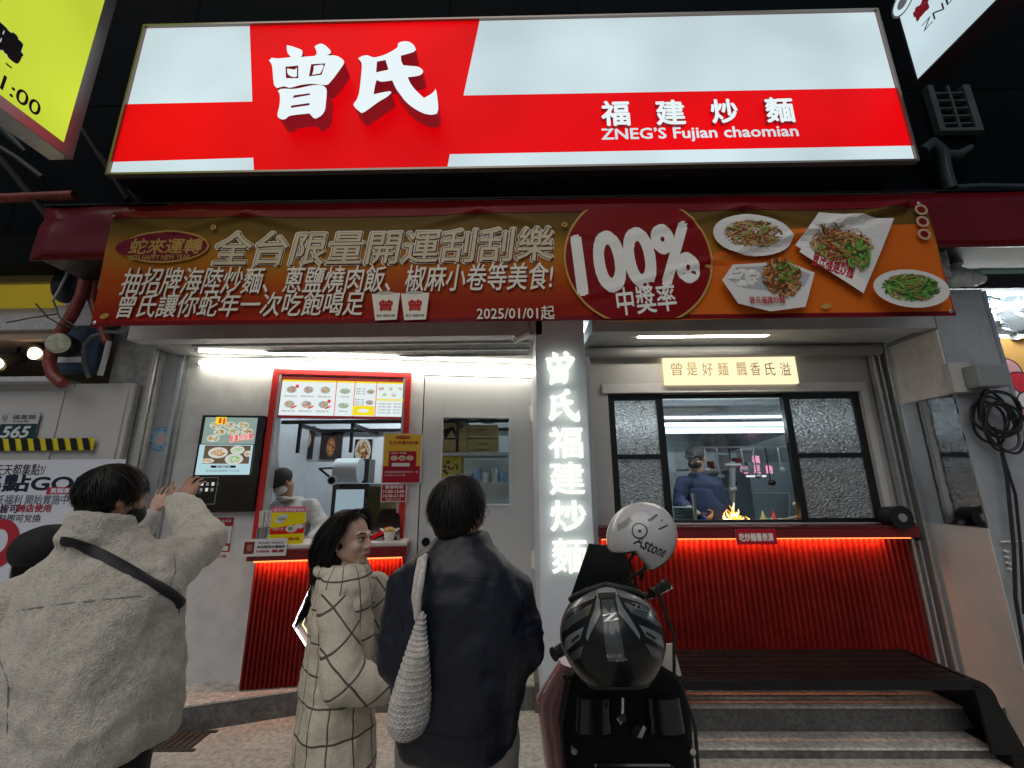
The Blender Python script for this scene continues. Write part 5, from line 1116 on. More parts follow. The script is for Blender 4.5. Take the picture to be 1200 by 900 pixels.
for k, (x, y, l) in enumerate(((42, 413, 'warm lit spot lamp near the red pipe, right one of two'), (-3, 425, 'warm lit spot lamp cut by the left picture edge'))):
    c = N3.w(x, y, 0); r = T('spot_lamp', c, l, 'lamp'); t = MB(); t.tube([c+V((0, .16, .10)), c+V((0, 0, 0))], [.05, .075], 18); t.build('shade', PRT((.08, .07, .06)), r, smooth=True)
    t = MB(); t.sph(c+V((0, -.005, -.005)), (.06, .03, .06), nu=16, nv=8); t.build('bulb', E((1, .82, .5), 6), r, smooth=True)
    t = MB(); t.tube([c+V((0, .12, .1)), c+V((0, .14, .3))], .012, 8); t.build('stem', blackm, r)
# dark framing above the left neighbour
t = MB(); t.box(-9, -2.35, 3.0, 3.2, 3.36, 3.62); tag(t.build('neighbor_dark_soffit', M('dark_cladding')), kind='structure')
r = T('rusty_pipe', N1.w(40, 232), 'dim reddish horizontal pipe under the yellow blade sign', 'pipe'); t = MB(); Q = PL((0, 2.75, 0)); t.tube([Q.w(-80, 236), Q.w(88, 229)], .035, 12); t.build('pipe', rp, r, smooth=True)
r = T('steel_brace', Q.w(110, 215), 'dark diagonal steel braces between the yellow sign and main sign', 'brace')
for a, b, w_ in (((76, 120), (150, 235), .02), ((80, 135), (165, 240), .012), ((0, 185), (60, 260), .025), ((88, 96), (104, 110), .012), ((86, 122), (100, 126), .012)):
    t = MB(); t.tube([Q.w(*a), Q.w(*b)], w_, 8); t.build('bar', M('brace_metal', (.012, .013, .015), .6, spec=.1), r)
r = T('ceiling_fitting', Q.w(20, 165), 'grey plastic fitting and hoses behind the yellow sign', 'fitting')
t = MB(); t.tube([Q.w(x, y) for x, y in ((-5, 140), (12, 160), (30, 178))], [.05, .03, .015], 10); t.tube([Q.w(x, y) for x, y in ((-8, 168), (20, 185), (50, 208))], .02, 8); t.build('hose', M('hose_grey', (.03, .036, .04), .5, spec=.2), r, smooth=True)
# drain grating by the fleece man's feet
c = Gz(213, 868, .004); r = T('drain_cover', c, 'small rusty slotted drain cover in the pavement below the curb', 'drain cover')
for k in range(6): t = MB(); t.box(c.x-.14+k*.045, c.x-.105+k*.045, c.y-.09, c.y+.09, .001, .012); t.build('slat', M('rusty_iron', (.07, .055, .045), .6, n=.4, ns=14), r)
t = MB(); t.box(c.x-.16, c.x+.16, c.y-.11, c.y-.092, .001, .010); t.box(c.x-.16, c.x+.16, c.y+.092, c.y+.11, .001, .010); t.build('rim', M('rusty_iron'), r)
# ================================================================ SCOOTER AND HELMETS
sc_ = T('parked_scooter', (.40, 1.6, 0), 'black scooter with pinkish front cowl parked in front of the center pillar', 'scooter')
gb = M('scooter_gloss_black', (.006, .006, .007), .25, coat=.3, n=.2); mb2 = M('scooter_matt_black', (.005, .005, .006), .6, spec=.15, n=.3, bump=.1, bs=90); pinkm = M('scooter_pink', (.26, .14, .155), .22, metal=.4, coat=.6)
X0, Y0_ = .36, 0
def S3(x, y, z): return V((X0+x, y, z))
t = MB(); t.loft([(S3(0, 1.62, .30), (.17, 0, 0), (0, .07, 0)), (S3(0, 1.66, .55), (.21, 0, 0), (0, .07, 0)), (S3(0, 1.70, .80), (.23, 0, 0), (0, .075, 0)), (S3(0, 1.70, .93), (.20, 0, 0), (0, .07, 0)), (S3(0, 1.68, .98), (.12, 0, 0), (0, .05, 0))], 28)
t.build('leg_shield', mb2, sc_, smooth=True)
t = MB(); t.loft([(S3(-.04, 1.80, .30), (.15, 0, 0), (0, .10, 0)), (S3(-.07, 1.84, .55), (.20, 0, 0), (0, .13, 0)), (S3(-.09, 1.84, .80), (.21, 0, 0), (0, .12, 0)), (S3(-.06, 1.80, .94), (.15, 0, 0), (0, .08, 0))], 28)
t.build('front_cowl', pinkm, sc_, smooth=True)
t = MB(); t.box(X0-.20, X0+.20, 1.05, 1.66, .27, .32); t.build('footboard', mb2, sc_, bevel=.02)
t = MB(); t.loft([(S3(0, .95, .78), (.13, 0, 0), (0, .34, 0)), (S3(0, .95, .72), (.16, 0, 0), (0, .38, 0)), (S3(0, .95, .68), (.15, 0, 0), (0, .37, 0))], 26); t.build('seat', mb2, sc_, smooth=True, bevel=0)
t = MB(); t.loft([(S3(0, .85, .30), (.12, 0, 0), (0, .30, 0)), (S3(0, .85, .50), (.19, 0, 0), (0, .42, 0)), (S3(0, .90, .68), (.16, 0, 0), (0, .38, 0))], 26); t.build('rear_body', gb, sc_, smooth=True)
for y, x in ((.55, 0), (2.02, -.05)):
    c = V((X0+x, y, .24)); w_ = T('wheel', c, None, None) if False else bpy.data.objects.new('wheel', None); COL.objects.link(w_) if w_.name not in COL.objects else None
    w_.parent = sc_; w_.location = c-V(sc_.location)
    t = MB(); t.tube([c+V((0, .20*math.cos(a), .20*math.sin(a))) for a in [2*math.pi*i/32 for i in range(33)]], .045, 10, cap=False); t.build('tyre', rubber, w_, smooth=True)
    t = MB(); t.tube([c+V((-.03, 0, 0)), c+V((.03, 0, 0))], .16, 28); t.build('rim', alum, w_, bevel=.01)
t = MB(); t.tube([S3(0, 1.74, .90), S3(.02, 1.78, 1.06)], .03, 12); t.tube([S3(-.05, 1.95, .30), S3(0, 1.78, .8)], .03, 10); t.build('fork', gb, sc_, smooth=True)
gl = J(652, 765, 1.42); gr_ = J(779, 686, 1.78)
mid = (gl+gr_)/2
t = MB(); t.tube([gl+(mid-gl)*.1, gl+(mid-gl)*.55+V((0, .05, -.02)), mid+V((0, .05, -.04)), gr_+(mid-gr_)*.4+V((0, .04, -.02)), gr_], .014, 10); t.build('handlebar', gb, sc_, smooth=True)
for a, b in ((gl, mid), (gr_, mid)):
    d = (a-b).normalized(); t = MB(); t.tube([a-d*.09, a-d*.08, a+d*.005, a+d*.012], [.019, .018, .018, .023], 14); 
    for k in range(6): t.tube([a-d*(.075-.012*k), a-d*(.071-.012*k)], .0195, 14)
    t.build('grip', rubber, sc_, smooth=True)
t = MB(); t.tube([gr_+V((-.10, .02, -.06)), gr_+V((-.04, .06, -.06)), gr_+V((.05, .06, -.02))], .007, 8); t.build('brake_lever', alum, sc_, smooth=True)
t = MB(); t.tube([gl+V((.08, .04, -.0)), gl+V((.02, .05, -.01)), gl+V((-.012, .04, -.0))], .007, 8); t.build('brake_lever', gb, sc_, smooth=True)
t = MB(); t.loft([(mid+V((0, .04, -.14)), (.13, .09, 0), (-.03, .06, 0)), (mid+V((0, .05, -.04)), (.15, .10, 0), (-.04, .07, 0)), (mid+V((0, .06, .03)), (.09, .06, 0), (-.03, .05, 0))], 20); t.build('dashboard', gb, sc_, smooth=True)
# windscreen behind the helmets
ws = [J(x, y, 1.85) for x, y in ((690, 637), (733, 641), (742, 690), (700, 712), (668, 700), (678, 672))]
t = MB(); t.prism(ws, (0.003, .012, 0)); t.build('wind_deflector', M('smoked_black', (.012, .015, .018), .3), sc_, bevel=.003)
t = MB(); t.prism([S3(-.15, 1.625, .50), S3(.15, 1.625, .50), S3(.13, 1.625, .72), S3(-.13, 1.625, .72)], (0, -.03, 0)); t.build('glove_box_lid', gb, sc_, bevel=.012, bseg=3)
for s_ in (-1, 1): t = MB(); t.loft([(S3(s_*.12, 1.615, .80), (.06, 0, 0), (0, .02, 0)), (S3(s_*.115, 1.615, .90), (.055, 0, 0), (0, .02, 0))], 16); t.build('inner_pocket', gb, sc_, smooth=True)
for s_ in (-1, 1): t = MB(); t.tube([S3(s_*.19, 1.62, .42), S3(s_*.215, 1.63, .62), S3(s_*.225, 1.645, .80), S3(s_*.19, 1.655, .93)], .006, 7); t.build('edge_seam', rubber, sc_, smooth=True)
for x_, z_ in ((-.17, .55), (.17, .55), (-.19, .76), (.19, .76)): t = MB(); t.tube([S3(x_, 1.60, z_), S3(x_, 1.585, z_)], .010, 10); t.build('bolt', steel, sc_, smooth=True)
# mirrors
for a, b in ((gr_+V((-.10, 0, .02)), J(752, 618, 1.78)), (gl+V((.12, .03, .03)), J(690, 700, 1.5))):
    t = MB(); t.tube([a, a+(b-a)*.5+V((.03, 0, 0)), b], .007, 8); t.build('mirror_stalk', gb, sc_, smooth=True)
m_ = J(750, 640, 1.86); t = MB(); t.sph(m_, (.06, .02, .045)); t.build('mirror', gb, sc_, smooth=True)
hk = J(729, 838, 1.36); t = MB(); t.tube([hk+V((.005, 0, .05)), hk+V((0, -.005, 0)), hk+V((-.012, -.02, -.012)), hk+V((-.02, -.02, .002))], [.005, .006, .006, .004], 8); t.tube([hk+V((-.004, 0, .0)), hk+V((-.004, -.02, 0))], .012, 10); t.build('bag_hook', steel, sc_, smooth=True)
k_ = J(751, 858, 1.36); t = MB(); t.prism([k_+V((-.015, 0, -.012)), k_+V((.0, 0, -.016)), k_+V((.018, 0, .015)), k_+V((.008, 0, .022))], (0, -.006, 0)); t.build('ignition_key', steel, sc_, bevel=.002)
t = MB(); t.tube([k_+V((-.01, .02, -.0)), k_+V((-.01, -.001, 0))], .02, 14); t.build('ignition_lock', gb, sc_, smooth=True)
for a, b in (((770, 690), (790, 800)), ((660, 790), (672, 860))):
    t = MB(); p0, p1 = J(*a, 1.5), J(*b, 1.5); t.tube([p0, (p0+p1)/2+V((.03, 0, 0)), p1], .006, 7); t.build('brake_cable', rubber, sc_, smooth=True)
t = MB(); t.prism([J(772, 756, 1.50), J(789, 755, 1.50), J(799, 792, 1.50), J(784, 793, 1.50), J(776, 780, 1.50)], (0, .012, 0)); t.build('paper_label', PRT((.55, .54, .48)), sc_)

def helmet(name, label, c, r, fr, shellm, opening, vis, deco):
    # fr: frame (right, front, up) of the helmet in world; shell is a shaped ellipsoid with a cut face opening
    rt, fw, up = fr; h = T(name, c, label, 'helmet'); t = MB(); nu, nv = 56, 36; g = []; fs = []
    def P3(a, th, k=1.0):
        x, y, z = math.sin(th)*math.cos(a), math.sin(th)*math.sin(a), math.cos(th)
        sx = 1-.10*max(0, -z); yy = y*(1.0+.04*max(0, y)); zz = z*(1.0 if z > 0 else 1.02)
        return V(c)+rt*(r[0]*x*sx*k)+fw*(r[1]*yy*k)+up*(r[2]*zz*k)
    for j in range(nv+1):
        th = .02+(math.pi*.80-.02)*j/nv
        for i in range(nu): g.append(P3(2*math.pi*i/nu, th))
    def cut(a, th):
        da = (a-math.pi/2+math.pi) % (2*math.pi)-math.pi; return abs(da) < opening[0]*(1-.25*max(0, (th-1.9))) and th > opening[1]+.25*abs(da)**2*0.3
    for j in range(nv):
        for i in range(nu):
            a = 2*math.pi*(i+.5)/nu; th = .02+(math.pi*.80-.02)*(j+.5)/nv
            if not cut(a, th): fs.append((j*nu+i, (j+1)*nu+i, (j+1)*nu+(i+1) % nu, j*nu+(i+1) % nu))
    fs.append(tuple(range(nu))[::-1]); t.add(g, fs); o = t.build('shell', shellm, h, smooth=True); m = o.modifiers.new('s', 'SOLIDIFY'); m.thickness = .012; m.offset = 0
    # padding inside
    t = MB(); g = []; fs = []
    for j in range(17):
        th = .02+(math.pi*.74)*j/16
        for i in range(32): g.append(P3(2*math.pi*i/32, th, .90))
    for j in range(16):
        for i in range(32):
            if not cut(2*math.pi*(i+.5)/32, (math.pi*.74)*(j+.5)/16+.02): fs.append((j*32+i, (j+1)*32+i, (j+1)*32+(i+1) % 32, j*32+(i+1) % 32))
    t.add(g, fs); o = t.build('padding', M('helmet_padding', (.015, .015, .016), .9), h, smooth=True); o.modifiers.new('s', 'SOLIDIFY').thickness = .012
    # trim round the opening bottom
    t = MB(); thb = math.pi*.80; t.tube([P3(math.pi/2+opening[0]*.80+(2*math.pi-2*opening[0]*.80)*k/40, thb) for k in range(41)], .009, 8); t.build('edge_trim', rubber, h, smooth=True)
    t = MB(); edge = []
    for k in range(25):
        da = -opening[0]+2*opening[0]*k/24; a = math.pi/2+da; edge.append(P3(a, opening[1]+.075*da*da, 1.012))
    t.tube([P3(math.pi/2-opening[0]*.86, thb, 1.01)]+edge+[P3(math.pi/2+opening[0]*.86, thb, 1.01)], .006, 8); t.build('opening_trim', rubber, h, smooth=True)
    deco(h, P3); return h
def on_shell(P3, a0, th0, da, dth, loops, name, mat, parent, k=1.055, rot=0):   # strip / polygon in (angle, polar) space
    t = MB()
    for lp in loops:
        n = len(lp); ins = []
        pts = []
        for i in range(n):
            p, q = lp[i], lp[(i+1) % n]
            for s_ in range(4): pts.append((p[0]+(q[0]-p[0])*s_/4, p[1]+(q[1]-p[1])*s_/4))
        cx = sum(p[0] for p in pts)/len(pts); cy = sum(p[1] for p in pts)/len(pts); g = []
        for rr in (0, .34, .67, 1.0):
            for p in pts:
                x, y = cx+(p[0]-cx)*rr, cy+(p[1]-cy)*rr; X, Y = x*math.cos(rot)-y*math.sin(rot), x*math.sin(rot)+y*math.cos(rot)
                g.append(P3(a0+X*da, th0+Y*dth, k))
        m = len(pts); t.add(g, [(j*m+i, j*m+(i+1) % m, (j+1)*m+(i+1) % m, (j+1)*m+i) for j in range(3) for i in range(m)])
    return t.build(name, mat, parent, smooth=True)
def shell_text(P3, txt, a0, th0, w_, h_, rot, mat, parent, off=.02, k=1.058, name='lettering'):
    vs, fs = glyphs(txt, off); g = []
    for x, y, z in vs:
        X, Y = (x-.5)*w_, (.5-y)*h_; X, Y = X*math.cos(rot)-Y*math.sin(rot), X*math.sin(rot)+Y*math.cos(rot)
        th = th0+Y; g.append(P3(a0+X/max(.3, math.sin(th)), th, k))
    t = MB(); t.add(g, fs); return t.build(name, mat, parent)
# white open-face helmet on the mirror
hw = J(752, 628, 1.70)
fw_h = V((-.80, .10, -.58)).normalized(); up_h = V((-.45, -.28, .85)); up_h = (up_h-fw_h*up_h.dot(fw_h)).normalized(); rt_h = fw_h.cross(up_h)
def deco_w(h, P3):
    dk = M('helmet_print_black', (.02, .02, .022), .3); pk = PRT((.40, .05, .15))
    A0 = 0
    side = 0.0     # angle of the side that looks at the camera is found below
    best = min([2*math.pi*k/72 for k in range(72)], key=lambda a: (P3(a, 1.45)-EYE).length)
    shell_text(P3, 'Astone', best+.10, 1.52, 1.0, .34, 1.15, dk, h, .02)
    c_ = (best+.08, .93)
    on_shell(P3, c_[0], c_[1], .26, .23, [[(math.cos(a), math.sin(a)) for a in [2*math.pi*k/18 for k in range(18)]]], 'emblem', dk, h, 1.056)
    on_shell(P3, c_[0], c_[1], .215, .19, [[(math.cos(a), math.sin(a)) for a in [2*math.pi*k/18 for k in range(18)]]], 'emblem_field', shell_w, h, 1.059)
    on_shell(P3, c_[0], c_[1]+.02, .05, .045, [[(math.cos(a), math.sin(a)) for a in [2*math.pi*k/12 for k in range(12)]]], 'emblem_dot', dk, h, 1.062)
    shell_text(P3, 'Astone', best+.75, .95, .36, .10, .3, dk, h, .02)
    on_shell(P3, best+.7, 1.35, 1, 1, [[(-.18, -.02), (.18, -.035), (.18, .0), (-.18, .02)]], 'stripe', dk, h, 1.056, .5)
    on_shell(P3, best+.85, 1.2, 1, 1, [[(-.05, -.02), (.05, -.02), (.04, .02), (-.05, .02)]], 'vent', pk, h, 1.056)
    on_shell(P3, best-.35, .55, 1, 1, [[(-.5, -.10), (.5, -.18), (.45, .05), (-.4, .12)]], 'top_vent', M('helmet_grey', (.25, .27, .27), .25, coat=.5), h, 1.05)
    t = MB(); a = P3(math.pi/2-1.1, 2.2, .95); b = J(747, 690, 1.72); t.tube([a, a+V((-.03, 0, -.05)), b], .007, 7); t.tube([P3(math.pi/2+1.1, 2.2, .95), b+V((-.04, 0, .03)), b], .007, 7); t.build('chin_strap', rubber, h, smooth=True)
shell_w = M('helmet_white', (.50, .51, .53), .22, coat=.4, n=.08, ns=12)
helmet('open_helmet', 'white open-face helmet hanging on the scooter mirror', hw, (.115, .138, .124), (rt_h, fw_h, up_h), shell_w, (1.15, 1.25), None, deco_w)
# black full helmet below
hb = J(717, 746, 1.26)
fw_b = V((-.05, .95, -.30)).normalized(); up_b = V((0, -.25, .97)); up_b = (up_b-fw_b*up_b.dot(fw_b)).normalized(); rt_b = fw_b.cross(up_b)
shell_b = M('helmet_black', (.008, .009, .010), .28, coat=.12, spec=.3); gry = M('helmet_decal_grey', (.13, .15, .155), .28, coat=.5)
def deco_b(h, P3):
    best = min([2*math.pi*k/144 for k in range(144)], key=lambda a: (P3(a, 1.3)-EYE).length); B = best
    lp = lambda *q: [list(q)]
    dkg = M('helmet_decal_dark', (.05, .056, .06), .25, coat=.5)
    on_shell(P3, B, 1.2, 1, 1, lp((-.20, -.75), (.20, -.75), (.13, -.1), (.16, .75), (-.16, .75), (-.13, -.1)), 'center_band', dkg, h, 1.05)
    for s_ in (-1, 1):
        on_shell(P3, B, 1.2, s_, 1, lp((.20, -.70), (.24, -.72), (.20, -.12), (.48, .35), (.46, .42), (.17, -.02)), 'decal_line', gry, h, 1.055)
        on_shell(P3, B, 1.2, s_, 1, lp((.30, -.70), (.95, -.35), (1.15, -.05), (.9, -.18), (.32, -.38)), 'side_flash', gry, h, 1.052)
        on_shell(P3, B, 1.2, s_, 1, lp((.34, -.25), (.9, -.02), (1.2, .25), (.95, .22), (.42, -.02)), 'side_flash', dkg, h, 1.052)
        on_shell(P3, B, 1.2, s_, 1, lp((.5, .18), (1.0, .36), (1.2, .6), (.9, .52), (.6, .38)), 'side_flash', gry, h, 1.052)
        on_shell(P3, B, 1.2, s_, 1, lp((.55, .48), (.95, .62), (1.1, .78), (.7, .68)), 'side_flash', dkg, h, 1.052)
        on_shell(P3, B, 1.2, s_, 1, lp((.62, .30), (.82, .40), (.80, .44), (.60, .34)), 'side_vent', rubber, h, 1.062)
    on_shell(P3, B, .62, 1, 1, lp((-.34, -.13), (.34, -.13), (.28, .16), (-.28, .16)), 'top_vent', M('helmet_grey'), h, 1.06)
    on_shell(P3, B, .66, 1, 1, lp((-.26, .04), (.26, .04), (.2, .2), (-.2, .2)), 'vent_slot', rubber, h, 1.065)
    lt = M('helmet_badge', (.42, .45, .46), .2, metal=.6)
    shell_text(P3, 'Z', B, 1.24, .26, .13, -.12, lt, h, .06, 1.066, 'badge')
    shell_text(P3, 'ZEUS', B+.80, 1.10, .50, .14, .28, gry, h, .03, 1.062); shell_text(P3, 'ECE', B-.02, 1.86, .26, .05, 0, lt, h, .01, 1.06); shell_text(P3, 'DOT', B+.10, 1.93, .2, .04, 0, lt, h, .01, 1.06)
    t = MB(); t.tube([P3(B+1.25-2.5*k/20, .52-.10*math.sin(math.pi*k/20)+.3*abs(k-10)/10, 1.08) for k in range(21)], .008, 8); t.build('goggle_strap', rubber, h, smooth=True)
helmet('full_helmet', 'large black patterned helmet hanging low on the scooter handlebar', hb, (.150, .150, .138), (rt_b, fw_b, up_b), shell_b, (.9, 1.45), None, deco_b)
# ================================================================ PEOPLE
skinm = M('skin', (.58, .38, .29), .5, n=.12, ns=18, bump=.08, bs=220, sss=.25); skind = M('skin_tan', (.40, .22, .15), .5, n=.12, ns=18, sss=.2)
hairm = M('hair_black', (.008, .0065, .006), .55, spec=.3, n=.3, ns=40); eyew = PRT((.55, .52, .5), .2); eyei = PRT((.015, .01, .01), .15); lipm = M('lips', (.40, .10, .09), .4)
def frame(yaw, pitch=0, roll=0):                      # yaw 0 looks at the shop (+Y), positive turns right
    fw = V((math.sin(yaw)*math.cos(pitch), math.cos(yaw)*math.cos(pitch), math.sin(pitch))); rt = V((math.cos(yaw), -math.sin(yaw), 0)); up = rt.cross(fw)
    return (rt*math.cos(roll)+up*math.sin(roll), fw, up*math.cos(roll)-rt*math.sin(roll))
def hand(mb, w_, d, side, n, curl=.35, spread=.12, s=1.0, tcurl=.3):   # w_ wrist, d towards fingers, side towards thumb, n back of hand
    d = d.normalized(); side = (side-d*side.dot(d)).normalized(); n = d.cross(side)*(1 if d.cross(side).dot(n) > 0 else -1)
    k = w_+d*.088*s
    mb.loft([(w_-d*.01, side*.026*s, n*.019*s), (w_+d*.03*s, side*.036*s, n*.017*s), (w_+d*.065*s, side*.041*s, n*.014*s), (k, side*.038*s, n*.011*s)], 16)
    for i, (o, L) in enumerate(((.029, .072), (.010, .080), (-.010, .074), (-.028, .058))):
        p = k+side*o*s-d*.004; dd = (d+side*(o/.03)*spread).normalized(); r = .0088*s-.0006*i
        for j, f in enumerate((.45, .30, .25)):
            c_ = curl*(j+.6)*(1+.15*i); ax = (dd*math.cos(c_)-n*math.sin(c_)).normalized(); q = p+ax*L*f*s; mb._cap(p, r, q, r*.9, (q-p).normalized(), 10, 0); p = q; r *= .9
    p = w_+d*.028*s+side*.028*s
    for j, (L, r) in enumerate(((.040, .012), (.032, .0105), (.026, .009))):
        dd = (d*(.55+.2*j)+side*(.8-.25*j)-n*tcurl*(j+.5)*.6).normalized(); q = p+dd*L*s; mb._cap(p, r*s, q, r*.92*s, dd, 10, 0); p = q
def head(mb, c, fr, s=1.0, nb=None):
    rt, fw, up = fr; L = lambda x, y, z: V(c)+(rt*x+fw*y+up*z)*s
    mb.sph(L(0, -.012, .028), (.075*s, .094*s, .086*s), fr, nu=22, nv=14); mb.sph(L(0, .028, -.032), (.060*s, .064*s, .072*s), fr, nu=20, nv=12)
    for k in (-1, 1):
        mb.cone(L(k*.050, -.008, -.045), .022*s, L(k*.012, .062, -.088), .019*s); mb.sph(L(k*.036, .060, -.030), (.024*s, .024*s, .024*s), fr)
        mb.cone(L(k*.040, .076, .020), .010*s, L(k*.008, .088, .016), .010*s); mb.sph(L(k*.080, -.012, -.008), (.009*s, .019*s, .031*s), fr); mb.sph(L(k*.0125, .093, -.034), (.009*s, .010*s, .008*s), fr)
    mb.sph(L(0, .072, -.090), (.020*s, .018*s, .017*s), fr); mb._cap(L(0, .086, .008), .009*s, L(0, .104, -.029), .0125*s, (L(0, .104, -.029)-L(0, .086, .008)).normalized(), 12, 0)
    mb.sph(L(0, .085, -.058), (.026*s, .011*s, .007*s), fr); mb.sph(L(0, .083, -.069), (.021*s, .012*s, .008*s), fr); mb.sph(L(0, .068, -.06), (.036*s, .02*s, .026*s), fr)
    if nb is not None: mb._cap(L(0, -.022, -.06), .052*s, V(nb), .060*s, (V(nb)-L(0, -.022, -.06)).normalized(), 18, 0)
def face(par, c, fr, s=1.0, lips=True):
    rt, fw, up = fr; L = lambda x, y, z: V(c)+(rt*x+fw*y+up*z)*s
    for k in (-1, 1):
        t = MB(); t.sph(L(k*.031, .0785, .000), (.0145*s, .010*s, .0068*s), fr); e_ = t.build('eye', eyew, par, smooth=True)
        t = MB(); t.sph(L(k*.030, .0862, .000), (.006*s, .0035*s, .0058*s), fr, nu=12, nv=8); t.build('iris', eyei, e_, smooth=True)
        t = MB(); t.tube([L(k*.047, .075, .001), L(k*.038, .086, .0075), L(k*.028, .0895, .0085), L(k*.017, .085, .002)], [.0012*s, .002*s, .002*s, .001*s], 6); t.build('eyelid', hairm, par, smooth=True)
        t = MB(); t.tube([L(k*.053, .074, .020), L(k*.040, .088, .027), L(k*.018, .094, .023)], [.0015*s, .0035*s, .003*s], 6); t.build('eyebrow', hairm, par, smooth=True)
    if lips:
        t = MB(); t.tube([L(-.022, .086, -.063), L(-.008, .0965, -.058), L(0, .0965, -.060), L(.008, .0965, -.058), L(.022, .086, -.063)], [.0015, .0045, .004, .0045, .0015], 8); t.tube([L(-.020, .086, -.064), L(0, .0955, -.069), L(.020, .086, -.064)], [.0015, .0055, .0015], 8); t.build('lips', lipm, par, smooth=True)
def hair(par, c, fr, s, n, L_, grav, region, rad=(.083, .102, .094), whorl=(0, -.45, .89), wd=.0028, m=None, curl=.3, seed=1, off=(0, -.012, .028), steps=6, lift=.02, back=0):
    rt, fw, up = fr; rnd = random.Random(seed); t = MB(); O = V(c)+(rt*off[0]+fw*off[1]+up*off[2])*s; wh = (rt*whorl[0]+fw*whorl[1]+up*whorl[2]).normalized(); k_ = 0
    def loc(d): return (d.dot(rt), d.dot(fw), d.dot(up))
    def surf(d, k=1.0): x, y, z = loc(d); return O+(rt*x*rad[0]+fw*y*rad[1]+up*z*rad[2])*(s*k)
    while k_ < n:
        d = V((rnd.gauss(0, 1), rnd.gauss(0, 1), rnd.gauss(0, 1))).normalized(); l = loc(d)
        if not region(*l): continue
        k_ += 1; p = surf(d, 1.0); pts = [p]; L = L_(*l) if callable(L_) else L_; L *= rnd.uniform(.75, 1.15); jit = V((rnd.gauss(0, 1), rnd.gauss(0, 1), rnd.gauss(0, 1)))*.22*curl
        for j in range(steps):
            q = p-O; nd = V((q.dot(rt)/rad[0], q.dot(fw)/rad[1], q.dot(up)/rad[2])); ln = nd.length; nn = (rt*nd.x+fw*nd.y+up*nd.z).normalized()
            fl = nn-wh; fl = (fl-nn*fl.dot(nn)); fl = fl.normalized() if fl.length > .05 else rt
            v = (fl*(1-grav)+V((0, 0, -1))*grav-fw*back*max(0, 1-j/3)+nn*lift*(j+1)+jit).normalized(); p = p+v*(L/steps*s)
            q = p-O; nd = V((q.dot(rt)/rad[0], q.dot(fw)/rad[1], q.dot(up)/rad[2]))/s
            if nd.length < 1.0+.012*j: nd = nd.normalized()*(1.0+.012*j); p = O+(rt*nd.x*rad[0]+fw*nd.y*rad[1]+up*nd.z*rad[2])*s
            if back and (p-O).dot(fw) > .028*s and (p-O).dot(up) < .045*s and j > 0: break
            pts.append(p)
        if len(pts) < 3: continue
        b = len(t.v); m_ = len(pts)
        for j, q in enumerate(pts):
            tg = (pts[min(j+1, m_-1)]-pts[max(j-1, 0)]).normalized(); nn = (q-O).normalized(); sd = tg.cross(nn).normalized()*(wd*s*(1-.75*(j/(m_-1))**2)); t.v += [q-sd, q+sd]
        t.f += [(b+2*j, b+2*j+1, b+2*j+3, b+2*j+2) for j in range(m_-1)]; t.m += [0]*(m_-1)
    return t.build('hair', m or hairm, par, smooth=True)
def default_pose(x, y, z0, H, yaw, lean=0):
    s = H/1.7; rt, fw, up = frame(yaw); B = V((x, y, z0)); L = lambda a, b, c: B+(rt*a+fw*(b+lean*c)+V((0, 0, c)))*s
    d = dict(neck=L(0, -.01, 1.45), head=L(0, .015, 1.585), chest=L(0, 0, 1.27), pelvis=L(0, 0, .93))
    for k, n in ((-1, 'L'), (1, 'R')):
        d['sh'+n] = L(k*.185, -.01, 1.385); d['el'+n] = L(k*.25, -.04, 1.10); d['wr'+n] = L(k*.24, .10, .88); d['hip'+n] = L(k*.09, 0, .90); d['kn'+n] = L(k*.10, .02, .48); d['an'+n] = L(k*.11, -.02, .08); d['toe'+n] = L(k*.125, .13, .035)
    return d, s, rt, fw, L
def body(par, d, s, rt, fw, L, fr, skin, vox, hands=('L', 'R'), hk={}, hs=1.0):
    t = MB(); head(t, d['head'], fr, s*hs, d['neck'])
    t.loft([(L(0, 0, z), rt*w_*s, fw*dp*s) for z, w_, dp in ((.84, .14, .10), (.95, .155, .105), (1.08, .13, .095), (1.25, .15, .105), (1.34, .12, .08))], 22)
    for n, k in (('L', -1), ('R', 1)):
        for a, ra, b, rb in ((('chest'), .040, 'sh'+n, .040), ('sh'+n, .042, 'el'+n, .038), ('el'+n, .039, 'wr'+n, .026), ('hip'+n, .082, 'kn'+n, .055), ('kn'+n, .054, 'an'+n, .036), ('an'+n, .038, 'toe'+n, .030)):
            if a == 'chest': p = L(k*.08, -.01, 1.38)
            else: p = d[a]
            q = d[b]; t._cap(V(p), ra*s, V(q), rb*s, (V(q)-V(p)).normalized(), 16, 0)
        if n in hands:
            h_ = hk.get(n, {}); w_ = d['wr'+n]; dr = h_.get('d', (w_-d['el'+n]).normalized()); sd = h_.get('side', fw); hand(t, V(w_), V(dr), V(sd), h_.get('n', rt*k), h_.get('curl', .35), h_.get('spread', .10), s, h_.get('tc', .3))
    o = t.build('body', skin, par); soften(o, vox, 3); return o
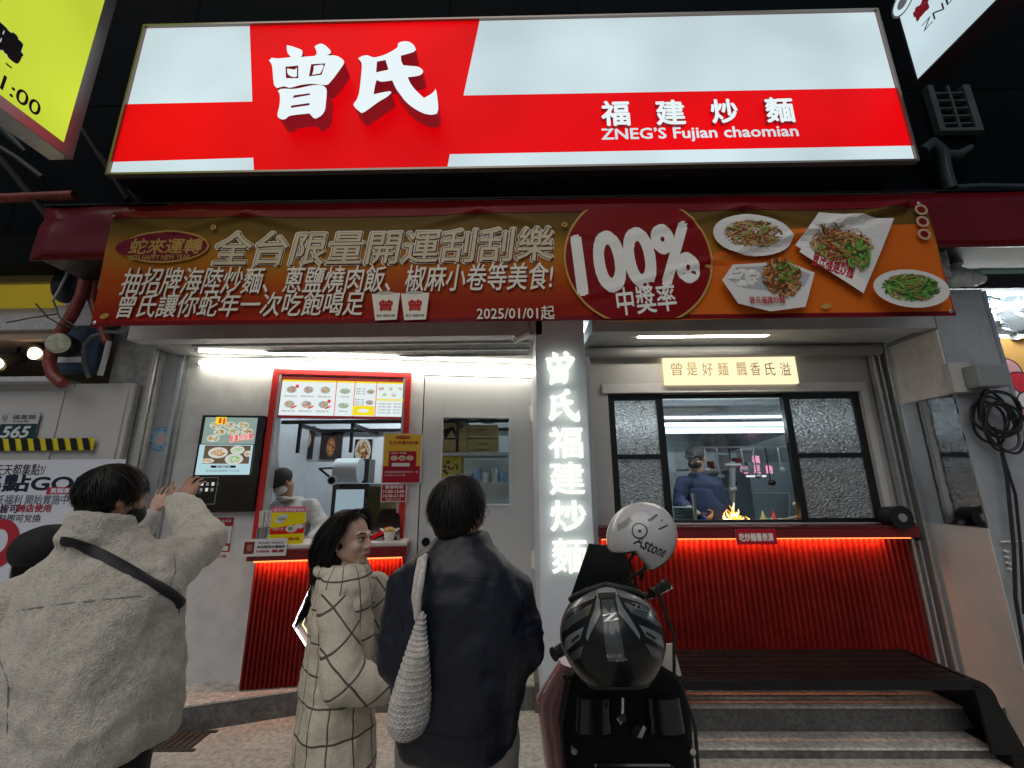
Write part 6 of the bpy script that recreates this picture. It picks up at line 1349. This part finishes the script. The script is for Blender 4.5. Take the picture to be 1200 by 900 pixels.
def shirt(par, name, mat, d, s, rt, fw, L, rings, sl, vox=.011, it=6, disp=.012, ds=.10, cuff=.9, collar=None, disp2=0):
    t = MB(); t.loft([(L(cx, cy, z), rt*w_*s, fw*dp*s) for z, w_, dp, cx, cy in rings], 30, ex=2.4)
    for n, k in (('L', -1), ('R', 1)):
        sh, el, wr = V(d['sh'+n]), V(d['el'+n]), V(d['wr'+n]); r0, r1, r2 = sl
        t._cap(L(k*.06, -.01, 1.36), r0*s, sh, r0*s, (sh-L(k*.06, -.01, 1.36)).normalized(), 18, 0); t._cap(sh, r0*s, el, r1*s, (el-sh).normalized(), 18, 0); e2 = el+(wr-el)*cuff; t._cap(el, r1*s, e2, r2*s, (e2-el).normalized(), 18, 0)
        rn = random.Random(int(r0*1000)+k)
        for A, B, ra, rb in ((sh, el, r0, r1), (el, e2, r1, r2)):              # cloth bunching into rings along the sleeve
            ax = (B-A).normalized(); m_ = 5 if A is el else 3
            for q in range(m_):
                f_ = (.45+.5*q/m_) if A is sh else (.08+.85*q/m_); ti = V((rn.uniform(-.45, .45), rn.uniform(-.45, .45), rn.uniform(-.45, .45))); a2 = (ax+ti).normalized(); b2 = a2.orthogonal().normalized(); rr = (ra+(rb-ra)*f_)*s*1.16
                t.sph(A+(B-A)*f_, (rr, rr, .010), (b2, a2.cross(b2), a2), nu=18, nv=6)
    if collar: 
        z, r, h_ = collar[:3]; ht = collar[3] if len(collar) > 3 else 0
        for q in range(int(ht/.012)): c_ = d['neck']+V((0, 0, z+q*.012)); t.tube([c_+rt*(r*s*(1-.03*q))*math.cos(a)+fw*(r*1.05*s*math.sin(a)*(1-.03*q))+V((0, 0, -h_*math.sin(a))) for a in [2*math.pi*i/24 for i in range(25)]], .014*s, 8, cap=False)
        c_ = d['neck']+V((0, 0, z)); t.tube([c_+rt*r*s*math.cos(a)+fw*(r*1.05*s*math.sin(a))+V((0, 0, h_*math.sin(a)*-1)) for a in [2*math.pi*i/24 for i in range(25)]], .022*s, 10, cap=False)
    o = t.build(name, mat, par); soften(o, vox, it, disp, ds, disp2, .035); return o
def trousers(par, mat, d, s, rt, fw, L, vox=.014):
    t = MB(); t.loft([(L(0, 0, z), rt*w_*s, fw*dp*s) for z, w_, dp in ((.80, .165, .12), (.92, .17, .125), (1.02, .155, .115))], 24)
    for n in 'LR':
        for a, ra, b, rb in (('hip'+n, .10, 'kn'+n, .082), ('kn'+n, .082, 'an'+n, .075)): t._cap(V(d[a]), ra*s, V(d[b]), rb*s, (V(d[b])-V(d[a])).normalized(), 18, 0)
    o = t.build('trousers', mat, par); soften(o, vox, 4, .012, .12)
    for n in 'LR':
        t = MB(); an, to = V(d['an'+n]), V(d['toe'+n]); t.loft([(V((an.x, an.y, .012))-fw*.06+V((0, 0, z)), rt*.042, fw*.03) for z in (0, .03)], 14) if False else None
        base = an.z-.08; c_ = (an+to)/2; c_.z = base+.03
        t.sph(c_, (.048*s, .14*s, .045*s), (rt, fw, V((0, 0, 1)))); t.sph(V((an.x, an.y, base+.05)), (.045*s, .055*s, .06*s)); t.box8([c_+rt*x*.05*s+fw*y*.14*s+V((0, 0, z)) for z in (-.029, -.005) for x, y in ((-1, -1), (1, -1), (.8, 1), (-.8, 1))])
        o = t.build('shoe', M('shoe_dark', (.03, .03, .032), .5), par); soften(o, .01, 3)
def hairline(x, y, z, f=.30, s_=-.35): return not (y > f and z < .55) and z > (s_ if y < .25 else .12)

# ---- man in fleece jacket
fleece = M('fleece_cream', (.74, .69, .59), .95, n=.12, ns=14, bump=1.0, bs=210, bdist=.010, sheen=.6, n2=.25)
d, s, rt, fw, L = default_pose(-1.27, 1.42, 0, 1.69, R(14))
fr = frame(R(22), R(-4)); hc = J(133, 584, 1.36)
pr = T('person', (-1.27, 1.42, 0), 'man in thick cream fleece jacket with black shoulder strap pointing at the screen', 'person')
d['head'] = hc; d['neck'] = hc-V((0, .02, .145))
dx = hc.x-(-1.27)
d['shR'] = J(192, 668, 1.42); d['elR'] = J(236, 632, 1.70); d['wrR'] = J(212, 590, 1.90); d['shL'] = J(28, 706, 1.33); d['elL'] = J(-22, 830, 1.20); d['wrL'] = J(0, 960, 1.22)
L0 = L
def L(a, b, c): p = L0(a, b, c); k = max(0, min(1, (c-.9)/.55)); return p+V((dx*k*.8, 0, 0))
hk = {'R': dict(d=V((.02, .45, .85)), side=V((-1, 0, .35)), n=V((.2, -.7, .6)), curl=.28, spread=.2, tc=.0)}
body(pr, d, s, rt, fw, L, fr, skind, .0055, hk=hk, hs=.87)
shirt(pr, 'fleece_jacket', fleece, d, s, rt, fw, L, [(.87, .225, .165, 0, 0), (.92, .245, .175, 0, 0), (1.0, .25, .18, 0, -.01), (1.15, .245, .175, 0, -.015), (1.28, .235, .165, 0, -.02), (1.37, .20, .13, 0, -.02), (1.43, .125, .095, 0, -.02), (1.475, .088, .08, 0, -.01)], (.088, .082, .062), vox=.010, it=8, disp=.05, ds=.13, cuff=.95, collar=(.02, .080, .012, .08), disp2=.010)
jk = bpy.data.objects[[o.name for o in pr.children if o.name.startswith('fleece_jacket')][0]]
def caster(o):
    bpy.context.view_layer.update(); dg = bpy.context.evaluated_depsgraph_get(); bt = BVHTree.FromObject(o, dg); mw = origin(o)
    def f(px, py):
        r = ray(px, py).normalized(); hit, nrm, _, _ = bt.ray_cast(EYE-mw, r)
        return (hit+mw, nrm) if hit is not None else None
    return f
def wrap(par, name, path, wv, mat, target, off=.005, n=36, cross=3, thick=.003):   # a band or seam lying on a garment
    cast = target if callable(target) else caster(target); pts = []
    for i in range(n+1):
        u = i/n*(len(path)-1); k = min(int(u), len(path)-2); f_ = u-k; h_ = cast(path[k][0]*(1-f_)+path[k+1][0]*f_, path[k][1]*(1-f_)+path[k+1][1]*f_)
        if h_: pts.append(h_)
    if len(pts) < 4: return None
    P_ = [p for p, q in pts]; N_ = [q for p, q in pts]; m = len(P_)
    for _ in range(3): P_ = [P_[0]]+[(P_[i-1]+P_[i]*2+P_[i+1])/4 for i in range(1, m-1)]+[P_[-1]]; N_ = [N_[0]]+[(N_[i-1]+N_[i]+N_[i+1]).normalized() for i in range(1, m-1)]+[N_[-1]]
    t = MB(); g = []
    for i in range(m):
        tg = (P_[min(i+1, m-1)]-P_[max(i-1, 0)]).normalized(); sd = tg.cross(N_[i]).normalized()*wv
        for jj in range(2):
            for j in range(cross+1): g.append(P_[i]+N_[i]*(off-(thick if jj else 0)-.25*wv*(j/cross*2-1)**2)+sd*(j/cross*2-1))
    w2 = 2*(cross+1); ring = list(range(cross+1))+[w2-1-j for j in range(cross+1)]
    t.add(g, [(i*w2+ring[j], i*w2+ring[(j+1) % w2], (i+1)*w2+ring[(j+1) % w2], (i+1)*w2+ring[j]) for i in range(m-1) for j in range(w2)]+[tuple(ring), tuple((m-1)*w2+q for q in ring[::-1])])
    return t.build(name, mat, par, smooth=True)
web = M('webbing_black', (.012, .013, .018), .6, n=.3, ns=60)
cj = caster(jk)
wrap(pr, 'shoulder_strap', [(74, 634), (90, 636), (130, 656), (170, 678), (200, 696), (214, 708)], .014, web, cj, .008)
seam = M('seam_dark_thread', (.22, .21, .18), .9)  # seam ribbons in a thread darker than the fleece
for pth in ([(20, 716), (70, 708), (130, 702), (190, 696)], [(196, 694), (206, 670), (204, 650)], [(-6, 760), (10, 800), (8, 860)]): wrap(pr, 'seam', pth, .0022, seam, cj, .001, thick=.001)
q_ = cj(209, 706)[0] if cj(209, 706) else J(209, 706, .93); t = MB(); t.sph(q_, (.014, .014, .022)); t.tube([q_, q_+V((.0, 0, -.05))], .008, 8); o = t.build('strap_buckle', web, pr, smooth=True)
trousers(pr, M('trousers_black', (.012, .012, .014), .7, n=.3, ns=12), d, s, rt, fw, L)
hair(pr, hc, fr, .87, 5600, lambda x, y, z: .035 if z < 0 else .062, .18, lambda x, y, z: (not (y > .35 and z < .5)) and z > (-.55 if y < -.1 else -.1), rad=(.084, .104, .097), lift=.012, curl=.5, wd=.0024, seed=4)
t = MB(); t.sph(hc+(fr[1]*-.015+fr[2]*.030), (.072, .086, .080), fr, nu=24, nv=16); t.sph(hc+fr[1]*-.035+fr[2]*-.026, (.057, .054, .054), fr); o = t.build('hair_base', hairm, pr); soften(o, .006, 4, .008, .03)
t = MB(); rt_, fw_2, up_ = fr; t.sph(hc+fw_2*.046+up_*-.048, (.056, .052, .045), fr); o = t.build('face_mask', M('mask_black', (.015, .015, .017), .7), pr, smooth=True); t = MB(); t.tube([hc+rt_*.070+up_*.01+fw_2*-.01, hc+rt_*.068+fw_2*.03+up_*-.03], .002, 6); t.build('ear_loop', web, pr)

# ---- person with black hat
d, s, rt, fw, L = default_pose(-2.0, 1.93, 0, 1.48, R(10))
pr = T('person', (-2.0, 1.93, 0), 'person in black rounded hat raising an open hand, mostly hidden behind the fleece jacket', 'person')
fr = frame(R(15), 0); hc = J(58, 652, 1.80); d['head'] = hc; d['neck'] = hc-V((0, .02, .14))
d['wrR'] = J(180, 600, 2.12); d['elR'] = J(140, 680, 2.02); d['shR'] = J(112, 712, 1.84)
hk = {'R': dict(d=V((.06, .25, .95)), side=V((1, 0, -.1)), n=V((0, -1, .2)), curl=.12, spread=.42, tc=-.2)}
body(pr, d, s, rt, fw, L, fr, skinm, .006, hk=hk)
shirt(pr, 'pale_coat', M('coat_pale_grey', (.45, .43, .43), .8, n=.1, ns=8), d, s, rt, fw, L, [(.72, .21, .15, 0, 0), (.9, .21, .15, 0, 0), (1.1, .20, .145, 0, 0), (1.28, .205, .14, 0, 0), (1.37, .175, .12, 0, 0), (1.44, .10, .08, 0, 0)], (.066, .062, .048), collar=(-.01, .06, .01), cuff=.93)
t = MB(); rt_, fw_2, up_ = fr; t.sph(hc+up_*.035+fw_2*-.012, (.112, .118, .098), fr, nu=26, nv=16); o = t.build('hat', M('hat_black', (.010, .010, .012), .8, n=.3, ns=40, bump=.3, bs=120), pr); soften(o, .008, 4, .006, .05)
hair(pr, hc, fr, .94, 900, .14, .6, lambda x, y, z: y < .1 and z < -.1 and z > -.6, seed=9)
face(pr, hc, fr, s)
trousers(pr, M('trousers_black'), d, s, rt, fw, L)
wrap(pr, 'bag_strap', [(2, 694), (12, 680), (26, 668)], .008, web, [o for o in pr.children if o.name.startswith('pale_coat')][0])

# ---- plaid material
def plaid(name, ang, rad, rot=0.0, base=(.60, .555, .46), pitch=.098):
    m = M(name, base, .9, n=.12, ns=30, bump=.5, bs=180); t = m.node_tree; b = t.nodes['Principled BSDF']; Lk = t.links; N = t.nodes.new
    tc = N('ShaderNodeTexCoord'); sp = N('ShaderNodeSeparateXYZ'); Lk.new(tc.outputs['Object'], sp.inputs[0])
    def mth(op, a, b_=None, c=None):
        n = N('ShaderNodeMath'); n.operation = op
        for i, v in enumerate((a, b_, c)):
            if v is None: continue
            if isinstance(v, (int, float)): n.inputs[i].default_value = v
            else: Lk.new(v, n.inputs[i])
        return n.outputs[0]
    nz = N('ShaderNodeTexNoise'); nz.inputs['Scale'].default_value = 5; Lk.new(tc.outputs['Object'], nz.inputs[0])
    u = mth('MULTIPLY', mth('ARCTAN2', sp.outputs[0], sp.outputs[1]), rad) if ang else mth('ADD', mth('MULTIPLY', sp.outputs[0], .8), mth('MULTIPLY', sp.outputs[1], .6))
    v = sp.outputs[2]; u = mth('MULTIPLY_ADD', nz.outputs[0], .03, u); v = mth('MULTIPLY_ADD', nz.outputs[0], .03, v)
    u2 = mth('ADD', mth('MULTIPLY', u, math.cos(rot)), mth('MULTIPLY', v, math.sin(rot))); v2 = mth('SUBTRACT', mth('MULTIPLY', v, math.cos(rot)), mth('MULTIPLY', u, math.sin(rot)))
    ln = [mth('LESS_THAN', mth('FRACT', mth('DIVIDE', q, pitch)), .065) for q in (u2, v2)]
    f = mth('MAXIMUM', *ln); mx = N('ShaderNodeMix'); mx.data_type = 'RGBA'; Lk.new(mth('MULTIPLY', f, .88), mx.inputs[0])
    src = b.inputs['Base Color'].links[0].from_socket; Lk.new(src, mx.inputs[6]); mx.inputs[7].default_value = (.035, .022, .018, 1); Lk.new(mx.outputs[2], b.inputs['Base Color']); return m
# ---- woman in plaid coat
hc = J(409, 632, 1.66); bx, by = hc.x, hc.y
d, s, rt, fw, L = default_pose(bx, by, 0, 1.54, R(58))
pr = T('person', (bx, by, 0), 'woman with dark shoulder length hair in cream checked coat looking right', 'person')
fr = frame(R(103), R(3)); d['head'] = hc; d['neck'] = hc-V((.01, 0, .135)); d['neck'].x -= .005
d['elR'] = J(402, 798, 1.40); d['shR'] = J(396, 704, 1.53); d['wrR'] = J(456, 804, 1.44); d['shL'] = J(440, 690, 1.80); d['elL'] = d['shL']+V((.03, .05, -.28)); d['wrL'] = d['elL']+V((.14, 0, .02))
body(pr, d, s, rt, fw, L, fr, skinm, .0045)
shirt(pr, 'checked_coat', plaid('plaid_cloth', True, .20), d, s, rt, fw, L, [(.40, .23, .165, 0, .02), (.6, .215, .155, 0, .01), (.85, .19, .145, 0, 0), (1.05, .175, .13, 0, 0), (1.25, .175, .12, 0, -.01), (1.36, .16, .11, 0, -.01), (1.44, .10, .085, 0, 0)], (.055, .05, .045), vox=.009, it=5, disp=.034, ds=.10, disp2=.007)
t = MB(); 
for n in 'R':
    sh, el, wr_ = d['sh'+n], d['el'+n], d['wr'+n]; t._cap(V(sh), .070, V(el), .072, (V(el)-V(sh)).normalized(), 20, 0); e2 = el+(wr_-el)*.8; t._cap(V(el), .070, e2, .060, (e2-el).normalized(), 20, 0)
o = t.build('checked_sleeve', plaid('plaid_sleeve', False, 1, R(38)), pr); soften(o, .009, 5, .022, .09)
sh, el, wr_ = d['shL'], d['elL'], d['wrL']; t = MB(); t._cap(V(sh), .07, V(el), .075, (V(el)-V(sh)).normalized(), 20, 0); t._cap(V(el), .07, V(wr_), .06, (V(wr_)-V(el)).normalized(), 20, 0); o = t.build('checked_sleeve', MC['plaid_sleeve'], pr); soften(o, .010, 5, .02, .09)
# collar flaps
t = MB(); nb = V(d['neck'])+V((0, 0, .01)); t.tube([nb+rt*.078*math.cos(a)+fw*.085*math.sin(a)+V((0, 0, -.018*math.sin(a))) for a in [R(60)+R(300)*i/20*-1 for i in range(21)]], [.012]+[.024]*19+[.012], 10)
for k in (-1, 1): p = nb+fw*.075+rt*k*.04; t.prism([p, p+rt*k*.06+V((0, 0, -.02)), p+fw*.03+rt*k*.05+V((0, 0, -.12)), p+fw*.03+V((0, 0, -.04))], fw*.012)
o = t.build('collar', MC['plaid_cloth'], pr); soften(o, .007, 4, .006, .05)
face(pr, hc, fr, 1.0*s/.9*.9)
hr_rg = lambda x, y, z: not (y > .30 and z < .62) and z > (-.3 if y < .1 else .1)
hair(pr, hc, fr, .93, 3800, lambda x, y, z: .36 if y < .35 else .30, .62, hr_rg, rad=(.085, .102, .096), whorl=(0, .55, .83), lift=.01, curl=.25, wd=.0026, seed=12, steps=9, back=.75)
t = MB(); rn = random.Random(8); rt_, fw_2, up_ = fr
for q in range(170):
    sx = rn.choice((-1, 1)); a0 = rn.uniform(0, 1); p0 = hc+rt_*sx*rn.uniform(.0, .05)+fw_2*(.055-.04*a0)+up_*(.118-.01*a0); p1 = hc+rt_*sx*(.078+rn.uniform(0, .012))+fw_2*(.040-.05*a0+rn.uniform(-.01, .01))+up_*(.045+rn.uniform(-.01, .02)); p2 = hc+rt_*sx*(.086+rn.uniform(-.004, .010))+fw_2*(-.005-.05*a0)+up_*(-.05); p3 = hc+rt_*sx*(.080+rn.uniform(-.01, .015))+fw_2*(-.02-.05*a0)+up_*(-.13-rn.uniform(0, .06))
    t.tube([p0, p0.lerp(p1, .5)+rt_*sx*.018+up_*.006, p1, p2, p3], [.0006, .0015, .0015, .0013, .0004], 4)
t.build('loose_strands', hairm, pr, smooth=True)
t = MB(); rt_, fw_2, up_ = fr; t.sph(hc+(fw_2*-.026+up_*.030)*s, (.080*s, .090*s, .090*s), fr, nu=24, nv=16); 
t.loft([(hc+fw_2*-.035+up_*.02, rt_*.075, fw_2*.062), (hc+fw_2*-.045+up_*-.06, rt_*.078, fw_2*.058), (hc+fw_2*-.055+up_*-.15, rt_*.080, fw_2*.050), (hc+fw_2*-.06+up_*-.215, rt_*.07, fw_2*.035)], 22); o = t.build('hair_base', hairm, pr); soften(o, .006, 4, .010, .03)
t = MB(); 
for k in (-1, 1): t._cap(V(d['hip'+'LR'[k > 0]]), .06, V(d['kn'+'LR'[k > 0]]), .05, V((0, 0, -1)), 16, 0); t._cap(V(d['kn'+'LR'[k > 0]]), .06, V(d['an'+'LR'[k > 0]]), .05, V((0, 0, -1)), 16, 0)
o = t.build('trousers', M('trousers_black'), pr); soften(o, .014, 3)
for n in 'LR': t = MB(); an, to = V(d['an'+n]), V(d['toe'+n]); t._cap(an+V((0, 0, -.03)), .04, to, .035, (to-an).normalized(), 14, 0); o = t.build('shoe', M('shoe_dark'), pr); soften(o, .01, 2)

# ---- man in navy jacket
hc = J(538, 600, 1.40)
d, s, rt, fw, L = default_pose(hc.x+.01, hc.y, 0, 1.67, R(2))
pr = T('person', (hc.x+.01, hc.y, 0), 'man with black hair and glasses in navy blue jacket, back to the camera', 'person')
fr = frame(R(24), R(-3)); d['head'] = hc; d['neck'] = hc-V((0, .02, .145))
d['shL'] = J(478, 690, 1.34); d['shR'] = J(597, 690, 1.34); d['elL'] = J(468, 772, 1.27); d['elR'] = J(612, 762, 1.30); d['wrL'] = J(508, 778, 1.50); d['wrR'] = J(590, 745, 1.55)
body(pr, d, s, rt, fw, L, fr, skinm, .006)
navy = M('navy_nylon', (.006, .009, .020), .45, n=.25, ns=5, bump=.12, bs=30)
shirt(pr, 'navy_jacket', navy, d, s, rt, fw, L, [(.86, .17, .13, 0, 0), (.91, .185, .145, 0, 0), (1.0, .205, .155, 0, 0), (1.15, .215, .155, 0, -.005), (1.28, .215, .145, 0, -.01), (1.37, .18, .12, 0, -.01), (1.43, .11, .085, 0, -.01), (1.47, .08, .072, 0, 0)], (.072, .072, .050), vox=.009, it=6, disp=.024, ds=.11, collar=(-.012, .070, .012, .05), disp2=.004)
jn = caster([o for o in pr.children if o.name.startswith('navy_jacket')][0]); nsm = M('navy_seam', (.004, .005, .010), .5)
for pth in ([(548, 676), (580, 678), (606, 680)], [(476, 676), (470, 720), (474, 760)], [(606, 672), (614, 710), (610, 750)], [(484, 858), (540, 866), (600, 858)]): wrap(pr, 'seam', pth, .002, nsm, jn, .0015, thick=.001)
trousers(pr, M('trousers_grey', (.22, .20, .185), .75, n=.12, ns=20), d, s, rt, fw, L)
face(pr, hc, fr, 1.0)
hair(pr, hc, fr, 1.0, 5200, lambda x, y, z: .045 if z < 0 else .085, .25, lambda x, y, z: (not (y > .35 and z < .5)) and z > (-.62 if y < -.1 else -.05), rad=(.082, .102, .096), lift=.008, curl=.4, wd=.0024, seed=21)
t = MB(); t.sph(hc+(fr[1]*-.016+fr[2]*.034), (.081, .098, .091), fr, nu=24, nv=16); t.sph(hc+fr[1]*-.04+fr[2]*-.035, (.064, .060, .062), fr); o = t.build('hair_base', hairm, pr); soften(o, .006, 4, .010, .03)
gm_ = M('glasses_metal', (.5, .48, .45), .25, metal=1); t = MB(); rt_, fw_2, up_ = fr; Lh = lambda x, y, z: hc+rt_*x+fw_2*y+up_*z
for k in (-1, 1): t.tube([Lh(k*.034, .098, .0)+rt_*.026*math.cos(a)+up_*.020*math.sin(a) for a in [2*math.pi*i/20 for i in range(21)]], .0012, 6, cap=False); t.tube([Lh(k*.060, .096, .004), Lh(k*.074, .06, .004), Lh(k*.080, -.01, .0)], .0014, 6)
t.tube([Lh(-.008, .1, .002), Lh(.008, .1, .002)], .0012, 6); t.build('glasses', gm_, pr, smooth=True)
# tote bag on his left shoulder
bg_ = T('crochet_bag', J(478, 800, 1.16), 'off white crocheted tote bag hanging from the navy jacket shoulder', 'bag')
cro = M('crochet_yarn', (.60, .57, .54), .9, n=.3, ns=60, bump=.6, bs=260, bdist=.006)
def ctr(x, y, dd): return J(x, y, dd)
rings = []
for y, w_, dp in ((716, .010, .014), (740, .020, .028), (762, .032, .038), (790, .046, .048), (818, .058, .055), (842, .062, .056), (856, .050, .045), (865, .02, .02)):
    c_ = ctr(494-(y-722)*.13, y, 1.13+.03*(y < 745)); rings.append((c_, V((.85*w_, .3*w_, 0)), V((-.3*dp, .9*dp, 0))))
t = MB(); t.loft(rings, 30, ex=2.1); o = t.build('pouch', cro, bg_); soften(o, .006, 4, .010, .06)
# knit rows
t = MB()
for i in range(1, 27):
    u = i/27*(len(rings)-1); k = min(int(u), len(rings)-2); f_ = u-k; c_ = rings[k][0].lerp(rings[k+1][0], f_); a_ = rings[k][1].lerp(rings[k+1][1], f_)*1.02; b_ = rings[k][2].lerp(rings[k+1][2], f_)*1.02
    t.tube([c_+a_*math.cos(q)+b_*math.sin(q)+V((0, 0, .0022*math.sin(q*26+i*2))) for q in [2*math.pi*j/90 for j in range(91)]], .0019, 5, cap=False)
t.build('knit_rows', cro, bg_, smooth=True)['kind'] = 'stuff'
for off_ in (0, .012):
    pth = [J(489, 724, 1.16), J(490, 700, 1.16), J(494, 676, 1.18), J(497, 655, 1.25), J(500, 650, 1.33), J(506, 668, 1.45)] if off_ == 0 else [J(490, 726, 1.19), J(486, 700, 1.18), J(489, 676, 1.20), J(493, 656, 1.27), J(500, 652, 1.36), J(506, 680, 1.47)]
    t = MB(); t.tube(pth, .010, 10); o = t.build('strap', cro, bg_, smooth=True)

# ---- server inside the service window
pr_c = LEF.w(338, 600, -.42)
d, s, rt, fw, L = default_pose(pr_c.x, pr_c.y, LF, 1.56, R(205))
pr = T('person', (pr_c.x, pr_c.y, LF), 'server in grey puffer jacket and black cap bending over the counter', 'person')
dd_ = (pr_c-EYE).dot(_F); hc = J(331, 564, dd_*.975); fr = frame(R(228), R(-38)); d['head'] = hc; d['neck'] = hc+V((.02, .05, -.14))
d['shR'] = J(328, 592, dd_); d['shL'] = J(366, 594, dd_*1.0); d['elL'] = J(380, 622, dd_*.97); d['wrL'] = J(364, 633, dd_*.93); d['elR'] = J(318, 625, dd_); d['wrR'] = J(335, 637, dd_*.96)
body(pr, d, s, rt, fw, L, fr, skind, .009)
puf = M('puffer_grey', (.46, .45, .43), .6, n=.1, ns=6, bump=.4, bs=14)
shirt(pr, 'puffer_jacket', puf, d, s, rt, fw, L, [(.80, .23, .17, 0, 0), (1.0, .24, .18, 0, 0), (1.2, .24, .17, 0, 0), (1.36, .20, .14, 0, 0), (1.45, .12, .10, 0, 0)], (.080, .075, .060), vox=.013, it=4, disp=.03, ds=.09, collar=(-.01, .075, .0))
rt_, fw_2, up_ = fr; t = MB(); t.sph(hc+up_*.035, (.092, .108, .088), fr, nu=22, nv=14); t.loft([(hc+fw_2*.08+up_*.04, rt_*.075, fw_2*.05), (hc+fw_2*.12+up_*.028, rt_*.06, fw_2*.06)], 20); o = t.build('cap', M('cap_black', (.014, .014, .016), .7), pr); soften(o, .008, 3)
t = MB(); t.sph(hc+fw_2*.045+up_*-.05, (.066, .064, .052), fr); t.build('face_mask', PRT((.55, .56, .57)), pr, smooth=True)
trousers(pr, M('trousers_black'), d, s, rt, fw, L)
# ---- cook
kd = 4.25; hc = J(815, 537, kd); d, s, rt, fw, L = default_pose(hc.x+.05, hc.y+.02, .19, 1.74, R(222))
pr = T('person', (hc.x+.05, hc.y, .19), 'cook in navy shirt, black cap and blue gloves standing beside the flaming wok', 'person')
fr = frame(R(225), R(-12)); d['head'] = hc; d['neck'] = hc+V((.01, .03, -.15))
d['shR'] = J(800, 566, kd*.99); d['shL'] = J(838, 566, kd); d['elL'] = J(849, 590, kd*.98); d['wrL'] = J(836, 603, kd*.94); d['elR'] = J(796, 590, kd*.97); d['wrR'] = J(815, 600, kd*.90)
body(pr, d, s, rt, fw, L, fr, skinm, .009)
nb_ = M('cook_navy', (.008, .018, .055), .7, n=.2, ns=8)
shirt(pr, 'work_shirt', nb_, d, s, rt, fw, L, [(.80, .20, .14, 0, 0), (1.0, .19, .14, 0, 0), (1.2, .20, .14, 0, 0), (1.36, .18, .12, 0, 0), (1.44, .10, .085, 0, 0)], (.070, .062, .055), vox=.013, it=4, disp=.015, cuff=.45, collar=(-.01, .06, 0))
t = MB(); t.loft([(L(0, .025, z), rt*w_*s, fw*dp_*s) for z, w_, dp_ in ((.55, .205, .15), (.9, .205, .155), (1.15, .20, .155), (1.32, .13, .145))], 24); o = t.build('apron', nb_, pr); soften(o, .013, 3)
rt_, fw_2, up_ = fr; t = MB(); t.sph(hc+up_*.035, (.090, .106, .085), fr, nu=22, nv=14); t.loft([(hc+fw_2*.08+up_*.045, rt_*.07, fw_2*.05), (hc+fw_2*.12+up_*.03, rt_*.055, fw_2*.055)], 20); o = t.build('cap', M('cap_black'), pr); soften(o, .008, 3)
t = MB(); t.sph(hc+fw_2*.045+up_*-.05, (.066, .064, .052), fr); t.build('face_mask', M('mask_black'), pr, smooth=True)
t = MB(); t.sph(hc+fw_2*.07+up_*.008, (.062, .035, .020), fr); t.build('goggles', M('goggles_clear', (.5, .55, .6), .15, spec=.8), pr, smooth=True)
for n, dr in (('L', V((-.3, -.4, -.7))), ('R', V((.2, -.5, -.4)))):
    t = MB(); w_ = V(d['wr'+n]); hand(t, w_, dr, V((-1, 0, 0)), V((.5, -1, .3)), .5, .1, 1.12); o = t.build('glove', M('glove_blue', (.01, .07, .36), .35), pr); soften(o, .007, 3)
trousers(pr, M('trousers_black'), d, s, rt, fw, L)
